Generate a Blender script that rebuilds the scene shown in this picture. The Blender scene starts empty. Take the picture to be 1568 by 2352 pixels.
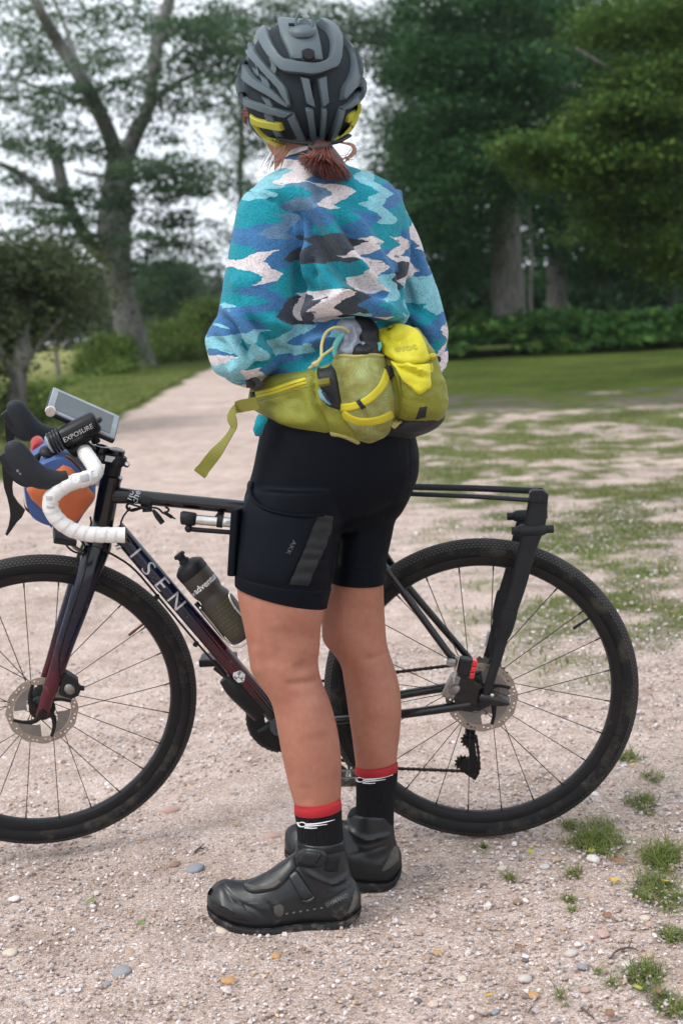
import bpy, bmesh, math, random
import numpy as np
from mathutils import Vector, Matrix, noise
from mathutils.bvhtree import BVHTree

random.seed(7)
RNG = np.random.default_rng(11)
scene = bpy.context.scene
COL = scene.collection

# ---------------------------------------------------------------- camera
CAM_H, PITCH, ROLL = 1.185, math.radians(7.3), math.radians(3.0)
FOC = 3266.7                                   # 50 mm lens on a 24 x 36 mm upright frame, in 1568 x 2352 units
_f = Vector((0, math.cos(PITCH), -math.sin(PITCH)))
_u0 = Vector((0, math.sin(PITCH), math.cos(PITCH)))
_r0 = Vector((1, 0, 0))
CR = _r0 * math.cos(ROLL) - _u0 * math.sin(ROLL)
CU = _r0 * math.sin(ROLL) + _u0 * math.cos(ROLL)
CO = Vector((0, 0, CAM_H))
cam_data = bpy.data.cameras.new('camera')
cam = bpy.data.objects.new('camera', cam_data)
COL.objects.link(cam)
cam.matrix_world = Matrix(((CR.x, CU.x, -_f.x, CO.x), (CR.y, CU.y, -_f.y, CO.y), (CR.z, CU.z, -_f.z, CO.z), (0, 0, 0, 1)))
cam_data.sensor_fit = 'VERTICAL'
cam_data.sensor_height = 36
cam_data.lens = 50
cam_data.clip_end = 6000
cam_data.dof.use_dof = True
cam_data.dof.focus_distance = 2.90
cam_data.dof.aperture_fstop = 4.5
scene.camera = cam

# ---------------------------------------------------------------- sky, sun, exposure
SUN_EL, SUN_AZ = math.radians(52), math.radians(238)     # azimuth clockwise from +Y
world = bpy.data.worlds.new('World')
scene.world = world
world.use_nodes = True
wn, wl = world.node_tree.nodes, world.node_tree.links
wn.clear()
sky = wn.new('ShaderNodeTexSky'); sky.sky_type = 'NISHITA'; sky.sun_disc = False
sky.sun_elevation = SUN_EL; sky.sun_rotation = SUN_AZ
sky.dust_density = 4.0; sky.air_density = 1.0
hs = wn.new('ShaderNodeHueSaturation'); hs.inputs['Saturation'].default_value = 0.22
wl.new(sky.outputs[0], hs.inputs['Color'])
mixw = wn.new('ShaderNodeMix'); mixw.data_type = 'RGBA'; mixw.inputs['Factor'].default_value = 0.72
wl.new(hs.outputs[0], mixw.inputs['A'])
mixw.inputs['B'].default_value = (8.4, 9.0, 9.8, 1)          # even cloud cover
bg = wn.new('ShaderNodeBackground'); bg.inputs['Strength'].default_value = 0.125
wl.new(mixw.outputs['Result'], bg.inputs['Color'])
wo = wn.new('ShaderNodeOutputWorld'); wl.new(bg.outputs[0], wo.inputs[0])

sun_data = bpy.data.lights.new('sun', 'SUN')
sun_data.energy = 1.3; sun_data.angle = math.radians(24); sun_data.color = (1.0, 0.96, 0.9)
sun = bpy.data.objects.new('sun', sun_data); COL.objects.link(sun)
sd = Vector((math.sin(SUN_AZ) * math.cos(SUN_EL), math.cos(SUN_AZ) * math.cos(SUN_EL), math.sin(SUN_EL)))
sun.rotation_euler = sd.to_track_quat('Z', 'Y').to_euler()
scene.view_settings.view_transform = 'Standard'
scene.view_settings.look = 'None'
scene.view_settings.exposure = 0.46
scene.view_settings.gamma = 1.0
scene.view_settings.use_curve_mapping = False
scene.render.engine = 'CYCLES'
scene.cycles.use_denoising = True
scene.cycles.max_bounces = 6
scene.cycles.diffuse_bounces = 3
scene.cycles.transparent_max_bounces = 6

# ---------------------------------------------------------------- picture units -> rays
def ray(u, v):
    return (_f + CR * ((u - 784) / FOC) - CU * ((v - 1176) / FOC))

def P(u, v, Y):
    d = ray(u, v)
    return CO + d * (Y / d.y)

def gz(x, y):                                  # height of the terrain
    r = max(0.0, y - 9.0)
    return 0.0105 * r * min(1.0, r / 20) - 0.012 * min(1.0, max(0.0, (-0.25 - x) / 0.4)) * (1 if y < 6 else max(0.0, 1 - (y - 6) / 3)) + 0.004 * math.sin(x * 1.3 + 0.6 * y) * min(1, max(0, (y - 3.4) / 4))

def G(u, v):                                   # where a ray meets the ground
    d = ray(u, v)
    t = -CO.z / d.z if d.z < 0 else 60
    for _ in range(25):
        p = CO + d * t
        t += (p.z - gz(p.x, p.y)) / max(0.004, -d.z) * 0.8
        t = min(max(t, 0.5), 400)
    return CO + d * t

# ---------------------------------------------------------------- object helpers
def props(o, label=None, cat=None, group=None, kind=None):
    if label: o['label'] = label
    if cat: o['category'] = cat
    if group: o['group'] = group
    if kind: o['kind'] = kind
    return o

WM = {}
def empty(name, mat=None, label=None, cat=None, group=None):
    o = bpy.data.objects.new(name, None)
    o.empty_display_size = 0.05
    COL.objects.link(o)
    m = mat if isinstance(mat, Matrix) else Matrix.Translation(mat if mat is not None else (0, 0, 0))
    o.matrix_world = m
    WM[o.name] = m.copy()
    return props(o, label, cat, group)

def add(name, vf, mat, parent=None, smooth=True, label=None, cat=None, group=None, kind=None, col=None, uv=None, origin=None):
    """verts in world space -> one mesh object under parent (world matrix known)."""
    verts, faces = vf
    verts = np.asarray(verts, dtype=float).reshape(-1, 3)
    if parent is not None:
        m = WM.get(parent.name, Matrix.Identity(4))
    else:
        m = Matrix.Translation(origin) if origin is not None else Matrix.Identity(4)
    inv = np.array(m.inverted())
    vl = verts @ inv[:3, :3].T + inv[:3, 3]
    me = bpy.data.meshes.new(name)
    me.from_pydata(vl.tolist(), [], faces if isinstance(faces, list) else faces.tolist())
    if smooth:
        me.polygons.foreach_set('use_smooth', np.ones(len(me.polygons), dtype=bool))
    if col is not None:
        ca = me.color_attributes.new('Col', 'FLOAT_COLOR', 'POINT')
        c = np.ones((len(verts), 4)); c[:, :3] = np.asarray(col)[:, :3]
        ca.data.foreach_set('color', c.ravel())
    if uv is not None:
        ul = me.uv_layers.new(name='UVMap')
        li = np.zeros(len(me.loops), dtype=int); me.loops.foreach_get('vertex_index', li)
        ul.data.foreach_set('uv', np.asarray(uv)[li].ravel())
    me.materials.append(mat)
    me.update()
    if smooth and len(me.polygons) < 30000: me.set_sharp_from_angle(angle=math.radians(48))
    o = bpy.data.objects.new(name, me)
    COL.objects.link(o)
    if parent is not None:
        o.parent = parent
        WM[o.name] = m.copy()
    else:
        o.matrix_world = m
        WM[o.name] = m.copy()
    return props(o, label, cat, group, kind)

def join(*vfs):
    V, F, k = [], [], 0
    for v, f in vfs:
        v = np.asarray(v, dtype=float).reshape(-1, 3)
        V.append(v)
        F += [tuple(int(i) + k for i in q) for q in f]
        k += len(v)
    return np.concatenate(V), F

def catmull(pts, n):
    """smooth resample of a list of vectors (any dim) to n points, even in chord length"""
    p = np.asarray(pts, dtype=float)
    if len(p) == 2:
        return p[0] + (p[1] - p[0]) * np.linspace(0, 1, n)[:, None]
    d = np.r_[0, np.cumsum(np.maximum(1e-9, np.linalg.norm(np.diff(p, axis=0), axis=1)))]
    q = np.vstack([2 * p[0] - p[1], p, 2 * p[-1] - p[-2]])
    out = []
    for x in np.linspace(0, d[-1], n):
        i = min(len(p) - 2, max(0, int(np.searchsorted(d, x, side='right') - 1)))
        t = (x - d[i]) / (d[i + 1] - d[i])
        a, b, c, e = q[i], q[i + 1], q[i + 2], q[i + 3]
        out.append(0.5 * ((2 * b) + (-a + c) * t + (2 * a - 5 * b + 4 * c - e) * t * t + (-a + 3 * b - 3 * c + e) * t ** 3))
    return np.array(out)

def linres(pts, n):
    p = np.asarray(pts, dtype=float)
    d = np.r_[0, np.cumsum(np.maximum(1e-9, np.linalg.norm(np.diff(p, axis=0), axis=1)))]
    x = np.linspace(0, d[-1], n)
    return np.stack([np.interp(x, d, p[:, k]) for k in range(p.shape[1])], 1)

def ringfaces(nr, n, cap=True, closed=False):
    F = []
    for i in range(nr if closed else nr - 1):
        for j in range(n):
            a, b = i * n + j, i * n + (j + 1) % n
            c, d = ((i + 1) % nr) * n + (j + 1) % n, ((i + 1) % nr) * n + j
            F.append((a, b, c, d))
    if cap and not closed:
        F.append(tuple(range(n - 1, -1, -1)))
        F.append(tuple((nr - 1) * n + j for j in range(n)))
    return F

def tube(pts, rad, n=12, cap=True, res=None, smooth=True, flat=None):
    """sweep a circle along points; rad: number or list; flat: (scale_a, scale_b, up vector)"""
    p = np.asarray([tuple(q) for q in pts], dtype=float)
    r = np.full(len(p), rad) if np.isscalar(rad) else np.asarray(rad, dtype=float)
    if res:
        pr = np.hstack([p, r[:, None]])
        pr = catmull(pr, res) if smooth else linres(pr, res)
        p, r = pr[:, :3], pr[:, 3]
    t = np.gradient(p, axis=0)
    t /= np.linalg.norm(t, axis=1)[:, None] + 1e-12
    up = np.array(flat[2], dtype=float) if flat else np.array([0.13, 0.31, 0.94])
    if not flat and abs(np.dot(up, t[0])) > 0.9:
        up = np.array([1.0, 0.1, 0.0])
    V = []
    a = None
    for i in range(len(p)):
        if flat or a is None:
            a = np.cross(up, t[i])
        else:
            a = a - t[i] * np.dot(a, t[i])
        a /= np.linalg.norm(a) + 1e-12
        b = np.cross(t[i], a)
        th = np.linspace(0, 2 * math.pi, n, endpoint=False)
        sa, sb = (flat[0], flat[1]) if flat else (1, 1)
        V.append(p[i] + r[i] * (np.cos(th)[:, None] * a * sa + np.sin(th)[:, None] * b * sb))
    return np.concatenate(V), ringfaces(len(p), n, cap)

def loft(rings, cap=True):
    n = len(rings[0])
    return np.concatenate([np.asarray(r, dtype=float) for r in rings]), ringfaces(len(rings), n, cap)

def row(v, uL, uR, Y, hd, n=40, YL=None, YR=None, e=2.0, vR=None):
    """ring of a body drawn by its left and right outline at one height; hd = half depth"""
    a, b = P(uL, v, YL or Y), P(uR, vR if vR is not None else v, YR or Y)
    c, h = (a + b) / 2, (b - a) / 2
    bd = Vector((-h.y, h.x, 0)).normalized() * hd
    out = []
    for k in range(n):
        th = 2 * math.pi * k / n
        cx, sx = math.cos(th), math.sin(th)
        if e != 2.0:
            cx, sx = math.copysign(abs(cx) ** (2 / e), cx), math.copysign(abs(sx) ** (2 / e), sx)
        out.append(tuple(c + h * cx + bd * sx))
    return out

def rows(spec, n=40, res=None):
    """spec rows: (v, uL, uR, YL, YR, hd); resampled smoothly"""
    s = np.asarray(spec, dtype=float)
    if res:
        s = catmull(s, res)
    return loft([row(q[0], q[1], q[2], 0, q[5], n, q[3], q[4]) for q in s])

def lathe(prof, n=32, mat=None):
    """profile of (radius, height) spun round z; mat places it"""
    V = []
    for r, h in prof:
        for k in range(n):
            th = 2 * math.pi * k / n
            V.append((r * math.cos(th), r * math.sin(th), h))
    F = ringfaces(len(prof), n, cap=False)
    if prof[0][0] > 1e-6: F.append(tuple(range(n - 1, -1, -1)))
    if prof[-1][0] > 1e-6: F.append(tuple((len(prof) - 1) * n + j for j in range(n)))
    return xf((V, F), mat) if mat is not None else (np.array(V), F)

def xf(vf, m):
    a = np.array(m)
    v = np.asarray(vf[0], dtype=float).reshape(-1, 3)
    return v @ a[:3, :3].T + a[:3, 3], vf[1]

def frame(o, x, y, z):
    x, y, z, o = Vector(x), Vector(y), Vector(z), Vector(o)
    return Matrix(((x.x, y.x, z.x, o.x), (x.y, y.y, z.y, o.y), (x.z, y.z, z.z, o.z), (0, 0, 0, 1)))

def zframe(o, z, hint=(0, 0, 1)):
    z = Vector(z).normalized()
    h = Vector(hint)
    if abs(h.dot(z)) > 0.97: h = Vector((1, 0, 0))
    x = h.cross(z).normalized()
    return frame(o, x, z.cross(x), z)

def box(sx, sy, sz, m=None, bev=0.0, seg=2):
    bm = bmesh.new()
    bmesh.ops.create_cube(bm, size=1.0)
    for v in bm.verts: v.co = Vector((v.co.x * sx, v.co.y * sy, v.co.z * sz))
    if bev: bmesh.ops.bevel(bm, geom=bm.edges[:], offset=bev, segments=seg, profile=0.6, affect='EDGES')
    bm.verts.index_update()
    vf = (np.array([tuple(v.co) for v in bm.verts]), [tuple(v.index for v in f.verts) for f in bm.faces])
    bm.free()
    return xf(vf, m) if m is not None else vf

def prism(poly, th, m, bev=0.0, seg=2):
    """2-D outline in the xy plane of m, from z = -th/2 to th/2"""
    bm = bmesh.new()
    vs = [bm.verts.new((x, y, -th / 2)) for x, y in poly]
    f = bm.faces.new(vs)
    ex = bmesh.ops.extrude_face_region(bm, geom=[f])
    for g in ex['geom']:
        if isinstance(g, bmesh.types.BMVert): g.co.z += th
    bmesh.ops.recalc_face_normals(bm, faces=bm.faces[:])
    if bev:
        es = [e for e in bm.edges if abs(e.verts[0].co.z - e.verts[1].co.z) < 1e-6]
        bmesh.ops.bevel(bm, geom=es, offset=bev, segments=seg, profile=0.6, affect='EDGES')
    bmesh.ops.triangulate(bm, faces=[f for f in bm.faces if len(f.verts) > 4])
    bm.verts.index_update()
    vf = (np.array([tuple(v.co) for v in bm.verts]), [tuple(v.index for v in f.verts) for f in bm.faces])
    bm.free()
    return xf(vf, m)

def ellipsoid(c, rx, ry, rz, seg=24, ring=16, m=None):
    V = [(0, 0, 1)]
    for i in range(1, ring):
        ph = math.pi * i / ring
        for j in range(seg):
            th = 2 * math.pi * j / seg
            V.append((math.sin(ph) * math.cos(th), math.sin(ph) * math.sin(th), math.cos(ph)))
    V.append((0, 0, -1))
    F = [(0, 1 + j, 1 + (j + 1) % seg) for j in range(seg)]
    for i in range(ring - 2):
        for j in range(seg):
            a, b = 1 + i * seg + j, 1 + i * seg + (j + 1) % seg
            F.append((a, a + seg, b + seg, b))
    k = 1 + (ring - 2) * seg
    F += [(len(V) - 1, k + (j + 1) % seg, k + j) for j in range(seg)]
    V = np.array(V) * np.array([rx, ry, rz])
    if m is not None:
        a = np.array(m)
        V = V @ a[:3, :3].T
    return V + np.array(tuple(c)), F

def remesh(vf, voxel, smooth_it=4, smooth_f=0.5):
    """union of overlapping shells into one closed skin"""
    me = bpy.data.meshes.new('tmp')
    me.from_pydata(np.asarray(vf[0]).tolist(), [], [tuple(f) for f in vf[1]])
    o = bpy.data.objects.new('tmp', me); COL.objects.link(o)
    md = o.modifiers.new('r', 'REMESH'); md.mode = 'VOXEL'; md.voxel_size = voxel
    if smooth_it:
        s = o.modifiers.new('s', 'SMOOTH'); s.factor = smooth_f; s.iterations = smooth_it
    dg = bpy.context.evaluated_depsgraph_get()
    dg.update()
    m2 = bpy.data.meshes.new_from_object(o.evaluated_get(dg))
    v = np.zeros(len(m2.vertices) * 3); m2.vertices.foreach_get('co', v)
    F = [tuple(p.vertices) for p in m2.polygons]
    bpy.data.objects.remove(o); bpy.data.meshes.remove(me); bpy.data.meshes.remove(m2)
    return v.reshape(-1, 3), F

def normals(vf):
    v = np.asarray(vf[0]); n = np.zeros_like(v)
    f = np.array([q[:3] for q in vf[1]])
    fn = np.cross(v[f[:, 1]] - v[f[:, 0]], v[f[:, 2]] - v[f[:, 0]])
    for k in range(3): np.add.at(n, f[:, k], fn)
    L4 = [q for q in vf[1] if len(q) == 4]
    if L4:
        f4 = np.array(L4); fn = np.cross(v[f4[:, 2]] - v[f4[:, 0]], v[f4[:, 3]] - v[f4[:, 0]])
        np.add.at(n, f4[:, 3], fn)
    return n / (np.linalg.norm(n, axis=1)[:, None] + 1e-12)

def project(pts):
    d = np.asarray(pts) - np.array(CO)
    z = d @ np.array(_f)
    return 784 + FOC * (d @ np.array(CR)) / z, 1176 - FOC * (d @ np.array(CU)) / z

def crease(vf, lines, front_only=True):
    """push the skin along its normal near drawn lines: (points in picture units, width, height in m)"""
    v = np.asarray(vf[0]).copy(); n = normals(vf)
    U, W = project(v)
    facing = (n @ np.array(-_f)) if front_only else np.ones(len(v))
    amt = np.zeros(len(v))
    for pts, wid, h in lines:
        q = catmull(pts, max(2, len(pts) * 4))
        best = np.full(len(v), 1e9); along = np.zeros(len(v))
        for k in range(len(q) - 1):
            a, b = q[k], q[k + 1]
            ab = b - a; L = ab @ ab + 1e-9
            t = np.clip(((U - a[0]) * ab[0] + (W - a[1]) * ab[1]) / L, 0, 1)
            dd = (U - a[0] - t * ab[0]) ** 2 + (W - a[1] - t * ab[1]) ** 2
            m = dd < best
            best[m] = dd[m]; along[m] = (k + t[m]) / (len(q) - 1)
        taper = np.clip(np.minimum(along, 1 - along) * 5, 0.0, 1)
        amt += h * np.exp(-best / (2 * wid * wid)) * (0.25 + 0.75 * taper)
    amt *= np.clip(facing * 4, 0, 1)
    return v + n * amt[:, None], vf[1]

def ripple(vf, amp, scale, seed=0.0, aniso=(1, 1, 1)):
    v = np.asarray(vf[0]).copy(); n = normals(vf)
    a = np.array([noise.fractal(Vector((p[0] * aniso[0] * scale + seed, p[1] * aniso[1] * scale, p[2] * aniso[2] * scale)), 0.9, 2.0, 3) for p in v])
    return v + n * (a * amp)[:, None], vf[1]

# ---- drawing on a surface: points in picture units dropped on a mesh along the line of sight
class Surf:
    def __init__(self, *vfs):
        v, f = join(*vfs)
        self.t = BVHTree.FromPolygons([Vector(p) for p in v], [tuple(q) for q in f])
    def hit(self, u, v, Yg=2.9):
        d = ray(u, v).normalized()
        loc, nor, _, _ = self.t.ray_cast(CO, d)
        if loc is None:
            g = P(u, v, Yg)
            loc2, nor, _, _ = self.t.find_nearest(g)
            loc = P(u, v, loc2.y)
        if nor.dot(d) > 0: nor = -nor
        return loc, nor

def patch(surf, A, B, th, n=24, m=8, k=2.0, lift=0.0, ends=True, Yg=2.9, smooth=True, relax=0):
    """pillow-shaped skin between two drawn edges, lying on a surface; k large = flat with round edges"""
    rs = catmull if smooth else linres
    A, B = rs(A, n), rs(B, n)
    L = np.zeros((n, m, 3)); N = np.zeros((n, m, 3)); H = np.zeros((n, m))
    for i in range(n):
        for j in range(m):
            t = 0.5 - 0.5 * math.cos(math.pi * j / (m - 1)) if k >= 5 else j / (m - 1)
            q = A[i] * (1 - t) + B[i] * t
            l, nn = surf.hit(q[0], q[1], Yg)
            e = 1 - abs(2 * t - 1) ** k
            if ends: e *= 1 - abs(2 * i / (n - 1) - 1) ** (k * max(1, n / m))
            L[i, j], N[i, j], H[i, j] = l, nn, e
    for _ in range(relax):
        for X in (L, N):
            Y = X.copy()
            Y[1:-1] = (X[:-2] + 2 * X[1:-1] + X[2:]) / 4
            Z = Y.copy()
            Z[:, 1:-1] = (Y[:, :-2] + 2 * Y[:, 1:-1] + Y[:, 2:]) / 4
            X[:] = Z
    N /= np.linalg.norm(N, axis=2)[:, :, None] + 1e-9
    V = (L + N * (lift + th * H)[:, :, None]).reshape(-1, 3)
    F = [(i * m + j, i * m + j + 1, (i + 1) * m + j + 1, (i + 1) * m + j) for i in range(n - 1) for j in range(m - 1)]
    # skirt into the surface
    S = (L - N * 0.002).reshape(-1, 3)
    rim = [j for j in range(m)] + [i * m + m - 1 for i in range(1, n)] + [(n - 1) * m + j for j in range(m - 2, -1, -1)] + [i * m for i in range(n - 2, 0, -1)]
    k0 = len(V)
    V = np.vstack([V, S[rim]])
    for a in range(len(rim)):
        b = (a + 1) % len(rim)
        F.append((rim[b], rim[a], k0 + a, k0 + b))
    c = Vector(V[F[len(F) // 4][0]])
    fn = np.cross(V[F[0][1]] - V[F[0][0]], V[F[0][2]] - V[F[0][0]])
    if fn @ N[0, 0] < 0: F = [tuple(reversed(f)) for f in F]
    return V, F

def ribbon(surf, pts, wid, th=0.0015, n=24, m=5, k=8, lift=0.0, Yg=2.9, relax=1):
    q = catmull(pts, n)
    t = np.gradient(q, axis=0); t /= np.linalg.norm(t, axis=1)[:, None]
    nn = np.stack([-t[:, 1], t[:, 0]], 1)
    w = np.full(n, wid) if np.isscalar(wid) else np.interp(np.linspace(0, 1, n), np.linspace(0, 1, len(wid)), wid)
    return patch(surf, q - nn * w[:, None] / 2, q + nn * w[:, None] / 2, th, n, m, k, lift, True, Yg, False, relax)

def textvf(s, size=1.0, cuts=2, shear=0.0, bold=0.0):
    cu = bpy.data.curves.new('t', 'FONT'); cu.body = s; cu.size = size; cu.align_x = 'CENTER'; cu.align_y = 'CENTER'
    cu.shear = shear; cu.offset = bold; cu.resolution_u = 3; cu.fill_mode = 'FRONT'
    o = bpy.data.objects.new('t', cu); COL.objects.link(o)
    dg = bpy.context.evaluated_depsgraph_get(); dg.update()
    me = bpy.data.meshes.new_from_object(o.evaluated_get(dg))
    bm = bmesh.new(); bm.from_mesh(me)
    bmesh.ops.triangulate(bm, faces=bm.faces[:])
    for _ in range(cuts):
        es = [e for e in bm.edges if e.calc_length() > size * 0.12]
        if es: bmesh.ops.subdivide_edges(bm, edges=es, cuts=1)
        bmesh.ops.triangulate(bm, faces=bm.faces[:])
    bm.verts.index_update()
    vf = (np.array([tuple(v.co) for v in bm.verts]), [tuple(v.index for v in f.verts) for f in bm.faces])
    bm.free(); bpy.data.objects.remove(o); bpy.data.curves.remove(cu); bpy.data.meshes.remove(me)
    return vf

def text_on(surf, s, c, ex, ey, size=1.0, lift=0.0012, Yg=2.9, **kw):
    """lettering dropped on a surface: c = centre, ex / ey = picture-unit vectors for one em along and up"""
    v, f = textvf(s, size, **kw)
    out = []
    for p in v:
        q = (c[0] + ex[0] * p[0] + ey[0] * p[1], c[1] + ex[1] * p[0] + ey[1] * p[1])
        l, n = surf.hit(q[0], q[1], Yg)
        out.append(tuple(l + n * lift))
    return np.array(out), f

def copy_tree(o, parent=None, m=None):
    c = o.copy(); COL.objects.link(c); c.parent = parent
    if m is not None: c.matrix_world = m
    for ch in o.children: copy_tree(ch, c)
    return c
# ---------------------------------------------------------------- materials
def newmat(name):
    m = bpy.data.materials.new(name); m.use_nodes = True
    nt = m.node_tree
    b = nt.nodes['Principled BSDF']
    return m, nt.nodes, nt.links, b

def coords(n, kind='Object'):
    t = n.new('ShaderNodeTexCoord')
    return t.outputs[kind]

def noise_n(n, l, vec, scale, detail=3, rough=0.55):
    t = n.new('ShaderNodeTexNoise'); t.inputs['Scale'].default_value = scale
    t.inputs['Detail'].default_value = detail; t.inputs['Roughness'].default_value = rough
    if vec is not None: l.new(vec, t.inputs['Vector'])
    return t

def ramp_n(n, l, fac, stops, interp='LINEAR'):
    r = n.new('ShaderNodeValToRGB'); r.color_ramp.interpolation = interp
    el = r.color_ramp.elements
    while len(el) < len(stops): el.new(0.5)
    for e, (p, c) in zip(el, stops):
        e.position = p; e.color = (c[0], c[1], c[2], 1)
    l.new(fac, r.inputs[0])
    return r

def math_n(n, l, op, a, b=None, clamp=False):
    t = n.new('ShaderNodeMath'); t.operation = op; t.use_clamp = clamp
    for i, x in enumerate((a, b)):
        if x is None: continue
        if isinstance(x, (int, float)): t.inputs[i].default_value = x
        else: l.new(x, t.inputs[i])
    return t.outputs[0]

def mix_n(n, l, fac, a, b, mode='MIX'):
    t = n.new('ShaderNodeMix'); t.data_type = 'RGBA'; t.blend_type = mode
    for key, x in (('Factor', fac), ('A', a), ('B', b)):
        if isinstance(x, (int, float)): t.inputs[key].default_value = x
        elif isinstance(x, tuple): t.inputs[key].default_value = (x[0], x[1], x[2], 1)
        else: l.new(x, t.inputs[key])
    return t.outputs['Result']

def bump_n(n, l, h, b, strength=0.3, dist=0.001, prev=None):
    t = n.new('ShaderNodeBump'); t.inputs['Strength'].default_value = strength; t.inputs['Distance'].default_value = dist
    l.new(h, t.inputs['Height'])
    if prev is not None: l.new(prev, t.inputs['Normal'])
    if b is not None: l.new(t.outputs[0], b.inputs['Normal'])
    return t.outputs[0]

def mat(name, col, rough=0.5, metal=0.0, var=0.15, vscale=40, bump=0.0, bscale=300, bdist=0.001, attr=False,
        coat=0.0, sheen=0.0, sss=0.0, dirt=None, dscale=25, dlo=0.55, rvar=0.1, spec=0.5):
    m, n, l, b = newmat(name)
    co = coords(n)
    nz = noise_n(n, l, co, vscale, 4)
    if attr:
        a = n.new('ShaderNodeVertexColor'); a.layer_name = 'Col'
        base = a.outputs['Color']
    else:
        rg = n.new('ShaderNodeRGB'); rg.outputs[0].default_value = (col[0], col[1], col[2], 1)
        base = rg.outputs[0]
    v = ramp_n(n, l, nz.outputs['Fac'], [(0.3, (1 - var,) * 3), (0.7, (1 + var,) * 3)])
    c = mix_n(n, l, 1.0, base, v.outputs[0], 'MULTIPLY')
    if dirt:
        dz = noise_n(n, l, co, dscale, 6, 0.7)
        f = ramp_n(n, l, dz.outputs['Fac'], [(dlo, (0, 0, 0)), (min(1, dlo + 0.2), (1, 1, 1))])
        c = mix_n(n, l, f.outputs[0], c, dirt)
    l.new(c, b.inputs['Base Color'])
    b.inputs['Metallic'].default_value = metal
    rr = ramp_n(n, l, nz.outputs['Fac'], [(0.3, (max(0.02, rough - rvar),) * 3), (0.7, (min(1, rough + rvar),) * 3)])
    l.new(rr.outputs[0], b.inputs['Roughness'])
    b.inputs['Coat Weight'].default_value = coat
    b.inputs['Sheen Weight'].default_value = sheen
    b.inputs['Specular IOR Level'].default_value = spec
    if sss:
        b.inputs['Subsurface Weight'].default_value = sss
        b.inputs['Subsurface Radius'].default_value = (0.012, 0.005, 0.003)
        b.inputs['Subsurface Scale'].default_value = 1.0
    if bump:
        bz = noise_n(n, l, co, bscale, 3)
        bump_n(n, l, bz.outputs['Fac'], b, bump, bdist)
    return m

def fabric(name, col, rough=0.75, var=0.12, weave=900, strength=0.25, dist=0.0006, sheen=0.15, crinkle=0.0, cscale=40, dirt=None):
    m, n, l, b = newmat(name)
    co = coords(n)
    nz = noise_n(n, l, co, 18, 5)
    rg = n.new('ShaderNodeRGB'); rg.outputs[0].default_value = (*col, 1)
    v = ramp_n(n, l, nz.outputs['Fac'], [(0.3, (1 - var,) * 3), (0.7, (1 + var,) * 3)])
    c = mix_n(n, l, 1.0, rg.outputs[0], v.outputs[0], 'MULTIPLY')
    if dirt:
        dz = noise_n(n, l, co, 22, 6, 0.7)
        f = ramp_n(n, l, dz.outputs['Fac'], [(0.6, (0, 0, 0)), (0.8, (0.7,) * 3)])
        c = mix_n(n, l, f.outputs[0], c, dirt)
    l.new(c, b.inputs['Base Color'])
    b.inputs['Roughness'].default_value = rough
    b.inputs['Sheen Weight'].default_value = sheen
    w = n.new('ShaderNodeTexVoronoi'); w.inputs['Scale'].default_value = weave; l.new(co, w.inputs['Vector'])
    pv = None
    if crinkle:
        cz = noise_n(n, l, co, cscale, 4, 0.5)
        pv = bump_n(n, l, cz.outputs['Fac'], None, crinkle, 0.01)
    bump_n(n, l, w.outputs['Distance'], b, strength, dist, pv)
    return m

M = {}
M['rubber'] = mat('tyre_rubber', (0.022, 0.022, 0.023), 0.7, dirt=(0.14, 0.115, 0.09), dscale=14, dlo=0.54, bump=0.2, bscale=500)
M['rim'] = mat('rim_carbon', (0.0084, 0.0084, 0.0096), 0.42, spec=0.28, dirt=(0.10, 0.09, 0.075), dscale=20, dlo=0.62)
M['black'] = mat('black_anodised', (0.0084, 0.0090, 0.0102), 0.38, spec=0.28, dirt=(0.10, 0.085, 0.07), dscale=60, dlo=0.66)
M['gloss'] = mat('gloss_black_paint', (0.005, 0.006, 0.008), 0.2, coat=0.3, spec=0.4, dirt=(0.08, 0.07, 0.06), dscale=70, dlo=0.7)
M['paint'] = mat('frame_paint', (0, 0, 0), 0.2, attr=True, coat=0.35, spec=0.35, dirt=(0.12, 0.10, 0.085), dscale=45, dlo=0.6)
M['carbon'] = mat('matt_carbon', (0.0132, 0.0156, 0.0186), 0.5, spec=0.28, dirt=(0.09, 0.08, 0.07), dscale=50, dlo=0.68, bump=0.12, bscale=900)
M['plastic'] = mat('black_plastic', (0.0120, 0.0132, 0.0156), 0.48, spec=0.28, bump=0.08, bscale=700)
M['hood'] = mat('hood_rubber', (0.0180, 0.0216, 0.0270), 0.55, spec=0.28, bump=0.15, bscale=900, dirt=(0.08, 0.08, 0.08), dscale=60, dlo=0.68)
M['silver'] = mat('brushed_silver', (0.62, 0.61, 0.58), 0.3, metal=1.0, dirt=(0.25, 0.22, 0.18), dscale=80, dlo=0.62)
M['greymetal'] = mat('grey_metal', (0.30, 0.29, 0.28), 0.42, metal=0.9, dirt=(0.10, 0.085, 0.07), dscale=90, dlo=0.52)
M['rotor'] = mat('rotor_steel', (0.36, 0.325, 0.285), 0.38, metal=0.85, dirt=(0.28, 0.24, 0.19), dscale=90, dlo=0.55)
M['rotorfin'] = mat('rotor_fin', (0.22, 0.205, 0.195), 0.5, metal=0.6, dirt=(0.2, 0.17, 0.14), dscale=80, dlo=0.55)
M['spoke'] = mat('spoke_steel', (0.035, 0.033, 0.03), 0.45, metal=0.7)
M['chain'] = mat('dirty_chain', (0.035, 0.03, 0.027), 0.5, metal=0.6, dirt=(0.09, 0.07, 0.05), dscale=200, dlo=0.5)
M['tape'] = mat('bar_tape', (0.70, 0.68, 0.66), 0.6, var=0.06, bump=0.1, bscale=400, dirt=(0.42, 0.39, 0.37), dscale=35, dlo=0.56)
M['tape_grey'] = mat('bar_tape_print', (0.42, 0.40, 0.40), 0.5)
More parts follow.
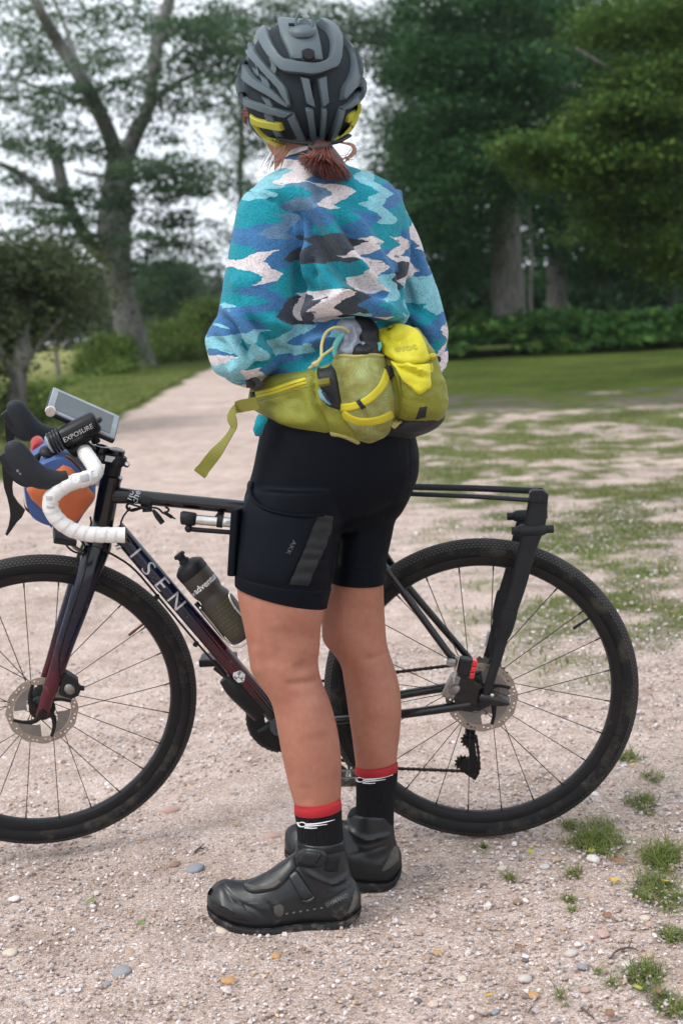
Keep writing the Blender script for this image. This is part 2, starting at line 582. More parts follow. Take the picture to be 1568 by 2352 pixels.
M['white'] = mat('white_print', (0.72, 0.72, 0.74), 0.5, var=0.05)
M['silverprint'] = mat('silver_print', (0.55, 0.56, 0.58), 0.35, metal=0.3, dirt=(0.2, 0.18, 0.16), dscale=60, dlo=0.62)
M['greyprint'] = mat('grey_print', (0.13, 0.13, 0.135), 0.6)
M['dimprint'] = mat('dim_print', (0.085, 0.088, 0.09), 0.7)
M['red'] = mat('red_lens', (0.62, 0.012, 0.02), 0.2, coat=0.5)
M['blue'] = fabric('blue_canvas', (0.045, 0.10, 0.28), 0.8, dirt=(0.1, 0.1, 0.16))
M['orange'] = fabric('orange_canvas', (0.48, 0.115, 0.035), 0.8, dirt=(0.22, 0.10, 0.06))
M['redcloth'] = fabric('red_cloth', (0.34, 0.02, 0.025))
M['olive'] = fabric('olive_ripstop', (0.20, 0.208, 0.016), 0.6, weave=1200, sheen=0.05, crinkle=0.6, cscale=34)
M['olive_dark'] = fabric('olive_webbing', (0.17, 0.165, 0.015), 0.7, weave=700, sheen=0.05)
M['olive_tan'] = fabric('tan_olive_binding', (0.36, 0.33, 0.10), 0.75)
M['yellow'] = fabric('yellow_flap', (0.60, 0.55, 0.016), 0.55, weave=1400, sheen=0.05, strength=0.12, crinkle=0.4, cscale=30)
M['strap'] = fabric('yellow_webbing', (0.50, 0.43, 0.013), 0.65, weave=600, sheen=0.05)
M['cord'] = fabric('tan_cord', (0.42, 0.37, 0.15), 0.8)
M['lycra'] = mat('black_lycra', (0.0030, 0.0042, 0.0075), 0.6, sheen=0.0, bump=0.12, bscale=1600, var=0.1, spec=0.09)
M['lycra_navy'] = mat('pocket_mesh_fabric', (0.0036, 0.0052, 0.009), 0.65, sheen=0.0, bump=0.25, bscale=1800, spec=0.10)
M['grip'] = mat('grey_panel', (0.014, 0.015, 0.017), 0.45, spec=0.25)
M['sockred'] = fabric('red_sock_band', (0.34, 0.004, 0.010), 0.7, weave=800, sheen=0.02)
M['helmet'] = mat('slate_helmet', (0.092, 0.124, 0.142), 0.5, var=0.06, spec=0.4, bump=0.04, bscale=900)
M['helmet_in'] = mat('dark_foam', (0.020, 0.028, 0.034), 0.75, spec=0.2, bump=0.2, bscale=500)
M['helmet_y'] = mat('yellow_trim', (0.46, 0.45, 0.045), 0.5, var=0.05)
M['shoe'] = mat('shoe_black', (0.0085, 0.0105, 0.0125), 0.4, spec=0.5, bump=0.35, bscale=200, dirt=(0.13, 0.11, 0.095), dscale=22, dlo=0.60)
M['shoe2'] = mat('shoe_overlay', (0.0110, 0.0130, 0.0150), 0.36, spec=0.45, bump=0.08, bscale=400, dirt=(0.15, 0.125, 0.10), dscale=30, dlo=0.60)
M['mud'] = mat('dried_mud', (0.085, 0.075, 0.065), 0.9, var=0.3, vscale=120)
M['sole'] = mat('shoe_sole', (0.0108, 0.0114, 0.0120), 0.7, spec=0.28, dirt=(0.12, 0.10, 0.085), dscale=40, dlo=0.5, bump=0.3, bscale=200)
M['neoprene'] = mat('ankle_neoprene', (0.0060, 0.0066, 0.0078), 0.7, spec=0.28, sheen=0.02)
M['glass'] = mat('case_plastic', (0.24, 0.27, 0.30), 0.12, coat=0.5, var=0.25, vscale=20)
M['screen'] = mat('dark_screen', (0.05, 0.065, 0.075), 0.06, coat=1.0, var=0.3, vscale=12)
M['greycloth'] = fabric('grey_nylon', (0.26, 0.29, 0.36), 0.5, weave=1500, strength=0.1, crinkle=0.3, cscale=45)
M['blackcloth'] = fabric('black_nylon', (0.008, 0.009, 0.012), 0.6, sheen=0.02)
M['tealcloth'] = fabric('teal_binding', (0.10, 0.42, 0.40), 0.6)
M['bluetag'] = mat('blue_tag', (0.16, 0.34, 0.42), 0.6)

def smoke():
    m, n, l, b = newmat('smoke_bottle')
    b.inputs['Base Color'].default_value = (0.075, 0.068, 0.06, 1)
    b.inputs['Roughness'].default_value = 0.33
    b.inputs['Transmission Weight'].default_value = 0.35
    b.inputs['IOR'].default_value = 1.3
    return m
M['smoke'] = smoke()

def tyre_mat():
    m, n, l, b = newmat('tyre_tread')
    uv = coords(n, 'UV')
    sep = n.new('ShaderNodeSeparateXYZ'); l.new(uv, sep.inputs[0])
    # small diamond knobs across the crown, smooth side walls
    mp = n.new('ShaderNodeMapping'); mp.inputs['Scale'].default_value = (230, 20, 1); l.new(uv, mp.inputs['Vector'])
    br = n.new('ShaderNodeTexBrick'); br.inputs['Scale'].default_value = 1; br.inputs['Mortar Size'].default_value = 0.16
    br.inputs['Mortar Smooth'].default_value = 0.4; br.offset = 0.5
    br.inputs['Brick Width'].default_value = 1.0; br.inputs['Row Height'].default_value = 1.0
    l.new(mp.outputs[0], br.inputs['Vector'])
    d = math_n(n, l, 'ABSOLUTE', math_n(n, l, 'SUBTRACT', sep.outputs[1], 0.5))
    crown = math_n(n, l, 'LESS_THAN', d, 0.235)
    h = math_n(n, l, 'MULTIPLY', math_n(n, l, 'SUBTRACT', 1.0, br.outputs['Fac']), crown)
    co = coords(n)
    dz = noise_n(n, l, co, 13, 7, 0.72)
    dirtf = ramp_n(n, l, dz.outputs['Fac'], [(0.50, (0, 0, 0)), (0.72, (0.75,) * 3)])
    base = mix_n(n, l, h, (0.006, 0.006, 0.006), (0.062, 0.060, 0.058))
    side = mix_n(n, l, crown, (0.011, 0.0115, 0.013), base)
    df = math_n(n, l, 'MULTIPLY', dirtf.outputs[0], math_n(n, l, 'SUBTRACT', 1.0, math_n(n, l, 'MULTIPLY', crown, 0.55)))
    c = mix_n(n, l, df, side, (0.10, 0.085, 0.066))
    l.new(c, b.inputs['Base Color'])
    b.inputs['Roughness'].default_value = 0.7
    b.inputs['Specular IOR Level'].default_value = 0.22
    bump_n(n, l, h, b, 0.9, 0.0022)
    return m
M['tyre'] = tyre_mat()

def fleece_mat():
    m, n, l, b = newmat('patterned_fleece')
    co = coords(n)
    sep = n.new('ShaderNodeSeparateXYZ'); l.new(co, sep.inputs[0])
    def aniso(sx, sz, det, rough, seed):
        mp = n.new('ShaderNodeMapping'); mp.inputs['Scale'].default_value = (sx, sx, sz); mp.inputs['Location'].default_value = (seed, seed, seed); l.new(co, mp.inputs['Vector'])
        return math_n(n, l, 'SUBTRACT', noise_n(n, l, mp.outputs[0], 1.0, det, rough).outputs['Fac'], 0.5)
    A = lambda a, c: math_n(n, l, 'ADD', a, c)
    X = lambda a, c: math_n(n, l, 'MULTIPLY', a, c)
    s0 = A(sep.outputs[0], X(sep.outputs[1], 0.55))
    z0 = A(sep.outputs[2], X(aniso(5, 4, 2, 0.5, 2.0), 0.035))
    z1 = A(z0, X(aniso(14, 22, 3, 0.6, 7.0), 0.014))
    zig = math_n(n, l, 'PINGPONG', z1, 0.025)
    xs = A(A(s0, X(zig, 2.0)), X(aniso(4, 5, 1, 0.5, 4.0), 0.09))
    xs = A(xs, X(aniso(9, 75, 3, 0.65, 9.0), 0.045))                      # ragged sideways threads
    k = math_n(n, l, 'FLOOR', X(xs, 19.0))
    wk = n.new('ShaderNodeTexWhiteNoise'); wk.noise_dimensions = '1D'; l.new(k, wk.inputs['W'])
    zs = A(X(A(z1, X(aniso(14, 9, 2, 0.6, 5.0), 0.03)), 19.0), X(wk.outputs['Value'], 7.0))
    q = math_n(n, l, 'FLOOR', zs)
    cb = n.new('ShaderNodeCombineXYZ'); l.new(k, cb.inputs[0]); l.new(q, cb.inputs[1])
    wn_ = n.new('ShaderNodeTexWhiteNoise'); wn_.noise_dimensions = '2D'; l.new(cb.outputs[0], wn_.inputs['Vector'])
    blue, teal, aqua, cream, dark, deep = (0.052, 0.165, 0.345), (0.014, 0.255, 0.325), (0.22, 0.50, 0.575), (0.66, 0.61, 0.62), (0.05, 0.062, 0.08), (0.018, 0.125, 0.235)
    slate = (0.12, 0.22, 0.34)
    rp = ramp_n(n, l, wn_.outputs['Value'], [(0.0, teal), (0.18, blue), (0.38, aqua), (0.57, cream), (0.74, dark), (0.83, teal), (0.93, slate)], 'CONSTANT')
    # dark thread flecks inside the pale cells
    fl = aniso(26, 120, 3, 0.7, 3.0)
    big = aniso(7, 9, 1, 0.5, 8.0)
    fk = X(math_n(n, l, 'GREATER_THAN', fl, 0.10), math_n(n, l, 'GREATER_THAN', big, 0.06))
    pale = X(math_n(n, l, 'GREATER_THAN', wn_.outputs['Value'], 0.57), math_n(n, l, 'LESS_THAN', wn_.outputs['Value'], 0.74))
    c = mix_n(n, l, X(fk, A(X(pale, 0.65), 0.12)), rp.outputs[0], dark)
    nz = noise_n(n, l, co, 60, 4)
    vv = ramp_n(n, l, nz.outputs['Fac'], [(0.3, (0.88,) * 3), (0.7, (1.12,) * 3)])
    c = mix_n(n, l, 1.0, c, vv.outputs[0], 'MULTIPLY')
    pile = n.new('ShaderNodeTexVoronoi'); pile.inputs['Scale'].default_value = 280; l.new(co, pile.inputs['Vector'])
    pd = ramp_n(n, l, pile.outputs['Distance'], [(0.25, (1.07,) * 3), (0.8, (0.78,) * 3)])
    c = mix_n(n, l, 1.0, c, pd.outputs[0], 'MULTIPLY')
    l.new(c, b.inputs['Base Color'])
    b.inputs['Roughness'].default_value = 0.95
    b.inputs['Sheen Weight'].default_value = 0.12
    b.inputs['Specular IOR Level'].default_value = 0.1
    bump_n(n, l, math_n(n, l, 'SUBTRACT', 1.0, pile.outputs['Distance']), b, 0.6, 0.0022)
    return m
M['fleece'] = fleece_mat()

def skin_mat():
    m, n, l, b = newmat('skin')
    co = coords(n)
    n1 = noise_n(n, l, co, 11, 4, 0.6)
    n2 = noise_n(n, l, co, 70, 6, 0.75)
    c1 = ramp_n(n, l, n1.outputs['Fac'], [(0.3, (0.360, 0.162, 0.108)), (0.5, (0.335, 0.142, 0.094)), (0.72, (0.298, 0.110, 0.074))])
    c2 = ramp_n(n, l, n2.outputs['Fac'], [(0.3, (0.90, 0.87, 0.85)), (0.7, (1.07, 1.07, 1.07))])
    c = mix_n(n, l, 1.0, c1.outputs[0], c2.outputs[0], 'MULTIPLY')
    fr = n.new('ShaderNodeTexVoronoi'); fr.inputs['Scale'].default_value = 55; l.new(co, fr.inputs['Vector'])
    ff = math_n(n, l, 'LESS_THAN', fr.outputs['Distance'], 0.055)
    c = mix_n(n, l, math_n(n, l, 'MULTIPLY', ff, 0.45), c, (0.24, 0.10, 0.06))
    l.new(c, b.inputs['Base Color'])
    b.inputs['Roughness'].default_value = 0.52
    b.inputs['Specular IOR Level'].default_value = 0.35
    b.inputs['Subsurface Weight'].default_value = 0.10
    b.inputs['Subsurface Radius'].default_value = (0.014, 0.005, 0.003)
    b.inputs['Subsurface Scale'].default_value = 1.0
    bz = noise_n(n, l, co, 420, 3)
    bump_n(n, l, bz.outputs['Fac'], b, 0.25, 0.0010)
    return m
M['skin'] = skin_mat()

def sock_mat():
    m, n, l, b = newmat('black_ribbed_sock')
    uv = coords(n, 'UV')
    sep = n.new('ShaderNodeSeparateXYZ'); l.new(uv, sep.inputs[0])
    s = math_n(n, l, 'SINE', math_n(n, l, 'MULTIPLY', sep.outputs[0], 2 * math.pi * 64))
    b.inputs['Base Color'].default_value = (0.007, 0.0075, 0.009, 1)
    b.inputs['Roughness'].default_value = 0.85
    b.inputs['Specular IOR Level'].default_value = 0.2
    bump_n(n, l, s, b, 0.8, 0.0012)
    return m
M['sock'] = sock_mat()

def hair_mat(name, c0, c1):
    m, n, l, b = newmat(name)
    info = n.new('ShaderNodeVertexColor'); info.layer_name = 'Col'
    l.new(info.outputs['Color'], b.inputs['Base Color'])
    b.inputs['Roughness'].default_value = 0.42
    b.inputs['Specular IOR Level'].default_value = 0.6
    return m
M['hair'] = hair_mat('red_hair', None, None)

def rainbow_mat():
    m, n, l, b = newmat('rainbow_webbing')
    uv = coords(n, 'UV')
    sep = n.new('ShaderNodeSeparateXYZ'); l.new(uv, sep.inputs[0])
    r = ramp_n(n, l, sep.outputs[0], [(0.0, (0.42, 0.01, 0.03)), (0.2, (0.55, 0.12, 0.01)), (0.4, (0.62, 0.50, 0.02)), (0.6, (0.03, 0.30, 0.08)), (0.8, (0.02, 0.12, 0.35))], 'CONSTANT')
    l.new(r.outputs[0], b.inputs['Base Color'])
    b.inputs['Roughness'].default_value = 0.8
    return m
M['rainbow'] = rainbow_mat()

def meshpocket_mat():
    m, n, l, b = newmat('olive_mesh')
    co = coords(n)
    mp = n.new('ShaderNodeMapping'); mp.inputs['Scale'].default_value = (330, 330, 330); l.new(co, mp.inputs['Vector'])
    ck = n.new('ShaderNodeTexChecker'); ck.inputs['Scale'].default_value = 1.0; l.new(mp.outputs[0], ck.inputs['Vector'])
    n1 = noise_n(n, l, co, 26, 3)
    fill = ramp_n(n, l, n1.outputs['Fac'], [(0.35, (0.20, 0.19, 0.035)), (0.5, (0.27, 0.29, 0.09)), (0.65, (0.33, 0.40, 0.17))])
    c = mix_n(n, l, math_n(n, l, 'MULTIPLY', ck.outputs['Fac'], 0.35), fill.outputs[0], (0.12, 0.11, 0.02))
    l.new(c, b.inputs['Base Color'])
    b.inputs['Roughness'].default_value = 0.75
    bump_n(n, l, ck.outputs['Fac'], b, 0.35, 0.0008)
    return m
M['mesh'] = meshpocket_mat()

def leaf_mat(name, cols, trans=0.35):
    m, n, l, b = newmat(name)
    g = n.new('ShaderNodeNewGeometry')
    r = ramp_n(n, l, g.outputs['Random Per Island'], [(i / max(1, len(cols) - 1), c) for i, c in enumerate(cols)])
    co = coords(n)
    nz = noise_n(n, l, co, 0.8, 3)
    v = ramp_n(n, l, nz.outputs['Fac'], [(0.3, (0.7,) * 3), (0.7, (1.3,) * 3)])
    c = mix_n(n, l, 1.0, r.outputs[0], v.outputs[0], 'MULTIPLY')
    l.new(c, b.inputs['Base Color'])
    b.inputs['Roughness'].default_value = 0.6
    b.inputs['Specular IOR Level'].default_value = 0.1
    tr = n.new('ShaderNodeBsdfTranslucent')
    l.new(c, tr.inputs['Color'])
    mx = n.new('ShaderNodeMixShader'); mx.inputs[0].default_value = trans
    out = n['Material Output']
    l.new(b.outputs[0], mx.inputs[1]); l.new(tr.outputs[0], mx.inputs[2]); l.new(mx.outputs[0], out.inputs[0])
    return m

def bark_mat(name, c0, c1, moss=None):
    m, n, l, b = newmat(name)
    co = coords(n)
    mp = n.new('ShaderNodeMapping'); mp.inputs['Scale'].default_value = (6, 6, 1.2); l.new(co, mp.inputs['Vector'])
    nz = noise_n(n, l, mp.outputs[0], 2.2, 7, 0.65)
    c = ramp_n(n, l, nz.outputs['Fac'], [(0.32, c0), (0.68, c1)]).outputs[0]
    if moss:
        n2 = noise_n(n, l, co, 0.7, 4)
        f = ramp_n(n, l, n2.outputs['Fac'], [(0.48, (0, 0, 0)), (0.62, (0.8,) * 3)])
        c = mix_n(n, l, f.outputs[0], c, moss)
    l.new(c, b.inputs['Base Color'])
    b.inputs['Roughness'].default_value = 0.9
    bump_n(n, l, nz.outputs['Fac'], b, 1.0, 0.08)
    return m
M['bark'] = bark_mat('grey_bark', (0.06, 0.056, 0.05), (0.19, 0.18, 0.16), (0.06, 0.07, 0.035))
M['bark_pale'] = bark_mat('pale_bark', (0.09, 0.088, 0.08), (0.30, 0.29, 0.275))
M['bark_dark'] = bark_mat('dark_bark', (0.03, 0.028, 0.025), (0.09, 0.085, 0.075))
M['post'] = mat('weathered_post', (0.14, 0.125, 0.10), 0.9, var=0.3, vscale=12, bump=0.5, bscale=40)
M['leaf_oak'] = leaf_mat('oak_leaf', [(0.040, 0.085, 0.046), (0.065, 0.12, 0.06), (0.10, 0.155, 0.075)], 0.5)
M['leaf_dark'] = leaf_mat('dark_leaf', [(0.014, 0.048, 0.018), (0.030, 0.082, 0.028), (0.05, 0.11, 0.036)], 0.3)
M['leaf_bright'] = leaf_mat('bright_leaf', [(0.026, 0.075, 0.018), (0.062, 0.125, 0.026), (0.14, 0.19, 0.038)], 0.35)
M['leaf_hedge'] = leaf_mat('hedge_leaf', [(0.055, 0.105, 0.022), (0.11, 0.175, 0.034), (0.18, 0.24, 0.055)], 0.35)
M['leaf_dull'] = leaf_mat('dull_leaf', [(0.05, 0.072, 0.032), (0.085, 0.10, 0.05), (0.065, 0.10, 0.036)], 0.3)
M['fern'] = leaf_mat('bracken', [(0.03, 0.09, 0.022), (0.062, 0.15, 0.034), (0.115, 0.215, 0.045)], 0.35)
M['far'] = leaf_mat('far_leaf', [(0.03, 0.05, 0.03), (0.045, 0.07, 0.035), (0.06, 0.085, 0.04)], 0.25)
M['blade'] = leaf_mat('grass_blade', [(0.09, 0.145, 0.022), (0.15, 0.215, 0.038), (0.22, 0.255, 0.08), (0.33, 0.30, 0.16)], 0.35)
M['fallen_yellow'] = mat('yellow_leaf', (0.52, 0.36, 0.06), 0.6, var=0.25, vscale=90)
M['fallen_lime'] = mat('lime_leaf', (0.34, 0.36, 0.05), 0.6, var=0.25, vscale=90)
M['fallen_brown'] = mat('brown_leaf', (0.25, 0.13, 0.075), 0.75, var=0.3, vscale=90)
M['fallen_green'] = mat('green_leaf', (0.20, 0.25, 0.09), 0.6, var=0.25, vscale=90)
M['twig'] = mat('twig', (0.09, 0.07, 0.055), 0.9, var=0.3, vscale=100)
M['pebble'] = mat('pebble', (0, 0, 0), 0.75, attr=True, var=0.22, vscale=220, bump=0.2, bscale=600)
# ---------------------------------------------------------------- ground
def smooth01(a, b, x):
    t = min(1.0, max(0.0, (x - a) / (b - a)))
    return t * t * (3 - 2 * t)

def nz2(x, y, s, seed=0.0, octv=3):
    return noise.fractal(Vector((x * s + seed, y * s - seed * 0.7, seed)), 0.8, 2.0, octv)

TUFTS = [(1372, 1930, 58), (1524, 1975, 44), (1512, 2055, 58), (1474, 1850, 36), (1304, 1896, 18), (1316, 2008, 17), (1174, 2017, 15), (1304, 2068, 14), (1542, 2142, 32), (1476, 2246, 38), (1532, 2308, 34), (1440, 1745, 26), (1500, 1790, 22)]
TUFTS = [(G(u, v), r * 2.7 / FOC) for u, v, r in TUFTS]
def masks(x, y):
    """(grass, dark soil) at a spot"""
    g = s = 0.0
    if y > 4.0:
        edge = -2.95 - 0.012 * y + 0.22 * nz2(x, y, 0.35, 4.1)
        g = 1.7 * smooth01(edge + 0.25, edge - 0.25, x)
    if x > -1.2 and y > 3.0:
        lim = 23.5 - 0.5 * x + 1.5 * nz2(x, y, 0.25, 2.2)
        far = smooth01(lim - 1.0, lim + 1.0, y) * smooth01(-0.6, 1.0, x)
        g = max(g, far * 1.7)
        s = smooth01(lim - 6.0, lim - 2.5, y) * (1 - far * 0.75) * smooth01(-0.2, 1.2, x) * smooth01(-0.25, 0.2, nz2(x, y, 0.3, 9.0) + 0.28) * 1.25
        patchy = 0.68 + 0.55 * nz2(x, y, 0.9, 6.3, 4) + 0.5 * nz2(x, y, 4.2, 2.3, 3)
        amt = smooth01(3.0, 6.0, y) * smooth01(0.0, 0.9, x) * (1 - 0.5 * smooth01(2.2, 4.2, x - 0.12 * y))
        g = max(g, smooth01(0.22, 0.85, patchy) * 0.92 * amt)
    if y > 3.0: s = max(s, 0.42 * smooth01(3.0, 5.5, y) * smooth01(0.1, 1.0, x) * smooth01(0.2, 0.75, 0.55 + 0.6 * nz2(x, y, 1.4, 3.9, 4)))
    nr = smooth01(0.62, 1.0, x + 0.10 * (y - 2.5)) * smooth01(5, 2.5, y)
    g = max(g, nr * smooth01(0.52, 0.8, 0.5 + 0.8 * nz2(x, y, 3.0, 1.7)) * 0.6)
    s = max(s, nr * smooth01(0.3, 0.8, 0.5 + 0.7 * nz2(x, y, 2.0, 5.7)) * 0.4)
    if y < 4.5 and x > 0.2:
        for p, r in TUFTS:
            d = math.hypot(x - p.x, (y - p.y) / 1.7) / r
            if d < 1.6:
                g = max(g, 0.75 * smooth01(1.35, 0.5, d)); s = max(s, 0.7 * smooth01(1.6, 0.9, d))
    return g, s

def ground_mat():
    m, n, l, b = newmat('gravel_ground')
    co = coords(n)
    a = n.new('ShaderNodeVertexColor'); a.layer_name = 'Col'
    sep = n.new('ShaderNodeSeparateColor'); l.new(a.outputs[0], sep.inputs[0])
    def peb(scale, seed):
        mp = n.new('ShaderNodeMapping'); mp.inputs['Location'].default_value = (seed, seed * 0.3, 0); l.new(co, mp.inputs['Vector'])
        wb = noise_n(n, l, mp.outputs[0], scale * 0.7, 2)
        mx = mix_n(n, l, 0.012 * 120 / scale, mp.outputs[0], wb.outputs['Color'])
        v = n.new('ShaderNodeTexVoronoi'); v.inputs['Scale'].default_value = scale; l.new(mx, v.inputs['Vector'])
        sc = n.new('ShaderNodeSeparateColor'); l.new(v.outputs['Color'], sc.inputs[0])
        c = ramp_n(n, l, sc.outputs[0], [(0.0, (0.483, 0.396, 0.355)), (0.22, (0.574, 0.492, 0.450)), (0.40, (0.391, 0.305, 0.260)), (0.54, (0.693, 0.633, 0.607)),
                                         (0.66, (0.485, 0.357, 0.286)), (0.74, (0.533, 0.469, 0.440)), (0.86, (0.274, 0.224, 0.205)), (0.92, (0.789, 0.752, 0.745)), (0.97, (0.340, 0.331, 0.345))], 'CONSTANT')
        return c.outputs[0], v.outputs['Distance'], sc.outputs[1]
    c1, d1, r1 = peb(105, 3.0)
    c2, d2, r2 = peb(260, 8.0)
    n1 = noise_n(n, l, co, 1.1, 5, 0.6)
    n2 = noise_n(n, l, co, 14, 5, 0.65)
    sand = ramp_n(n, l, n2.outputs['Fac'], [(0.3, (0.394, 0.316, 0.281)), (0.7, (0.550, 0.459, 0.415))])
    small = mix_n(n, l, 0.72, sand.outputs[0], c2)
    big = math_n(n, l, 'MULTIPLY', math_n(n, l, 'LESS_THAN', d1, 0.42), math_n(n, l, 'GREATER_THAN', r1, 0.52))
    g = mix_n(n, l, math_n(n, l, 'MULTIPLY', big, 0.85), small, c1)
    n6 = noise_n(n, l, co, 6.0, 6, 0.7)
    mot = ramp_n(n, l, n6.outputs['Fac'], [(0.34, (0.74, 0.69, 0.64)), (0.56, (1.02, 1.0, 0.98)), (0.75, (1.12, 1.11, 1.1))])
    g = mix_n(n, l, 1.0, g, mot.outputs[0], 'MULTIPLY')
    lum = ramp_n(n, l, n1.outputs['Fac'], [(0.3, (0.88, 0.845, 0.825)), (0.7, (1.14, 1.11, 1.10))])
    g = mix_n(n, l, 1.0, g, lum.outputs[0], 'MULTIPLY')
    n3 = noise_n(n, l, co, 5.5, 6, 0.7)
    n4 = noise_n(n, l, co, 40, 4, 0.7)
    grain = math_n(n, l, 'ADD', math_n(n, l, 'MULTIPLY', n3.outputs['Fac'], 0.4), math_n(n, l, 'MULTIPLY', n4.outputs['Fac'], 0.6))
    def thr(x, lo, hi):
        s = math_n(n, l, 'ADD', x, math_n(n, l, 'MULTIPLY', math_n(n, l, 'SUBTRACT', grain, 0.5), 2.2))
        return ramp_n(n, l, s, [(lo, (0, 0, 0)), (hi, (1, 1, 1))]).outputs[0]
    soil = ramp_n(n, l, n4.outputs['Fac'], [(0.3, (0.07, 0.058, 0.05)), (0.7, (0.15, 0.13, 0.115))])
    g = mix_n(n, l, thr(sep.outputs[1], 0.25, 0.75), g, soil.outputs[0])
    gr = ramp_n(n, l, n3.outputs['Fac'], [(0.3, (0.036, 0.064, 0.010)), (0.5, (0.062, 0.092, 0.016)), (0.72, (0.125, 0.132, 0.042))])
    n5 = noise_n(n, l, co, 0.45, 5, 0.6)
    gv = ramp_n(n, l, n5.outputs['Fac'], [(0.32, (0.62, 0.70, 0.62)), (0.68, (1.35, 1.22, 1.1))])
    grc = mix_n(n, l, 1.0, gr.outputs[0], gv.outputs[0], 'MULTIPLY')
    g = mix_n(n, l, thr(sep.outputs[0], 0.20, 1.0), g, grc)
    # light straw field beyond the fence
    g = mix_n(n, l, sep.outputs[2], g, (0.235, 0.235, 0.085))
    l.new(g, b.inputs['Base Color'])
    b.inputs['Roughness'].default_value = 0.92
    b.inputs['Specular IOR Level'].default_value = 0.06
    h1 = math_n(n, l, 'MULTIPLY', math_n(n, l, 'SUBTRACT', 0.45, d1), big)
    bp = bump_n(n, l, h1, None, 0.9, 0.008)
    h2 = math_n(n, l, 'SUBTRACT', 0.6, d2)
    bp = bump_n(n, l, h2, None, 0.8, 0.003, bp)
    bump_n(n, l, n4.outputs['Fac'], b, 0.4, 0.01, bp)
    return m
M['ground'] = ground_mat()

def build_ground():
    ang = np.radians(np.concatenate([np.arange(-180, -66, 6.0), np.arange(-66, -24, 1.5), np.arange(-24, 24.01, 0.22), np.arange(25.5, 66, 1.5), np.arange(66, 180, 6.0)]))
    rad = np.concatenate([[0.25, 0.6, 1.0, 1.4, 1.7], np.geomspace(1.9, 70, 360), np.geomspace(75, 3500, 40)])
    na, nr = len(ang), len(rad)
    V = np.zeros((nr * na + 1, 3)); C = np.zeros((nr * na + 1, 3))
    k = 0
    for r in rad:
        for a in ang:
            x, y = r * math.sin(a), r * math.cos(a)
            inview = abs(a) < 0.45
            z = gz(x, y) if y > 0 else 0.0
            if r > 60: z = gz(0, 60) + 0 * r if y > 0 else 0.0
            if inview and r < 12: z += 0.0035 * nz2(x, y, 9.0, 3.3, 3) + 0.006 * nz2(x, y, 1.5, 8.8, 2)
            V[k] = (x, y, z)
            if abs(a) < 1.5 or r > 20:
                g, s = masks(x, y) if r < 70 else (1.7, 0.0)
                fld = smooth01(30, 45, y) * smooth01(-5.5, -8.5, x) if r < 3000 else 0
                C[k] = (g, s, fld)
            k += 1
    V[k] = (0, 0, 0)
    F = []
    for i in range(nr - 1):
        for j in range(na):
            j2 = (j + 1) % na
            F.append((i * na + j, i * na + j2, (i + 1) * na + j2, (i + 1) * na + j)[::-1])
    F += [(k, j, (j + 1) % na)[::-1] for j in range(na)]
    add('ground', (V, F), M['ground'], col=C, kind='structure', label='pale pinkish gravel track with thin grass and a green verge')
build_ground()

# ---- loose gravel close by: countless small stones
ICO_V = None
def ico():
    bm = bmesh.new(); bmesh.ops.create_icosphere(bm, subdivisions=1, radius=1.0)
    bm.verts.index_update()
    v = np.array([tuple(q.co) for q in bm.verts]); f = np.array([[q.index for q in t.verts] for t in bm.faces]); bm.free()
    return v, f
ICO_V, ICO_F = ico()
PAL = np.array([(0.550, 0.459, 0.415), (0.644, 0.572, 0.537), (0.469, 0.374, 0.327), (0.742, 0.696, 0.686), (0.522, 0.413, 0.344), (0.430, 0.312, 0.248), (0.558, 0.503, 0.485),
                (0.361, 0.288, 0.262), (0.816, 0.798, 0.811), (0.553, 0.389, 0.253), (0.304, 0.286, 0.293), (0.609, 0.527, 0.491)])
PW = np.array([16, 16, 14, 8, 10, 7, 10, 6, 2.5, 3, 2, 14.0]); PW /= PW.sum()

def gravel():
    spots = []
    for (y0, y1, dens, s0, s1) in ((2.15, 2.75, 6200, 0.0020, 0.0064), (2.75, 3.6, 5000, 0.0023, 0.0066), (3.6, 5.2, 2300, 0.003, 0.0075), (5.2, 9.0, 560, 0.004, 0.010)):
        w0 = 0.29
        n = int(dens * (y1 * y1 - y0 * y0) * w0)
        y = np.sqrt(RNG.uniform(y0 * y0, y1 * y1, n))
        x = RNG.uniform(-1, 1, n) * w0 * y
        sz = (s0 + (s1 - s0) * RNG.power(0.5, n)) * np.where(RNG.uniform(size=n) < 0.012, 1.9, 1.0)
        spots.append(np.stack([x, y, sz], 1))
    S = np.concatenate(spots)
    n = len(S)
    q = RNG.normal(size=(n, 3, 3)); R = np.linalg.qr(q)[0]
    sc = RNG.uniform(0.55, 1.2, (n, 3)) * S[:, 2:3]
    sc[:, 2] *= 0.8
    jit = 1 + RNG.uniform(-0.28, 0.28, (n, 12, 1))
    V = ICO_V[None] * sc[:, None, :] * jit
    V = np.einsum('nij,nkj->nki', R, V)
    V[:, :, 2] *= 0.75
    z = np.array([gz(a, b_) for a, b_ in S[:, :2]])
    V += np.stack([S[:, 0], S[:, 1], z + S[:, 2] * RNG.uniform(-0.1, 0.42, n) + 0.001], 1)[:, None, :]
    F = (ICO_F[None] + (np.arange(n) * 12)[:, None, None]).reshape(-1, 3)
    ci = RNG.choice(len(PAL), n, p=PW)
    c = PAL[ci] * RNG.uniform(0.58, 1.12, (n, 1)) * np.array([1.0, 0.99, 1.0])
    add('gravel', (V.reshape(-1, 3), F), M['pebble'], smooth=False, col=np.repeat(c, 12, axis=0), kind='stuff', label='loose pale flint gravel strewn over the track')
gravel()

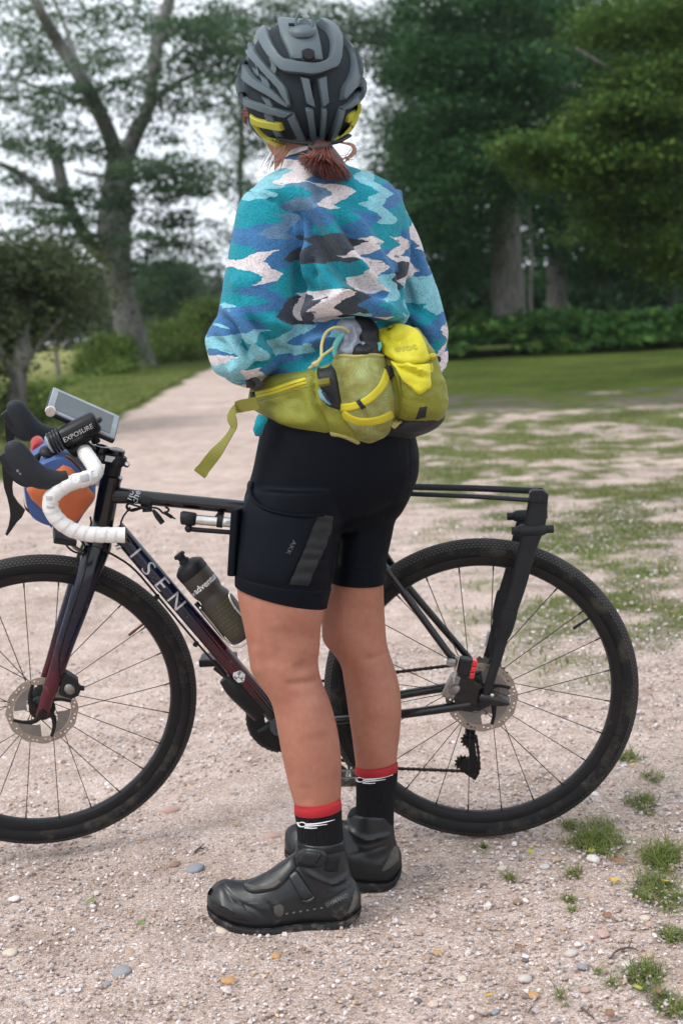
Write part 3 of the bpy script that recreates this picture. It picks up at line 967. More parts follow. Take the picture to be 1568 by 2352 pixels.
# ---------------------------------------------------------------- foliage helpers
def leafquads(C, size, flat=0.45, asp=0.55, var=0.35):
    n = len(C)
    nrm = RNG.normal(size=(n, 3)); nrm[:, 2] = np.abs(nrm[:, 2]) + flat * 2
    nrm /= np.linalg.norm(nrm, axis=1)[:, None]
    a = np.cross(nrm, RNG.normal(size=(n, 3))); a /= np.linalg.norm(a, axis=1)[:, None] + 1e-9
    b = np.cross(nrm, a)
    s = size * (1 + RNG.uniform(-var, var, (n, 1)))
    V = np.stack([C - a * s * 0.5, C - b * s * asp * 0.5 + nrm * s * 0.05, C + a * s * 0.5, C + b * s * asp * 0.5 + nrm * s * 0.05], 1).reshape(-1, 3)
    F = np.arange(n * 4).reshape(n, 4)
    return V, F

def clumps(blobs, n, per=60, sig=0.35, flat=0.35, shell=0.5):
    """blobs: (centre, rx, ry, rz, weight) -> leaf centres in flattened clumps"""
    w = np.array([q[4] for q in blobs], dtype=float); w /= w.sum()
    nc = max(1, n // per)
    ch = RNG.choice(len(blobs), nc, p=w)
    d = RNG.normal(size=(nc, 3)); d /= np.linalg.norm(d, axis=1)[:, None]
    r = RNG.uniform(shell ** 3, 1, nc) ** (1 / 3)
    cen = np.array([tuple(blobs[i][0]) for i in ch]) + d * r[:, None] * np.array([blobs[i][1:4] for i in ch])
    k = RNG.integers(0, nc, n)
    sg = sig * RNG.uniform(0.5, 1.4, nc)[k]
    off = RNG.normal(size=(n, 3)) * sg[:, None]
    off[:, 2] = off[:, 2] * flat - 0.12 * np.hypot(off[:, 0], off[:, 1])
    return cen[k] + off

def pb(u, v, ru, rv, Y, dY, w=None):
    k = Y / FOC
    return (P(u, v, Y), ru * k, dY, rv * k, w if w else ru * rv)

def limb(pts, res=None, Y=None, n=10):
    """pts: (u, v, Y, width in picture units)"""
    p = [P(a, b, y) for a, b, y, w in pts]
    r = [w * y / FOC / 2 for a, b, y, w in pts]
    return tube(p, r, n, res=res or len(pts) * 4)

def tree(name, label, limbs, blobs, n, leaf, bark, size=0.13, group=None, per=60, sig=0.4, flat=0.35, shell=0.35, cat='tree', twigs=0):
    base = P(limbs[0][0][0], limbs[0][0][1], limbs[0][0][2])
    t = empty(name, base, label, cat, group)
    tr = ripple(limb(limbs[0], n=16, res=28), 0.06, 1.6, seed=base.x)
    add('trunk', tr, bark, t)
    for L in limbs[1:]:
        add('limb', limb(L), bark, t)
    C = clumps(blobs, n, per, sig, flat, shell)
    add('crown', leafquads(C, size), leaf, t, smooth=False)
    return t
# ---------------------------------------------------------------- background trees
Yo = 45
oak_blobs = [pb(*q) for q in [
    (40, 40, 90, 40, Yo, 4), (170, 30, 80, 30, Yo - 3, 3), (300, 50, 90, 30, Yo + 2, 3), (450, 50, 90, 40, Yo - 2, 4), (60, 130, 70, 30, Yo - 2, 3), (200, 120, 80, 34, Yo + 3, 3),
    (420, 130, 110, 36, Yo, 4), (520, 160, 60, 40, Yo + 3, 3), (30, 220, 60, 32, Yo, 3), (170, 215, 70, 30, Yo - 3, 3), (330, 180, 60, 26, Yo - 2, 3), (470, 210, 80, 26, Yo - 1, 3),
    (110, 270, 80, 26, Yo - 3, 3), (230, 175, 60, 30, Yo - 3, 3), (300, 255, 60, 22, Yo - 3, 2), (430, 250, 60, 22, Yo, 2), (60, 320, 70, 30, Yo - 2, 3), (200, 330, 70, 24, Yo - 3, 3),
    (370, 300, 60, 22, Yo, 2), (30, 400, 50, 22, Yo - 3, 2), (120, 350, 60, 22, Yo - 4, 2), (400, 385, 100, 30, Yo - 3, 3), (320, 400, 60, 34, Yo - 4, 2), (440, 420, 90, 24, Yo - 2, 3),
    (380, 445, 90, 22, Yo - 4, 2), (262, 455, 40, 30, Yo - 4, 1.0), (120, 440, 70, 18, Yo - 3, 2), (60, 470, 70, 16, Yo - 3, 2), (160, 500, 80, 18, Yo - 4, 2),
    (390, 495, 90, 16, Yo - 3, 2), (440, 515, 80, 14, Yo - 3, 2), (60, 545, 90, 16, Yo - 3, 2), (170, 545, 90, 18, Yo - 4, 2), (360, 545, 80, 20, Yo - 4, 2), (430, 575, 70, 22, Yo - 2, 2),
    (345, 600, 60, 30, Yo - 2, 2), (210, 450, 40, 30, Yo - 4, 1.5), (500, 90, 80, 40, Yo + 2, 3)]]
tree('oak_tree', 'tall leaning oak with grey trunk and forked limbs beside the track', [
    [(322, 850, Yo, 84), (312, 815, Yo, 80), (298, 750, Yo, 68), (280, 670, Yo, 64), (266, 590, Yo, 70), (262, 510, Yo, 78), (268, 430, Yo, 66), (276, 360, Yo, 58)],
    [(276, 400, Yo, 46), (255, 320, Yo - 1, 38), (225, 250, Yo - 2, 36), (190, 185, Yo - 3, 34), (140, 105, Yo - 3, 30), (95, 30, Yo - 4, 26), (60, -50, Yo - 4, 22)],
    [(276, 395, Yo, 44), (310, 310, Yo, 38), (342, 245, Yo, 30), (352, 170, Yo, 28), (362, 95, Yo + 1, 30), (385, 15, Yo + 1, 26), (400, -60, Yo + 1, 22)],
    [(262, 600, Yo, 44), (215, 570, Yo - 1, 34), (172, 500, Yo - 2, 30), (148, 440, Yo - 2, 30), (132, 370, Yo - 2, 26), (116, 320, Yo - 2, 18)],
    [(148, 460, Yo - 2, 26), (110, 450, Yo - 3, 26), (60, 408, Yo - 3, 18), (0, 375, Yo - 4, 12)],
    [(340, 245, Yo, 18), (400, 195, Yo + 1, 14), (470, 160, Yo + 2, 9)],
    [(362, 95, Yo + 1, 16), (440, 55, Yo + 1, 12), (560, 22, Yo + 2, 8)],
    [(262, 405, Yo, 10), (210, 402, Yo - 1, 8), (172, 390, Yo - 2, 6)],
    [(190, 190, Yo - 2, 16), (150, 60, Yo, 10), (110, -30, Yo, 8)],
    [(225, 250, Yo - 2, 12), (120, 210, Yo - 2, 9), (20, 180, Yo - 2, 6)],
    [(172, 500, Yo - 2, 12), (90, 520, Yo - 3, 8), (20, 560, Yo - 3, 5)],
    [(268, 440, Yo, 12), (350, 400, Yo - 2, 9), (470, 380, Yo - 2, 5)]],
    oak_blobs, 27000, M['leaf_oak'], M['bark_pale'], 0.165, per=30, sig=0.40, flat=0.22, shell=0.1)

tree('thorn_tree', 'dull brownish thorn tree leaning in at the left edge', [
    [(38, 1010, 17, 40), (36, 930, 17, 36), (44, 850, 17, 30), (60, 760, 17.5, 22), (80, 660, 18, 14)],
    [(44, 860, 17, 18), (90, 790, 17.5, 12), (150, 720, 18, 7)], [(40, 880, 17, 16), (0, 800, 17, 12), (-40, 720, 17, 8)]],
    [pb(*q) for q in [(0, 620, 70, 50, 18, 1.2), (70, 640, 90, 60, 18.5, 1.2), (150, 660, 70, 50, 19, 1.2), (30, 740, 70, 50, 18, 1), (110, 720, 60, 30, 18.5, 1),
                      (0, 830, 46, 60, 17.5, 1), (80, 590, 80, 26, 19, 1), (195, 680, 40, 30, 19, 0.8), (5, 930, 36, 50, 17, 0.7)]],
    19000, M['leaf_dull'], M['bark'], 0.085, per=60, sig=0.24, flat=0.5, shell=0.1)

tree('willow_tree', 'mid green tree standing in the field right of the leaning oak', [
    [(372, 790, 62, 20), (368, 720, 62, 16), (372, 640, 62, 10)]],
    [pb(*q) for q in [(370, 640, 46, 46, 62, 2), (400, 690, 40, 40, 63, 2), (345, 680, 34, 40, 61, 1.5), (420, 620, 40, 26, 63, 2)]], 15000, M['leaf_oak'], M['bark'], 0.16, sig=0.5, shell=0.1)

tree('field_maple', 'small yellow green round tree at the bend of the track', [
    [(478, 850, 52, 10), (478, 800, 52, 8), (480, 730, 52, 5)]],
    [pb(*q) for q in [(478, 725, 38, 40, 52, 1), (470, 760, 36, 34, 52, 1), (510, 740, 36, 40, 53, 1)]], 9000, M['leaf_hedge'], M['bark'], 0.13, sig=0.35, shell=0.1)

def shrub(name, label, blobs, n, leaf, size, sig, stem, group=None):
    b = P(*stem)
    g = gz(b.x, b.y)
    t = empty(name, Vector((b.x, b.y, g)), label, 'shrub', group)
    for k in range(4):
        a = k * 1.7
        q = tuple(blobs[k % len(blobs)][0])
        add('stem', tube([(b.x + 0.2 * math.cos(a), b.y + 0.2 * math.sin(a), g - 0.1), ((b.x + q[0]) / 2, (b.y + q[1]) / 2, (g + q[2]) / 2 + 0.1), q], [0.05, 0.04, 0.015], 6, res=6), M['bark'], t)
    add('foliage', leafquads(clumps(blobs, n, 60, sig, 0.6, 0.1), size), leaf, t, smooth=False)
    return t
HG = 'hedge shrubs along the left verge'
shrub('hedge_shrub', 'dense green hedge shrub at the left of the oak trunk', [pb(*q) for q in [(246, 815, 44, 40, 41, 0.9), (222, 850, 36, 40, 40, 0.9), (270, 868, 50, 26, 39, 0.8), (240, 885, 46, 20, 38.5, 0.8), (262, 795, 26, 26, 44, 0.6)]], 22000, M['leaf_hedge'], 0.12, 0.26, (262, 900, 39), HG)
shrub('hedge_shrub', 'bright yellow green hedge shrub at the right of the oak trunk', [pb(*q) for q in [(380, 775, 50, 34, 50, 1.2), (430, 770, 50, 32, 51, 1.2), (400, 810, 60, 28, 48, 1.0), (470, 790, 44, 34, 52, 1.2), (365, 825, 36, 22, 47, 0.8)]], 20000, M['leaf_hedge'], 0.13, 0.3, (410, 840, 49), HG)
shrub('hedge_shrub', 'low dark shrub under the thorn tree by the handlebar', [pb(*q) for q in [(84, 915, 40, 22, 21, 0.5), (125, 940, 40, 14, 20.5, 0.5), (50, 945, 40, 20, 20, 0.5)]], 7000, M['leaf_hedge'], 0.085, 0.16, (90, 960, 20.5), HG)
shrub('hedge_shrub', 'low leafy shrub between fence post and hedge', [pb(*q) for q in [(180, 900, 34, 16, 33, 0.6), (150, 900, 30, 14, 32, 0.6)]], 5000, M['leaf_hedge'], 0.1, 0.2, (170, 915, 33), HG)

for lab, top, bot, Y in (('weathered wooden fence post standing clear of the hedge', (128, 800), (139, 893), 34.0), ('thin wooden fence post half hidden by hedge shrub', (209, 790), (216, 850), 42.0)):
    a, b = P(*bot, Y), P(*top, Y)
    a.z = gz(a.x, a.y) - 0.05
    w = 0.055
    rings = []
    for k in range(6):
        c = a.lerp(b, k / 5)
        s = w * (1 - 0.12 * k / 5)
        rings.append([(c.x + s * ca + 0.006 * math.sin(k * 3), c.y + s * sa, c.z + (0.02 * ca if k == 5 else 0)) for ca, sa in ((1, 0.9), (0.2, 1.1), (-1, 0.95), (-1.1, 0), (-0.9, -1), (0.1, -1.05), (1, -0.9), (1.1, 0.1))])
    add('fence_post', loft(rings), M['post'], smooth=False, label=lab, cat='post', group='field fence posts', origin=a)

# far wood closing the field
def far_wood(name, label, blobs, n, leaf, size, sig):
    add(name, leafquads(clumps(blobs, n, 50, sig, 0.5, 0.0), size), leaf, smooth=False, kind='stuff', label=label)
far_wood('far_wood', 'distant bluish belt of trees beyond the field', [pb(u, 690 + 30 * math.sin(u * 0.05) + (0 if u > 250 else -10), 40, 60, 150 + 10 * math.sin(u), 5) for u in range(100, 640, 22)] + [pb(u, 750, 40, 24, 140, 3) for u in range(60, 640, 22)] + [pb(u, 735 + 20 * math.sin(u * 0.03), 70, 60, 135, 5) for u in range(-2600, 80, 60)], 56000, M['far'], 0.75, 1.6)

# right hand wood
tree('oak_tree', 'broad oak trunk in the wood with mossy grey bark', [
    [(1172, 790, 38, 100), (1170, 745, 38, 86), (1166, 640, 38, 76), (1160, 520, 38, 68), (1156, 400, 38, 64), (1152, 260, 38, 60), (1150, 120, 38, 54), (1145, -40, 38, 46)],
    [(1156, 380, 38, 30), (1090, 330, 37, 18), (1020, 300, 36, 9)], [(1154, 300, 38, 30), (1240, 230, 37, 18), (1320, 190, 36, 8)], [(1152, 180, 38, 24), (1060, 110, 38, 16), (980, 60, 38, 8)],
    [(1158, 450, 38, 22), (1100, 440, 36, 12), (1040, 470, 35, 6)]],
    [pb(*q) for q in [(1010, 60, 90, 60, 38, 4), (1120, 40, 100, 60, 37, 4), (1240, 40, 90, 50, 39, 4), (960, 150, 70, 50, 37, 3), (1060, 160, 90, 60, 36, 3), (1180, 170, 90, 60, 35, 2), (1010, 270, 90, 60, 36, 3),
                      (1110, 280, 70, 50, 35, 2), (960, 360, 70, 60, 37, 3), (1060, 370, 80, 50, 35, 3), (1000, 450, 80, 50, 36, 3), (1090, 460, 60, 46, 36, 3), (1040, 540, 80, 46, 37, 3), (960, 500, 60, 60, 38, 3),
                      (1000, 620, 70, 50, 39, 3), (1090, 600, 50, 60, 40, 3), (1250, 300, 60, 60, 37, 2), (1200, 400, 50, 60, 36, 2)]],
    52000, M['leaf_dark'], M['bark'], 0.14, per=60, sig=0.4, flat=0.3, shell=0.05)
tree('oak_tree', 'oak with lit olive foliage reaching in from the right edge', [
    [(1640, 900, 27, 90), (1636, 700, 27, 80), (1630, 450, 27, 76), (1622, 200, 27, 66), (1610, -60, 27, 50)],
    [(1630, 520, 27, 34), (1500, 470, 25, 20), (1380, 400, 24, 11), (1260, 330, 24, 5)], [(1628, 360, 27, 34), (1500, 250, 25, 20), (1400, 160, 24, 10), (1320, 110, 24, 5)],
    [(1632, 600, 27, 26), (1520, 600, 25, 14), (1420, 560, 24, 6)], [(1600, 220, 27, 22), (1500, 90, 26, 12), (1440, 10, 26, 7)],
    [(1480, 300, 25, 8), (1400, 300, 24, 6), (1330, 360, 24, 3)]],
    [pb(*q) for q in [(1540, 40, 70, 50, 25, 1.6), (1450, 60, 80, 50, 25, 1.6), (1360, 60, 60, 40, 26, 1.4), (1540, 150, 60, 50, 25, 1.5), (1460, 180, 80, 40, 24.5, 1.4), (1500, 260, 90, 40, 24, 1.4), (1400, 260, 80, 36, 24, 1.2),
                      (1310, 320, 60, 30, 24, 1), (1240, 350, 60, 34, 23.5, 0.9), (1190, 330, 40, 26, 23.5, 0.8), (1380, 350, 80, 36, 24, 1.2), (1480, 370, 90, 36, 24, 1.2), (1550, 350, 50, 50, 24.5, 1.2), (1300, 400, 70, 28, 24, 1),
                      (1420, 450, 90, 40, 24.5, 1.2), (1530, 470, 60, 50, 25, 1.2), (1380, 520, 60, 34, 25, 1.2), (1480, 560, 80, 36, 25, 1.2), (1550, 600, 50, 40, 25, 1.2), (1560, 250, 40, 50, 25, 1.2)]],
    52000, M['leaf_bright'], M['bark'], 0.10, per=60, sig=0.26, flat=0.35, shell=0.05)
tree('oak_tree', 'dark oak behind the lit branches deep in the wood', [
    [(1282, 760, 48, 56), (1280, 700, 48, 50), (1278, 560, 48, 42), (1275, 380, 48, 36), (1280, 150, 48, 30), (1285, -40, 48, 24)],
    [(1278, 420, 48, 18), (1360, 330, 47, 10), (1440, 280, 46, 5)], [(1276, 380, 48, 16), (1220, 300, 47, 8)]],
    [pb(*q) for q in [(1290, 40, 90, 50, 47, 4), (1390, 60, 90, 60, 48, 4), (1500, 60, 80, 60, 50, 4), (1300, 150, 80, 50, 46, 4), (1400, 200, 80, 60, 48, 4), (1500, 220, 90, 60, 49, 4), (1320, 270, 80, 50, 47, 4),
                      (1420, 330, 90, 60, 48, 4), (1530, 380, 60, 70, 49, 4), (1300, 400, 70, 60, 47, 3), (1400, 450, 90, 50, 48, 4), (1310, 520, 80, 50, 47, 3), (1420, 570, 90, 46, 48, 4), (1530, 540, 60, 60, 49, 3), (1250, 560, 50, 40, 46, 3), (1350, 620, 90, 30, 49, 3), (1480, 640, 80, 30, 50, 3), (1240, 470, 50, 50, 46, 3)]],
    46000, M['leaf_dark'], M['bark'], 0.17, per=60, sig=0.5, flat=0.35, shell=0.05)
tree('ash_tree', 'sparse hazy tree rising behind the helmet against the sky', [
    [(958, 760, 64, 34), (952, 560, 64, 28), (948, 400, 64, 24), (944, 250, 64, 20), (938, 100, 64, 16), (930, -40, 64, 10)],
    [(944, 260, 64, 10), (900, 160, 63, 7), (870, 60, 63, 4)], [(942, 200, 64, 9), (980, 110, 65, 6), (1000, 30, 65, 4)], [(948, 380, 64, 9), (900, 330, 63, 6), (860, 300, 63, 3)]],
    [pb(*q) for q in [(880, 40, 60, 50, 63, 3), (950, 60, 60, 60, 64, 3), (830, 80, 60, 50, 63, 3), (880, 150, 60, 40, 64, 3), (930, 190, 50, 50, 65, 3), (870, 260, 50, 40, 63, 3), (920, 300, 60, 50, 64, 3), (880, 360, 50, 40, 63, 3), (930, 420, 60, 60, 65, 3), (870, 440, 40, 50, 64, 3), (760, 60, 60, 50, 64, 3), (850, 520, 60, 60, 66, 3), (930, 560, 60, 80, 66, 3)]],
    17000, M['leaf_oak'], M['bark'], 0.2, per=34, sig=0.5, flat=0.4, shell=0.05)
tree('ash_tree', 'thin far tree between the leaning oak and the helmet', [
    [(560, 780, 70, 20), (556, 560, 70, 16), (552, 380, 70, 13), (560, 200, 70, 10), (565, 20, 70, 7)],
    [(555, 300, 70, 6), (520, 220, 69, 4), (500, 150, 69, 3)], [(558, 240, 70, 6), (600, 140, 70, 4)]],
    [pb(*q) for q in [(545, 60, 60, 50, 70, 3), (620, 40, 60, 40, 70, 3), (560, 150, 50, 40, 70, 3), (540, 250, 40, 40, 69, 3), (560, 330, 40, 40, 70, 3), (530, 400, 34, 30, 70, 3), (580, 450, 40, 50, 70, 3), (560, 550, 50, 40, 70, 3), (600, 240, 40, 50, 70, 3), (680, 30, 60, 40, 70, 3)]],
    11000, M['leaf_oak'], M['bark'], 0.2, per=36, sig=0.55, flat=0.4, shell=0.05)
for lab, path in (('slimmest grey stem just right of the broad oak trunk', [(1222, 760, 44, 10), (1218, 680, 44, 9), (1221, 590, 44, 8), (1215, 480, 44, 7), (1219, 300, 44, 5)]),
                  ('thin dark trunk at the back of the wood between oaks', [(1392, 760, 62, 40), (1390, 690, 62, 34), (1392, 560, 62, 28), (1390, 400, 62, 22)]),
                  ('pair-like slim grey trunk near the right edge of the wood', [(1546, 780, 52, 26), (1545, 700, 52, 24), (1541, 560, 52, 20), (1540, 380, 52, 16)]),
                  ('short grey trunk just right of the blue sleeve', [(1066, 780, 62, 26), (1064, 700, 62, 22), (1060, 560, 62, 18), (1055, 400, 62, 14)])):
    b = P(path[0][0], path[0][1], path[0][2])
    c = P(path[-1][0], path[-1][1] - 40, path[-1][2])
    t = empty('woodland_tree', b, lab, 'tree', 'slim trunks in the wood')
    add('trunk', limb(path, n=12, res=14), M['bark'] if 'slimmest' in lab else M['bark_dark'], t)
    add('crown', leafquads(clumps([(c, 2.4, 2.0, 2.2, 1.0)], 5000, 50, 0.5, 0.4, 0.1), 0.17), M['leaf_dark'], t, smooth=False)
far_wood('wood_interior', 'dark mass of leaves filling the back of the wood', [pb(u, v, 70, 50, 72 + 3 * math.sin(u * 3 + v), 4) for u in range(980, 1640, 60) for v in range(20, 700, 70)] + [pb(u, v, 90, 70, 66 + 4 * math.sin(u * 2 + v), 4) for u in range(1640, 3000, 100) for v in range(150, 720, 110)], 62000, M['leaf_dark'], 0.42, 0.9)
far_wood('wood_undergrowth', 'leafy undergrowth in the gloom between the trunks', [pb(u, 680, 60, 60, 66 + 3 * math.sin(u), 3) for u in range(960, 1640, 32)], 30000, M['leaf_dark'], 0.40, 0.8)

def bracken():
    n = 40000
    Y = RNG.uniform(35.5, 43, n // 30)
    X = np.where(RNG.uniform(size=n // 30) < 0.72, RNG.uniform(-0.5, 12.5, n // 30), RNG.uniform(12.5, 26, n // 30))
    top = np.array([1.08 + 0.6 * nz2(a, b, 0.55, 3.0) for a, b in zip(X, Y)]) * np.clip((Y - 35.2) / 1.2, 0.35, 1)
    z = np.array([gz(a, b) for a, b in zip(X, Y)])
    V = []
    C = []
    for a, b, t, g in zip(X, Y, top, z):
        th = RNG.uniform(0, 2 * math.pi, 3)
        for q in th:
            s = np.linspace(0.1, 1, 10)[:, None]
            L = 0.75
            C.append(np.hstack([a + s * L * math.cos(q), b + s * L * math.sin(q), g + t * (0.35 + 1.05 * s - 0.75 * s * s)]) + RNG.normal(size=(10, 3)) * 0.05)
    C = np.concatenate(C)
    add('bracken', leafquads(C, 0.24, 0.5, 0.6), M['fern'], smooth=False, kind='stuff', label='bank of green bracken along the foot of the wood')
bracken()

# verge and lawn grass: blades nobody could count
def blades(C, h, w, lean=0.4):
    n = len(C)
    th = RNG.uniform(0, 2 * math.pi, n); d = np.stack([np.cos(th), np.sin(th), np.zeros(n)], 1)
    s = np.stack([-np.sin(th), np.cos(th), np.zeros(n)], 1)
    hh = h * RNG.uniform(0.5, 1.3, n)
    ln = lean * RNG.uniform(0.2, 1.6, n)
    up = np.array([0, 0, 1.0])
    a = C - s * w / 2; b = C + s * w / 2
    m1 = C + d * (hh * ln * 0.35)[:, None] + up * (hh * 0.6)[:, None]
    tip = C + d * (hh * ln)[:, None] + up * hh[:, None]
    V = np.stack([a, b, m1 + s * w * 0.35, m1 - s * w * 0.35, tip], 1).reshape(-1, 3)
    k = (np.arange(n) * 5)[:, None]
    F = [tuple(q) for q in np.concatenate([k + [0, 1, 2, 3]], 1).tolist()] + [tuple(q) for q in (k + [3, 2, 4]).tolist()]
    return V, F

def lawn():
    pts = []
    tries = 110000
    y = np.sqrt(RNG.uniform(4.2 ** 2, 17 ** 2, tries)); x = RNG.uniform(-0.27, 0.27, tries) * y
    for a, b in zip(x, y):
        g, s = masks(a, b)
        if RNG.uniform() < (g - 0.25) * 1.2: pts.append((a, b, gz(a, b)))
    C = np.array(pts)
    add('grass', blades(C, 0.024, 0.006, 1.0), M['blade'], smooth=False, kind='stuff', label='thin short grass growing through the gravel at the right')
    y = np.sqrt(RNG.uniform(9 ** 2, 34 ** 2, 26000)); x = -3.05 - 0.012 * y - RNG.power(0.7, 26000) * 2.2
    C = np.stack([x, y, [gz(a, b) for a, b in zip(x, y)]], 1)
    add('verge_grass', blades(C, 0.10, 0.014, 0.7), M['blade'], smooth=False, kind='stuff', label='green grass verge along the left side of the track')
lawn()
# ---------------------------------------------------------------- bicycle
LEAN = math.radians(5.0)
WR = 0.3555                                              # wheel radius over the tyre
R0 = CO + ray(1103, 1586) * 3.23                         # rear hub
ES = Vector((1, -0.055, 0)).normalized()
EW0 = Vector((ES.y, -ES.x, 0))                           # level, towards the near side
ET = Vector((0, 0, 1)) * math.cos(LEAN) + EW0 * math.sin(LEAN)
EW = EW0 * math.cos(LEAN) - Vector((0, 0, 1)) * math.sin(LEAN)

def onplane(u, v, o, n):
    d = ray(u, v)
    return CO + d * ((o - CO).dot(n) / d.dot(n))
def RB(u, v, w=0.0):
    return onplane(u, v, R0 + EW * w, EW)
AX0, AX1 = RB(229, 1241), RB(257, 1092)
AXD = (AX1 - AX0).normalized()
STEER = math.radians(15)
EWF = (Matrix.Rotation(-STEER, 3, AXD) @ EW)
if EWF.x < EW.x: EWF = (Matrix.Rotation(STEER, 3, AXD) @ EW)
ESF = None
def RF(u, v, w=0.0):
    return onplane(u, v, AX0 + EWF * w, EWF)

bike = empty('bicycle', frame(R0 - ET * WR, ES, -EW, ET), 'dark gravel bicycle with white bar tape and rear rack leaning behind the cyclist', 'bicycle')

NAVY, MAROON, INK = np.array((0.005, 0.008, 0.028)), np.array((0.060, 0.004, 0.012)), np.array((0.004, 0.005, 0.007))
def painted(name, pts, rad, stops, n=20, res=40, parent=None, flat=None):
    vf = tube(pts, rad, n, res=res, flat=flat)
    t = np.repeat(np.linspace(0, 1, res), n)
    xs = [s[0] for s in stops]
    c = np.stack([np.interp(t, xs, [s[1][k] for s in stops]) for k in range(3)], 1)
    return add(name, vf, M['paint'], parent or bike, col=c)

# frame: the tubes are one welded part with its lettering on it
fr = painted('frame', [RB(266, 1214), RB(430, 1406), RB(641, 1654)], 0.0200, [(0, INK), (0.15, NAVY), (0.45, NAVY * 0.8), (0.62, MAROON * 0.6), (0.78, MAROON), (0.86, MAROON * 0.4), (0.92, INK), (1, INK)])
def ft(name, pts, rad, mat_='gloss', n=16, res=None, flat=None):
    return add(name, tube(pts, rad, n, res=res, flat=flat), M[mat_], fr)
ft('head_tube', [RB(257, 1092), RB(254, 1105), RB(232, 1228), RB(229, 1241)], [0.0255, 0.0235, 0.0235, 0.0262], n=24)
ft('top_tube', [RB(262, 1137), RB(300, 1140), RB(762, 1186)], [0.020, 0.0162, 0.0158], n=20, res=10)
ft('seat_tube', [RB(643, 1668), RB(760, 1180)], [0.017, 0.0165])
ft('bottom_bracket', [RB(643, 1668, -0.036), RB(643, 1668, 0.036)], 0.023, n=24)
for sgn in (1, -1):
    ft('chainstay', [RB(655, 1664 if sgn > 0 else 1650, 0.03 * sgn), RB(800, 1650 if sgn > 0 else 1620, 0.045 * sgn), RB(930, 1639 if sgn > 0 else 1594, 0.058 * sgn), RB(1080, 1618 if sgn > 0 else 1570, 0.066 * sgn)], [0.013, 0.012, 0.0105, 0.0105], res=16)
    SS = [(775, 1200), (815, 1222), (885, 1305), (1062, 1545)] if sgn > 0 else [(785, 1190), (840, 1215), (935, 1346), (1092, 1530)]
    ft('seatstay', [RB(*q, w_ * sgn) for q, w_ in zip(SS, (0.018, 0.034, 0.048, 0.064))], [0.0085, 0.0085, 0.0088, 0.0078], res=20)
    dp = [RB(*q, 0.066 * sgn) for q in ((1042, 1604), (1060, 1545), (1078, 1534), (1090, 1565), (1122, 1586), (1124, 1620), (1100, 1632), (1046, 1628))]
    if sgn < 0: dp = [p - ET * 0.0 for p in dp]
    o = dp[0]
    add('dropout', prism([((p - o).dot(ES), (p - o).dot(ET)) for p in dp], 0.012, frame(o, ES, ET, ES.cross(ET)), 0.002), M['gloss'], fr, smooth=False)
ft('seat_stay_bridge', [RB(828, 1238, 0.03), RB(828, 1238, -0.03)], 0.006)
# lettering wrapped on the down tube
DA, DB = RB(266, 1214), RB(641, 1654)
DD = (DB - DA).normalized()
DN = EW - DD * EW.dot(DD); DN.normalize()
DU = DN.cross(DD)
if DU.dot(ET) < 0: DU = -DU
def wrap(s, a, b, c0, dd, dn, du, rad, along, up, size, stretch=1.0, **kw):
    v, f = textvf(s, size, cuts=3, **kw)
    out = []
    for x, y, _ in v:
        th = (y + up) / rad
        out.append(tuple(c0 + dd * (along + x * stretch) + (dn * math.cos(th) + du * math.sin(th)) * (rad + 0.0006)))
    return np.array(out), f
LEN = (DB - DA).length
for ch, uv_ in (('I', (317, 1266)), ('S', (344, 1304)), ('E', (382, 1334)), ('N', (413, 1376))):
    al = (RB(*uv_, 0.02) - DA).dot(DD)
    add('letter', wrap(ch, 0, 0, DA, DD, DN, DU, 0.0202, al, 0.002, 0.050), M['silverprint'], fr, smooth=False)
# hexagonal white badge
hexa = []
al0 = (RB(556, 1549, 0.02) - DA).dot(DD)
hv = [(0, 0)] + [(0.0165 * math.cos(math.radians(60 * k + 10)), 0.0165 * math.sin(math.radians(60 * k + 10))) for k in range(6)]
grid = []; gf = []
def wrap2(pts, rad, al, lift=0.0007):
    return [tuple(DA + DD * (al + x) + (DN * math.cos(y / rad) + DU * math.sin(y / rad)) * (rad + lift)) for x, y in pts]
for k in range(3):
    q = [hv[0], hv[1 + 2 * k], hv[1 + (2 * k + 1) % 6], hv[1 + (2 * k + 2) % 6]]
    cx, cy = sum(p[0] for p in q) / 4, sum(p[1] for p in q) / 4
    q = [(cx + (p[0] - cx) * 0.9, cy + (p[1] - cy) * 0.9) for p in q]
    sub = []
    for i in range(5):
        for j in range(5):
            s, t = i / 4, j / 4
            sub.append(tuple((q[0][m_] * (1 - s) + q[1][m_] * s) * (1 - t) + (q[3][m_] * (1 - s) + q[2][m_] * s) * t for m_ in (0, 1)))
    b0 = len(grid); grid += sub
    gf += [(b0 + i * 5 + j, b0 + i * 5 + j + 1, b0 + (i + 1) * 5 + j + 1, b0 + (i + 1) * 5 + j) for i in range(4) for j in range(4)]
add('badge', (wrap2(grid, 0.0202, al0), gf), M['white'], fr, smooth=False)
for ch, dx, dy in (('B', -0.006, 0.006), ('K', 0.008, 0.003), ('M', -0.003, -0.009)):
    v, f = textvf(ch, 0.013, cuts=1)
    add('badge_letter', (wrap2([(p[0] + dx, p[1] + dy) for p in v], 0.0202, al0, 0.0012), f), M['black'], fr, smooth=False)
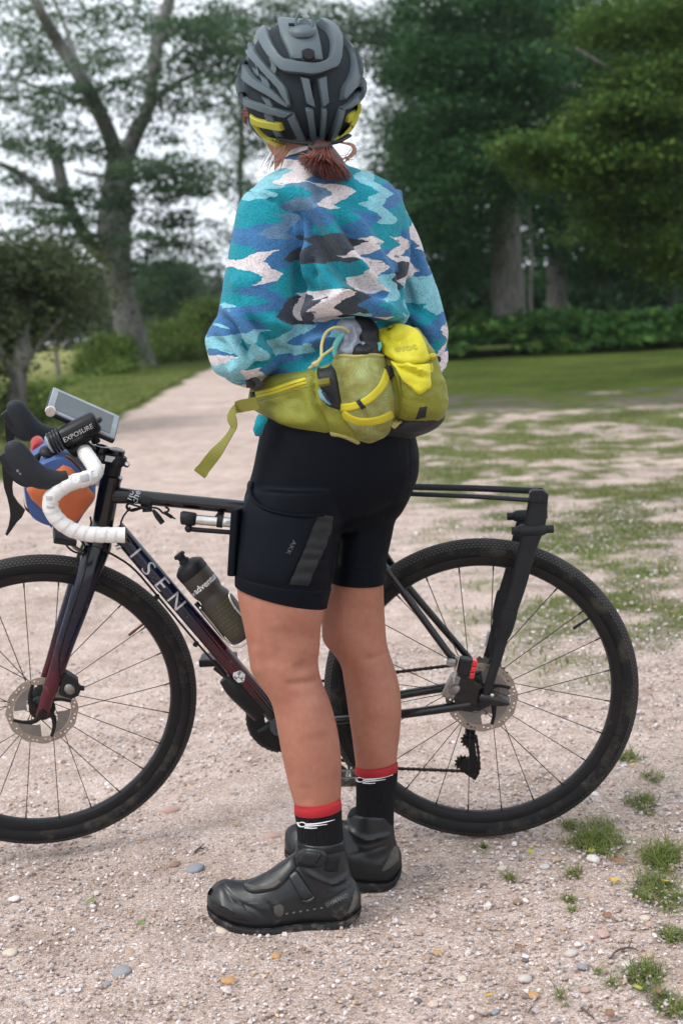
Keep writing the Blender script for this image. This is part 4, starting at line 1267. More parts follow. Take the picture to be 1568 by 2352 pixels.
# handwritten name on the top tube
TA, TB = RB(262, 1137), RB(762, 1186)
TD = (TB - TA).normalized(); TN = (EW - TD * EW.dot(TD)).normalized(); TU = TN.cross(TD)
if TU.dot(ET) < 0: TU = -TU
def wrapt(s, al, up, size, rot, **kw):
    v, f = textvf(s, size, cuts=2, **kw)
    cr, sr = math.cos(rot), math.sin(rot)
    return np.array([tuple(TA + TD * (al + x * cr - y * sr) + (TN * math.cos((up + x * sr + y * cr) / 0.0163) + TU * math.sin((up + x * sr + y * cr) / 0.0163)) * 0.017) for x, y, _ in v]), f
add('name_script', join(wrapt('ho', 0.038, 0.007, 0.022, math.radians(80), shear=0.2), wrapt('che', 0.052, 0.004, 0.022, math.radians(80), shear=0.2)), M['white'], fr, smooth=False)
# cables along the down tube
ft('cable', [RB(238, 1262, 0.03), RB(300, 1300, 0.02), RB(352, 1357, 0.012), RB(430, 1450, 0.012), RB(520, 1555, 0.012), RB(590, 1640, 0.012)], 0.0026, 'black', 6, 30)
ft('cable', [RB(300, 1165, 0.02), RB(282, 1190, 0.03), RB(279, 1215, 0.03), RB(300, 1245, 0.024)], 0.0022, 'black', 6, 16)
for u_, v_ in ((362, 1368), (452, 1476), (545, 1586)):
    ft('cable_guide', [RB(u_, v_, 0.006), RB(u_ - 4, v_ + 6, 0.014)], 0.006, 'black', 8)
ft('under_guard', [RB(520, 1554, 0.0), RB(545, 1582, 0.0), RB(600, 1640, 0.0)], [0.020, 0.026, 0.022], 'black', 14, 12)

# seatpost and saddle stand behind the rider
sp = add('seatpost', tube([RB(756, 1196), RB(800, 1010)], 0.0136, 14), M['black'], bike)
add('saddle', loft([[tuple(RB(u_, 990 - 4 * abs(k - 3), 0) + EW * (hw * math.cos(a)) + ET * (0.020 * math.sin(a) + (0.012 if k > 5 else 0))) for a in np.linspace(0, 2 * math.pi, 16, endpoint=False)]
     for k, (u_, hw) in enumerate(((690, 0.014), (700, 0.02), (740, 0.024), (790, 0.034), (840, 0.056), (890, 0.072), (925, 0.07), (938, 0.04)))]), M['black'], bike)

# ---- wheels
def wheel_mesh():
    na, ns = 120, 20
    V, UV = [], []
    rc, rt = WR - 0.0225, 0.0225
    for i in range(na + 1):
        a = 2 * math.pi * i / na
        for j in range(ns + 1):
            b = math.radians(-150 + 300 * j / ns)
            rr = rc + rt * math.cos(b) * (1.0 if abs(b) < 1.9 else 0.95)
            V.append((rr * math.cos(a), rt * math.sin(b), rr * math.sin(a)))
            UV.append((i / na, j / ns))
    F = [(i * (ns + 1) + j, i * (ns + 1) + j + 1, (i + 1) * (ns + 1) + j + 1, (i + 1) * (ns + 1) + j) for i in range(na) for j in range(ns)]
    return (np.array(V), F), UV
TY, TUV = wheel_mesh()
def rim_mesh():
    prof = [(0.3165, 0.0125), (0.3165, 0.0150), (0.305, 0.0150), (0.297, 0.0115), (0.2935, 0.005), (0.2935, -0.005), (0.297, -0.0115), (0.305, -0.0150), (0.3165, -0.0150), (0.3165, -0.0125)]
    V = [];  na = 120
    for i in range(na):
        a = 2 * math.pi * i / na
        V += [(r * math.cos(a), w, r * math.sin(a)) for r, w in prof]
    n = len(prof)
    return np.array(V), [(i * n + j, i * n + (j + 1) % n, ((i + 1) % na) * n + (j + 1) % n, ((i + 1) % na) * n + j) for i in range(na) for j in range(n)]
def ring_plate(ro, ri, th, holes, w, na=96, scallop=0.0):
    """flat annulus with rows of slots left out"""
    V, F = [], []
    nr = 5
    for s in (-1, 1):
        for i in range(na):
            a = 2 * math.pi * i / na
            for j in range(nr):
                r = ri + (ro + scallop * math.cos(a * 12) - ri) * j / (nr - 1)
                V.append((r * math.cos(a), w + s * th / 2, r * math.sin(a)))
    half = na * nr
    for i in range(na):
        i2 = (i + 1) % na
        for j in range(nr - 1):
            if (i, j) in holes: continue
            q = (i * nr + j, i * nr + j + 1, i2 * nr + j + 1, i2 * nr + j)
            F.append(q); F.append(tuple(half + x for x in reversed(q)))
        F.append((i * nr + nr - 1, half + i * nr + nr - 1, half + i2 * nr + nr - 1, i2 * nr + nr - 1))
        F.append((i2 * nr, half + i2 * nr, half + i * nr, i * nr))
    return np.array(V), F
RIM = rim_mesh()
def spoke_vf(k, n, phase):
    a = 2 * math.pi * (k + 0.5 * 0) / n + phase
    side = 1 if k % 2 else -1
    ha = a + (0.95 if (k // 2) % 2 else -0.95)
    p0 = (0.024 * math.cos(ha), side * 0.031, 0.024 * math.sin(ha))
    p1 = (0.2945 * math.cos(a), side * 0.003, 0.2945 * math.sin(a))
    d = np.array(p1) - np.array(p0)
    pm = np.array(p1) - d * 0.045
    v1 = tube([p0, tuple(pm)], 0.00105, 6)
    v2 = tube([tuple(pm), p1], 0.0019, 6)
    return join(v1, v2)
ROT_HOLES = {(i, 2 if (i // 4) % 2 else 1) for i in range(0, 96, 4)} | {(i + 2, 1 if (i // 4) % 2 else 2) for i in range(0, 96, 8)}
def wheel(hub, n, axle, rotor_r, phase, valve):
    """hub: centre, axle: unit vector to the near side; local y = far side"""
    t = Vector((0, 0, 1)); x = (t - axle * t.dot(axle)).normalized()
    z = x; xx = axle.cross(z) * 1.0
    xx = (-axle).cross(z); xx.normalize()
    Mw = frame(hub, xx, -axle, z)
    w = add('wheel', xf(lathe([(0.005, -0.056), (0.0105, -0.056), (0.0105, -0.043), (0.028, -0.034), (0.030, -0.031), (0.028, -0.028), (0.013, -0.022), (0.012, 0.022), (0.028, 0.028), (0.030, 0.031), (0.028, 0.034), (0.0105, 0.043), (0.0105, 0.056), (0.005, 0.056)], 28), Mw @ Matrix.Rotation(math.radians(90), 4, 'X')), M['black'], bike)
    o = add('tyre', xf(TY, Mw), M['tyre'], w, uv=TUV)
    add('rim', xf(RIM, Mw), M['rim'], w, smooth=True).modifiers.new('e', 'EDGE_SPLIT').split_angle = math.radians(35)
    for k in range(n):
        add('spoke', xf(spoke_vf(k, n, phase), Mw), M['spoke'], w)
    add('brake_rotor', xf(ring_plate(rotor_r, rotor_r * 0.80, 0.0018, ROT_HOLES, -0.046, scallop=0.0012), Mw), M['rotor'], w, smooth=False)
    # cooling fins and the dark spider with swept arms
    for k in range(4):
        a0 = 2 * math.pi * k / 4 + phase + 0.3
        pts = []
        for s in np.linspace(0, 1.12, 8): pts.append((rotor_r * 0.79 * math.cos(a0 + s), rotor_r * 0.79 * math.sin(a0 + s)))
        for s in np.linspace(1.12, 0.25, 6): pts.append((rotor_r * (0.42 + 0.2 * (1.12 - s)) * math.cos(a0 + s - 0.1), rotor_r * (0.42 + 0.2 * (1.12 - s)) * math.sin(a0 + s - 0.1)))
        add('rotor_fin', prism(pts, 0.0026, Mw @ Matrix.Translation((0, -0.046, 0)) @ Matrix.Rotation(math.radians(90), 4, 'X')), M['rotorfin'], w, smooth=False)
        arm = [(rotor_r * r * math.cos(a0 - 0.12 + s), -0.0465, rotor_r * r * math.sin(a0 - 0.12 + s)) for r, s in ((0.2, 0.9), (0.4, 0.62), (0.62, 0.25), (0.84, 0.0))]
        add('rotor_arm', xf(tube(arm, [0.007, 0.006, 0.0045, 0.004], 8, res=10, flat=(1, 0.45, (0, 1, 0))), Mw), M['black'], w)
    add('lock_ring', xf(lathe([(0.006, -0.052), (0.0185, -0.052), (0.021, -0.049), (0.021, -0.044)], 24), Mw @ Matrix.Rotation(math.radians(90), 4, 'X')), M['black'], w)
    va = valve
    add('valve', xf(tube([(0.295 * math.cos(va), 0, 0.295 * math.sin(va)), (0.272 * math.cos(va), 0, 0.272 * math.sin(va)), (0.270 * math.cos(va), 0, 0.270 * math.sin(va)), (0.252 * math.cos(va), 0, 0.252 * math.sin(va))], [0.0028, 0.0028, 0.0038, 0.0032], 8), Mw), M['redvalve'] if axle is EWF else M['black'], w)
    return w, Mw
M['redvalve'] = mat('valve', (0.16, 0.03, 0.02), 0.4)
F0 = RF(97, 1614)
rw, MR = wheel(R0, 24, EW, 0.080, 0.13, math.radians(33))
fw, MF = wheel(F0, 24, EWF, 0.080, 0.06, math.radians(35))


# ---- fork
fk = None
for sgn in (1, -1):
    w = 0.052 * sgn
    if sgn > 0:
        px = [(222, 1262, 0.018, 0.030), (200, 1330, w * 0.9, 0.0265), (176, 1405, w, 0.0235), (150, 1480, w, 0.0205), (128, 1550, w + 0.002, 0.0175), (106, 1612, w + 0.004, 0.0145), (97, 1645, w + 0.005, 0.0150)]
        pts = [RF(a, b, c) for a, b, c, r in px]
        base3d = pts
    else:
        pts = [p - EWF * 2 * (p - AX0).dot(EWF) for p in base3d]
    rr = [r for *_, r in px]
    q = painted('fork' if fk is None else 'fork_blade', pts, rr, [(0, INK), (0.2, NAVY * 0.6), (0.5, NAVY), (0.66, MAROON * 0.5 + NAVY * 0.4), (0.8, MAROON * 1.2), (1, MAROON * 1.25)], parent=bike if fk is None else fk, flat=(1.0, 0.62, tuple(EWF)), n=20)
    if fk is None: fk = q
add('fork_crown', tube([AX0 + AXD * 0.006, RF(226, 1254), RF(214, 1290)], [0.026, 0.030, 0.026], 20, res=8), M['gloss'], fk)
add('axle_end', lathe([(0.004, 0.0), (0.0085, 0.001), (0.0105, 0.004), (0.0105, 0.016)][::-1], 20, zframe(F0 + EWF * 0.060, EWF)), M['black'], fk)
add('hose', tube([RF(205, 1262, 0.035), RF(190, 1330, 0.062), RF(160, 1420, 0.068), RF(136, 1510, 0.066), RF(140, 1560, 0.062)], 0.0022, 6, res=20), M['black'], fk)
def caliper(name, c, up, ax, fwd, s=1.0, matn='plastic', parent=None):
    m = frame(c, fwd, up, ax)
    body = [(-0.022, -0.018), (0.006, -0.026), (0.024, -0.014), (0.030, 0.004), (0.024, 0.010), (0.022, 0.024), (0.006, 0.034), (-0.006, 0.040), (-0.016, 0.034), (-0.020, 0.010)]
    o = add(name, prism([(x * s, y * s) for x, y in body], 0.030, m, 0.004), M[matn], parent or bike, smooth=False)
    add('piston_cap', lathe([(0.013 * s, 0), (0.013 * s, 0.004), (0.011 * s, 0.006)], 20, m @ Matrix.Translation((0.002, 0.002, 0.0145))), M['greymetal'], o)
    add('bolt', lathe([(0.006, -0.012), (0.006, 0.012), (0.004, 0.013)], 12, m @ Matrix.Translation((0.024 * s, 0.004, 0.006)) @ Matrix.Rotation(1.57, 4, 'Y')), M['black'], o)
    return o
e1 = EWF
upf = AXD
caliper('front_caliper', RF(158, 1578, 0.046), (Matrix.Rotation(math.radians(8), 3, EWF) @ AXD), EWF, AXD.cross(EWF) * (1 if AXD.cross(EWF).x > 0 else -1), 0.95)
caliper('rear_caliper', RB(1040, 1580, 0.055), (Matrix.Rotation(math.radians(-20), 3, EW) @ ET), EW, ES, 0.92, 'greymetal')

# ---- transmission on the far side
def sprocket(c, r, teeth, th, w0, tooth=0.004, axle=EW, ri=None, up=ET, sx=ES):
    n = teeth * 4
    prof = []
    for i in range(n):
        a = 2 * math.pi * i / n
        prof.append(r + (tooth if i % 4 in (1, 2) else 0))
    V, F = [], []
    ri = ri or r * 0.6
    for s in (-1, 1):
        for i in range(n):
            a = 2 * math.pi * i / n
            for rr in (ri, prof[i]):
                V.append(tuple(c + axle * (w0 + s * th / 2) + sx * (rr * math.cos(a)) + up * (rr * math.sin(a))))
    h = n * 2
    for i in range(n):
        j = (i + 1) % n
        F += [(i * 2, i * 2 + 1, j * 2 + 1, j * 2), (h + i * 2, h + j * 2, h + j * 2 + 1, h + i * 2 + 1), (i * 2 + 1, h + i * 2 + 1, h + j * 2 + 1, j * 2 + 1), (i * 2, j * 2, h + j * 2, h + i * 2)]
    return np.array(V), F
cs = add('cassette', sprocket(R0, 0.068, 34, 0.002, -0.030, ri=0.045), M['greymetal'], bike, smooth=False)
for k in range(1, 8):
    add('sprocket', sprocket(R0, 0.068 - 0.0056 * k, 34 - 3 * k, 0.002, -0.030 - 0.0042 * k, ri=0.02), M['greymetal'] if k < 5 else M['chain'], cs, smooth=False)
BBc = RB(643, 1668)
ring = add('chainring', sprocket(BBc, 0.079, 40, 0.003, -0.048, ri=0.040), M['black'], bike, smooth=False)
for k in range(4):
    a = math.radians(30 + 90 * k)
    add('spider_arm', tube([BBc - EW * 0.05, BBc - EW * 0.05 + (ES * math.cos(a) + ET * math.sin(a)) * 0.064], [0.016, 0.009], 10), M['black'], ring)
add('crank_arm', tube([RB(643, 1668, 0.066), RB(720, 1722, 0.072), RB(798, 1782, 0.078)], [0.0165, 0.0125, 0.0125], 12, res=10, flat=(1, 0.55, tuple(EW))), M['black'], bike)
cr2 = BBc - (RB(798, 1782, 0.0) - BBc)
add('crank_arm', tube([BBc - EW * 0.062, cr2 - EW * 0.075], [0.0165, 0.012], 12, flat=(1, 0.55, tuple(EW))), M['black'], bike)
pc = RB(800, 1786, 0.125)
pd = add('pedal', tube([pc - EW * 0.046, pc + EW * 0.032], [0.008, 0.007], 12), M['silver'], bike)
for sgn in (1, -1):
    add('pedal_cage', prism([(-0.038, -0.004), (-0.030, -0.012), (0.03, -0.014), (0.042, -0.006), (0.044, 0.004), (0.034, 0.008), (-0.03, 0.008), (-0.04, 0.004)], 0.008, frame(pc + EW * 0.022 * sgn + ET * 0.002, ES, ET, ES.cross(ET)), 0.002), M['greymetal'], pd, smooth=False)
for s2 in (1, -1):
    add('pedal_clip', tube([pc + ES * (0.038 * s2) + EW * 0.028, pc + ES * (0.044 * s2) + ET * 0.006, pc + ES * (0.038 * s2) - EW * 0.028], 0.0055, 8, res=9), M['silver'], pd)
pc2 = cr2 - EW * 0.12
add('pedal', box(0.085, 0.06, 0.018, frame(pc2, ES, -EW, ET), 0.004), M['black'], bike, smooth=False)
def chain(pts, name='chain'):
    q = np.array([tuple(p) for p in pts])
    d = np.r_[0, np.cumsum(np.linalg.norm(np.diff(q, axis=0), axis=1))]
    n = int(d[-1] / 0.0127)
    x = np.linspace(0, d[-1], n * 2 + 1)
    p = np.stack([np.interp(x, d, q[:, k]) for k in range(3)], 1)
    vfs = []
    for i in range(n):
        c = (p[2 * i] + p[2 * i + 2]) / 2; t = Vector(p[2 * i + 2] - p[2 * i]).normalized()
        wdt = 0.006 if i % 2 else 0.0035
        up = (-EW).cross(t)
        m = frame(c, t, -EW, t.cross(-EW))
        out = [(-0.0095, 0), (-0.007, 0.0042), (-0.003, 0.003), (0.003, 0.003), (0.007, 0.0042), (0.0095, 0), (0.007, -0.0042), (0.003, -0.003), (-0.003, -0.003), (-0.007, -0.0042)]
        V = [tuple(Vector(c) + t * a + t.cross(-EW) * b + EW * (s * wdt / 2)) for s in (-1, 1) for a, b in out]
        F = [tuple(range(10))[::-1], tuple(range(10, 20))] + [(k, (k + 1) % 10, 10 + (k + 1) % 10, 10 + k) for k in range(10)]
        vfs.append((V, F))
    return add(name, join(*vfs), M['chain'], bike, smooth=False)
top_r = R0 - EW * 0.045 + ET * 0.052 - ES * 0.006
chain([BBc - EW * 0.048 + (ES * math.cos(a) + ET * math.sin(a)) * 0.081 for a in np.linspace(math.radians(-100), math.radians(-275), 14)] + [top_r])
jp, tp = RB(1076, 1700, -0.045), RB(1062, 1752, -0.045)
chain([BBc - EW * 0.048 - ET * 0.081, RB(912, 1765, -0.046), RB(1062, 1771, -0.045)])
dr = add('derailleur', tube([RB(1086, 1640, -0.052), RB(1080, 1672, -0.062), RB(1078, 1702, -0.06)], [0.010, 0.013, 0.011], 12, res=8), M['black'], bike)
for nm, c in (('jockey_wheel', jp), ('tension_wheel', tp)):
    add(nm, sprocket(c, 0.0155, 12, 0.004, 0, 0.004, ri=0.004), M['black'], dr, smooth=False)
cage = [RB(*q, -0.052) for q in ((1068, 1690), (1088, 1692), (1094, 1735), (1100, 1770), (1090, 1786), (1068, 1772), (1052, 1757), (1062, 1738), (1078, 1735))]
o = cage[0]
for w in (0.004, 0.016):
    add('cage_plate', prism([((p - o).dot(ES), (p - o).dot(ET)) for p in cage], 0.0025, frame(o + EW * w, ES, ET, ES.cross(ET)), 0.0006), M['black'], dr, smooth=False)
chain([RB(1092, 1690, -0.045), RB(1098, 1730, -0.045), RB(1100, 1765, -0.045), RB(1080, 1782, -0.045)])
# through-axle with lever
ax = add('axle_lever', loft([[tuple(RB(1104 + 66 * s, 1604 + 12 * s, 0.088) + ET * (hw * math.sin(a)) + EW * (0.005 * math.cos(a))) for a in np.linspace(0, 2 * math.pi, 14, endpoint=False)]
     for s, hw in ((-0.06, 0.004), (0.0, 0.011), (0.3, 0.012), (0.7, 0.0105), (0.95, 0.005), (1.0, 0.002))]), M['gloss'], bike)
add('axle_nut', lathe([(0.011, -0.03), (0.011, 0.0), (0.008, 0.004)], 20, zframe(R0 + EW * 0.088, EW)), M['black'], ax)
add('silver_bolt', ellipsoid(RB(1129, 1597, 0.092), 0.005, 0.005, 0.005, 12, 8), M['silver'], ax)

# ---- rear rack: carbon legs, cross pins, top rails
rk = None
LEG = [(1237, 1132, 0.0215), (1228, 1200, 0.0245), (1211, 1257, 0.0212), (1189, 1344, 0.0190), (1168, 1410, 0.0172), (1153, 1465, 0.0130), (1139, 1517, 0.0112), (1121, 1578, 0.0105), (1116, 1600, 0.008)]
for sgn in (1, -1):
    if sgn > 0:
        pts = [RB(a, b, 0.085) for a, b, r in LEG]; near_leg = pts
    else:
        pts = [p - EW * 0.14 - ET * 0.012 * (i < 2) for i, p in enumerate(near_leg)][1:]
    vf = tube(pts, [r * 0.93 for *_, r in (LEG if sgn > 0 else LEG[1:])], 16, res=40, flat=(1.0, 0.36, tuple(EW)))
    q = add('rear_rack' if rk is None else 'rack_leg', vf, M['carbon'], bike if rk is None else rk)
    if rk is None: rk = q
    off = Vector((0, 0, 0)) if sgn > 0 else -EW * 0.14
    # sleeve
    add('leg_sleeve', tube([p + off for p in (RB(1170, 1400, 0.085), RB(1168, 1406, 0.085), RB(1158, 1446, 0.085), RB(1151, 1468, 0.085))], [0.0182, 0.0192, 0.0178, 0.0135], 16, res=10, flat=(1.0, 0.44, tuple(EW))), M['plastic'], rk)
    # pins front to back
    pc0 = RB(1221, 1217, 0.085) + off
    add('rack_pin', tube([pc0 - ES * 0.044, pc0 + ES * 0.046], 0.0088, 16), M['plastic'], rk)
    add('pin_collar', tube([pc0 - ES * 0.030, pc0 - ES * 0.022, pc0 + ES * 0.022, pc0 + ES * 0.030], [0.010, 0.0135, 0.0135, 0.010], 16, flat=(1, 1.0, tuple(EW))), M['carbon'], rk)
add('rack_rail', tube([RB(790, 1128, 0.03), RB(935, 1134, 0.07), RB(1100, 1141, 0.088), RB(1225, 1149, 0.090), RB(1240, 1149, 0.090)], 0.0085, 12, res=24, flat=(1, 0.6, tuple(ET))), M['carbon'], rk)
add('rack_rail', tube([RB(790, 1113, -0.03), RB(946, 1118, -0.06), RB(1100, 1122, -0.075), RB(1236, 1128, -0.08)], 0.0075, 12, res=20), M['carbon'], rk)
cb = [RB(*q, 0.09) for q in ((1214, 1130), (1222, 1124), (1246, 1124), (1258, 1134), (1256, 1152), (1216, 1152))]
o = cb[0]
add('corner_joint', prism([((p - o).dot(ES), (p - o).dot(ET)) for p in cb], 0.022, frame(o, ES, ET, ES.cross(ET)), 0.003), M['carbon'], rk, smooth=False)
add('cross_bar', tube([RB(1240, 1131, 0.085), RB(1240, 1131, -0.085)], 0.010, 14), M['carbon'], rk)
add('joint_bolt', lathe([(0.0065, 0), (0.0065, 0.003), (0.004, 0.0032), (0.0035, 0.001)], 14, zframe(RB(1240, 1142, 0.102), EW)), M['gloss'], rk)
st = [p for p in (RB(1119, 1452, -0.066), RB(1134, 1452, -0.066), RB(1127, 1483, -0.066), RB(1112, 1483, -0.066))]
o = st[0]
add('sticker', prism([((p - o).dot(ES), (p - o).dot(ET)) for p in st], 0.001, frame(o, ES, ET, ES.cross(ET))), M['white'], rk, smooth=False)
stc = (st[0] + st[2]) / 2; sdir = (st[3] - st[0]).normalized()
v, f = textvf('P-390-444', 0.0058, cuts=0)
add('sticker_text', ([tuple(stc + EW * 0.0012 + sdir * -p[0] + sdir.cross(EW) * p[1] * 1.0) for p in v], f), M['black'], rk, smooth=False)
# rear light
rlm = frame(RB(1076, 1532, 0.088), (Matrix.Rotation(math.radians(-14), 3, EW) @ ES), (Matrix.Rotation(math.radians(-14), 3, EW) @ ET), ES.cross(ET))
rl = empty('rear_light', Matrix.Translation(RB(1070, 1534, 0.088)), 'small black rear light with red lens beside the rear hub', 'light')
WM[rl.name] = Matrix.Translation(RB(1070, 1534, 0.088))
add('housing', box(0.026, 0.040, 0.03, rlm @ Matrix.Translation((-0.010, 0, 0)), 0.005), M['plastic'], rl, smooth=False)
for k in range(3):
    add('red_lens', box(0.012, 0.0135, 0.028, rlm @ Matrix.Translation((0.0095, 0.0145 - 0.0145 * k, 0)), 0.003), M['red'], rl, smooth=False)
add('bracket', box(0.003, 0.066, 0.016, rlm @ Matrix.Translation((-0.026, -0.008, 0)), 0.001), M['silver'], rl, smooth=False)
add('clamp', box(0.020, 0.014, 0.02, rlm @ Matrix.Translation((-0.040, 0.002, 0)), 0.003), M['greymetal'], rl, smooth=False)
# ---------------------------------------------------------------- cockpit (turns with the fork)
def Z4(X, Y):                      # picture units of a traced point
    return X * 0.2812, 872.7 + Y * 0.2812
def Z8(X, Y):
    return X * 0.1875, 872.7 + Y * 0.1875
def C4(X, Y, w): return RF(*Z4(X, Y), w)
def C8(X, Y, w): return RF(*Z8(X, Y), w)

st_ = add('stem', tube([AX1 + AXD * 0.002, AX1 + AXD * 0.058], 0.0185, 20), M['plastic'], bike)
add('head_cap', tube([AX1 + AXD * 0.052, AX1 + AXD * 0.060, AX1 + AXD * 0.062], [0.0195, 0.0195, 0.014], 20), M['gloss'], st_)
add('stem_clamp', tube([C4(960, 700, 0), C4(955, 660, 0), C4(975, 610, 0)], [0.022, 0.0235, 0.019], 20, res=8), M['plastic'], st_)
add('stem_body', tube([C4(955, 655, 0), C4(850, 630, 0), C4(760, 610, 0)], [0.0165, 0.0155, 0.019], 16, res=8), M['plastic'], st_)
add('clamp_bolt', tube([C4(1035, 690, -0.02), C4(1035, 690, 0.02)], 0.007, 12), M['black'], st_)
add('bolt_head', tube([C4(1040, 685, 0.02), C4(1040, 685, 0.0225)], 0.0045, 12), M['silver'], st_)
a, b = C4(862, 638, 0.0175), C4(938, 654, 0.0215)
add('white_label', box(0.021, 0.013, 0.0012, zframe((a + b) / 2, EWF, tuple(AXD)) , 0.0003), M['white'], st_, smooth=False)
v, f = textvf('J8', 0.016, cuts=0)
cJ = C4(822, 640, 0.0205); xr = AXD.cross(EWF); xr = xr if xr.x > 0 else -xr
add('stem_print', ([tuple(cJ + xr * p[0] + AXD * p[1]) for p in v], f), M['greyprint'], st_, smooth=False)
bar_c = C4(735, 590, 0)
# bar: bare centre, then white tape on both drops
hb = add('handlebar', tube([C4(728, 588, -0.05), C4(722, 592, 0.05)], 0.0158, 18), M['black'], bike)
NEAR = [(690, 570, 0.045), (700, 600, 0.085), (745, 665, 0.140), (782, 735, 0.180), (762, 782, 0.200), (690, 812, 0.210), (590, 840, 0.214), (500, 888, 0.217), (432, 950, 0.219), (412, 1010, 0.221), (432, 1085, 0.223), (500, 1165, 0.226), (600, 1228, 0.229), (720, 1258, 0.232), (860, 1266, 0.236), (1025, 1266, 0.240)]
near_pts = [C4(*q) for q in NEAR]
def tape(pts, name):
    """wound tape: overlapping turns give each lap a small step"""
    n, ns = 220, 16
    p = catmull([tuple(q) for q in pts], n)
    d = np.r_[0, np.cumsum(np.linalg.norm(np.diff(p, axis=0), axis=1))]
    rad = np.full(n, 0.0158)
    V, F = tube(p, rad, ns, cap=True)
    V = V.reshape(n, ns, 3)
    lap = 0.021
    for i in range(n):
        for j in range(ns):
            ph = (d[i] / lap + 0.9 * j / ns) % 1.0
            k = 1 + 0.085 * ph - (0.05 if ph < 0.06 else 0)
            V[i, j] = p[i] + (V[i, j] - p[i]) * k
    return add(name, (V.reshape(-1, 3), F), M['tape'], hb)
tape(near_pts, 'bar_tape')
def mirror(p):
    p = Vector(p)
    return p - EWF * 2 * (p - AX0).dot(EWF)
tape([mirror(p) for p in near_pts], 'bar_tape')
add('bar_plug', tube([near_pts[-1], near_pts[-1] + (near_pts[-1] - near_pts[-2]).normalized() * 0.003], 0.0150, 14), M['plastic'], hb)
SB = Surf(tube([tuple(q) for q in near_pts], 0.0172, 24, res=160))
def ring_mark(cx, cy, r, w=0.24):
    out = []
    for k in range(25):
        a = 2 * math.pi * k / 24
        out.append(Z4(cx + r * math.cos(a), cy + r * math.sin(a)))
    return out
for cx, cy, r in ((613, 808, 38), (770, 765, 30)):
    add('tape_print', ribbon(SB, ring_mark(cx, cy, r), 2.0, 0.0004, n=36, m=3, lift=0.0003, Yg=3.0), M['white'], hb, smooth=False)
add('tape_print', ribbon(SB, [Z4(*q) for q in ((668, 850), (735, 840), (742, 790), (712, 752), (690, 750))], 2.0, 0.0004, n=20, m=3, lift=0.0003, Yg=3.0), M['white'], hb, smooth=False)
add('tape_band', patch(SB, [Z4(*q) for q in ((655, 778), (700, 768), (722, 758))], [Z4(*q) for q in ((668, 838), (712, 830), (735, 822))], 0.0004, n=8, m=8, k=8, lift=0.0002, Yg=3.0), M['tape_grey'], hb)
for q in ((375, 945, 430, 985), (380, 1025, 450, 1050)):
    add('tape_scuff', patch(SB, [Z4(q[0], q[1]), Z4(q[2], q[1] + 8)], [Z4(q[0] + 4, q[3]), Z4(q[2] - 4, q[3])], 0.0004, n=6, m=6, k=4, lift=0.0002, Yg=3.0, smooth=False), M['tape_grey'], hb)

# brake hoods with lever blades
def hood(mir, name):
    tr = (lambda p: mirror(p)) if mir else (lambda p: p)
    W = 0.214
    path = [(562, 795, 0.0165), (500, 812, 0.0185), (410, 812, 0.0225), (320, 790, 0.0255), (235, 735, 0.0275), (180, 660, 0.0265), (135, 585, 0.0235), (105, 530, 0.0185), (95, 500, 0.009)]
    pts = [tr(C4(a, b, W)) for a, b, r in path]
    body = tube(pts, [r for *_, r in path], 18, res=34, flat=(1.0, 0.66, tuple(EWF)))
    lower = tube([tr(C4(*q, W)) for q in ((300, 800), (230, 800), (140, 740), (70, 650), (30, 590))], [0.012, 0.021, 0.021, 0.018, 0.010], 14, res=18, flat=(1.0, 0.62, tuple(EWF)))
    h = add(name, remesh(join(body, lower), 0.0028, 4), M['hood'], bike)
    # lever blade
    outl = [(18, 690), (52, 676), (92, 740), (112, 800), (104, 870), (112, 940), (150, 1000), (208, 1062), (182, 1118), (140, 1160), (96, 1225), (62, 1270), (46, 1258), (72, 1190), (86, 1110), (80, 1040), (62, 960), (36, 880), (24, 800)]
    P3 = [tr(C4(a, b, W)) for a, b in outl]
    o = P3[0]
    xr_ = (AXD.cross(EWF)); xr_ = xr_ if xr_.x > 0 else -xr_
    nn = xr_.cross(AXD)
    poly = [((p - o).dot(xr_), (p - o).dot(AXD)) for p in P3]
    add('brake_lever', prism(poly, 0.013, frame(o, xr_, AXD, nn), 0.003), M['black'], h, smooth=False)
    add('lever_pivot', tube([tr(C4(*q, W)) - EWF * 0.0 for q in ((150, 800), (110, 740), (50, 660), (10, 610))], [0.008, 0.012, 0.012, 0.009], 10, res=10), M['plastic'], h)
    for q in ((147, 742), (170, 764)):
        c = tr(C4(*q, W + 0.014))
        add('screw', lathe([(0.003, -0.003), (0.003, 0.001), (0.002, 0.0014)], 10, zframe(c, EWF)), M['greymetal'], h)
    return h
hd = hood(False, 'brake_hood')
hd2 = hood(True, 'brake_hood')

# ---- handlebar bag
bagp = lambda X, Y, w: C4(X, Y, w)
BC = C4(500, 985, 0.115)
hbag = empty('handlebar_bag', BC - Vector((0, 0, 0.1)), 'blue barrel bag with orange end panel and rainbow tape hanging under handlebar', 'bag')
outline = [(345, 690), (455, 640), (560, 650), (650, 730), (735, 850), (795, 965), (755, 1060), (690, 1150), (620, 1225), (530, 1270), (430, 1230), (320, 1190), (240, 1120), (205, 1010), (192, 880), (235, 770)]
def bagring(w, sc):
    q = catmull(outline + [outline[0]], 49)[:-1]
    c = q.mean(axis=0)
    return [tuple(C4(*(c + (p - c) * sc), 0.115) + EWF * (w - 0.115)) for p in q]
add('bag_body', ripple(loft([bagring(w, s) for w, s in ((-0.128, 0.55), (-0.126, 0.84), (-0.118, 0.95), (-0.10, 0.985), (0.0, 1.0), (0.085, 0.985), (0.098, 0.95))], cap=True), 0.004, 14), M['blue'], hbag)
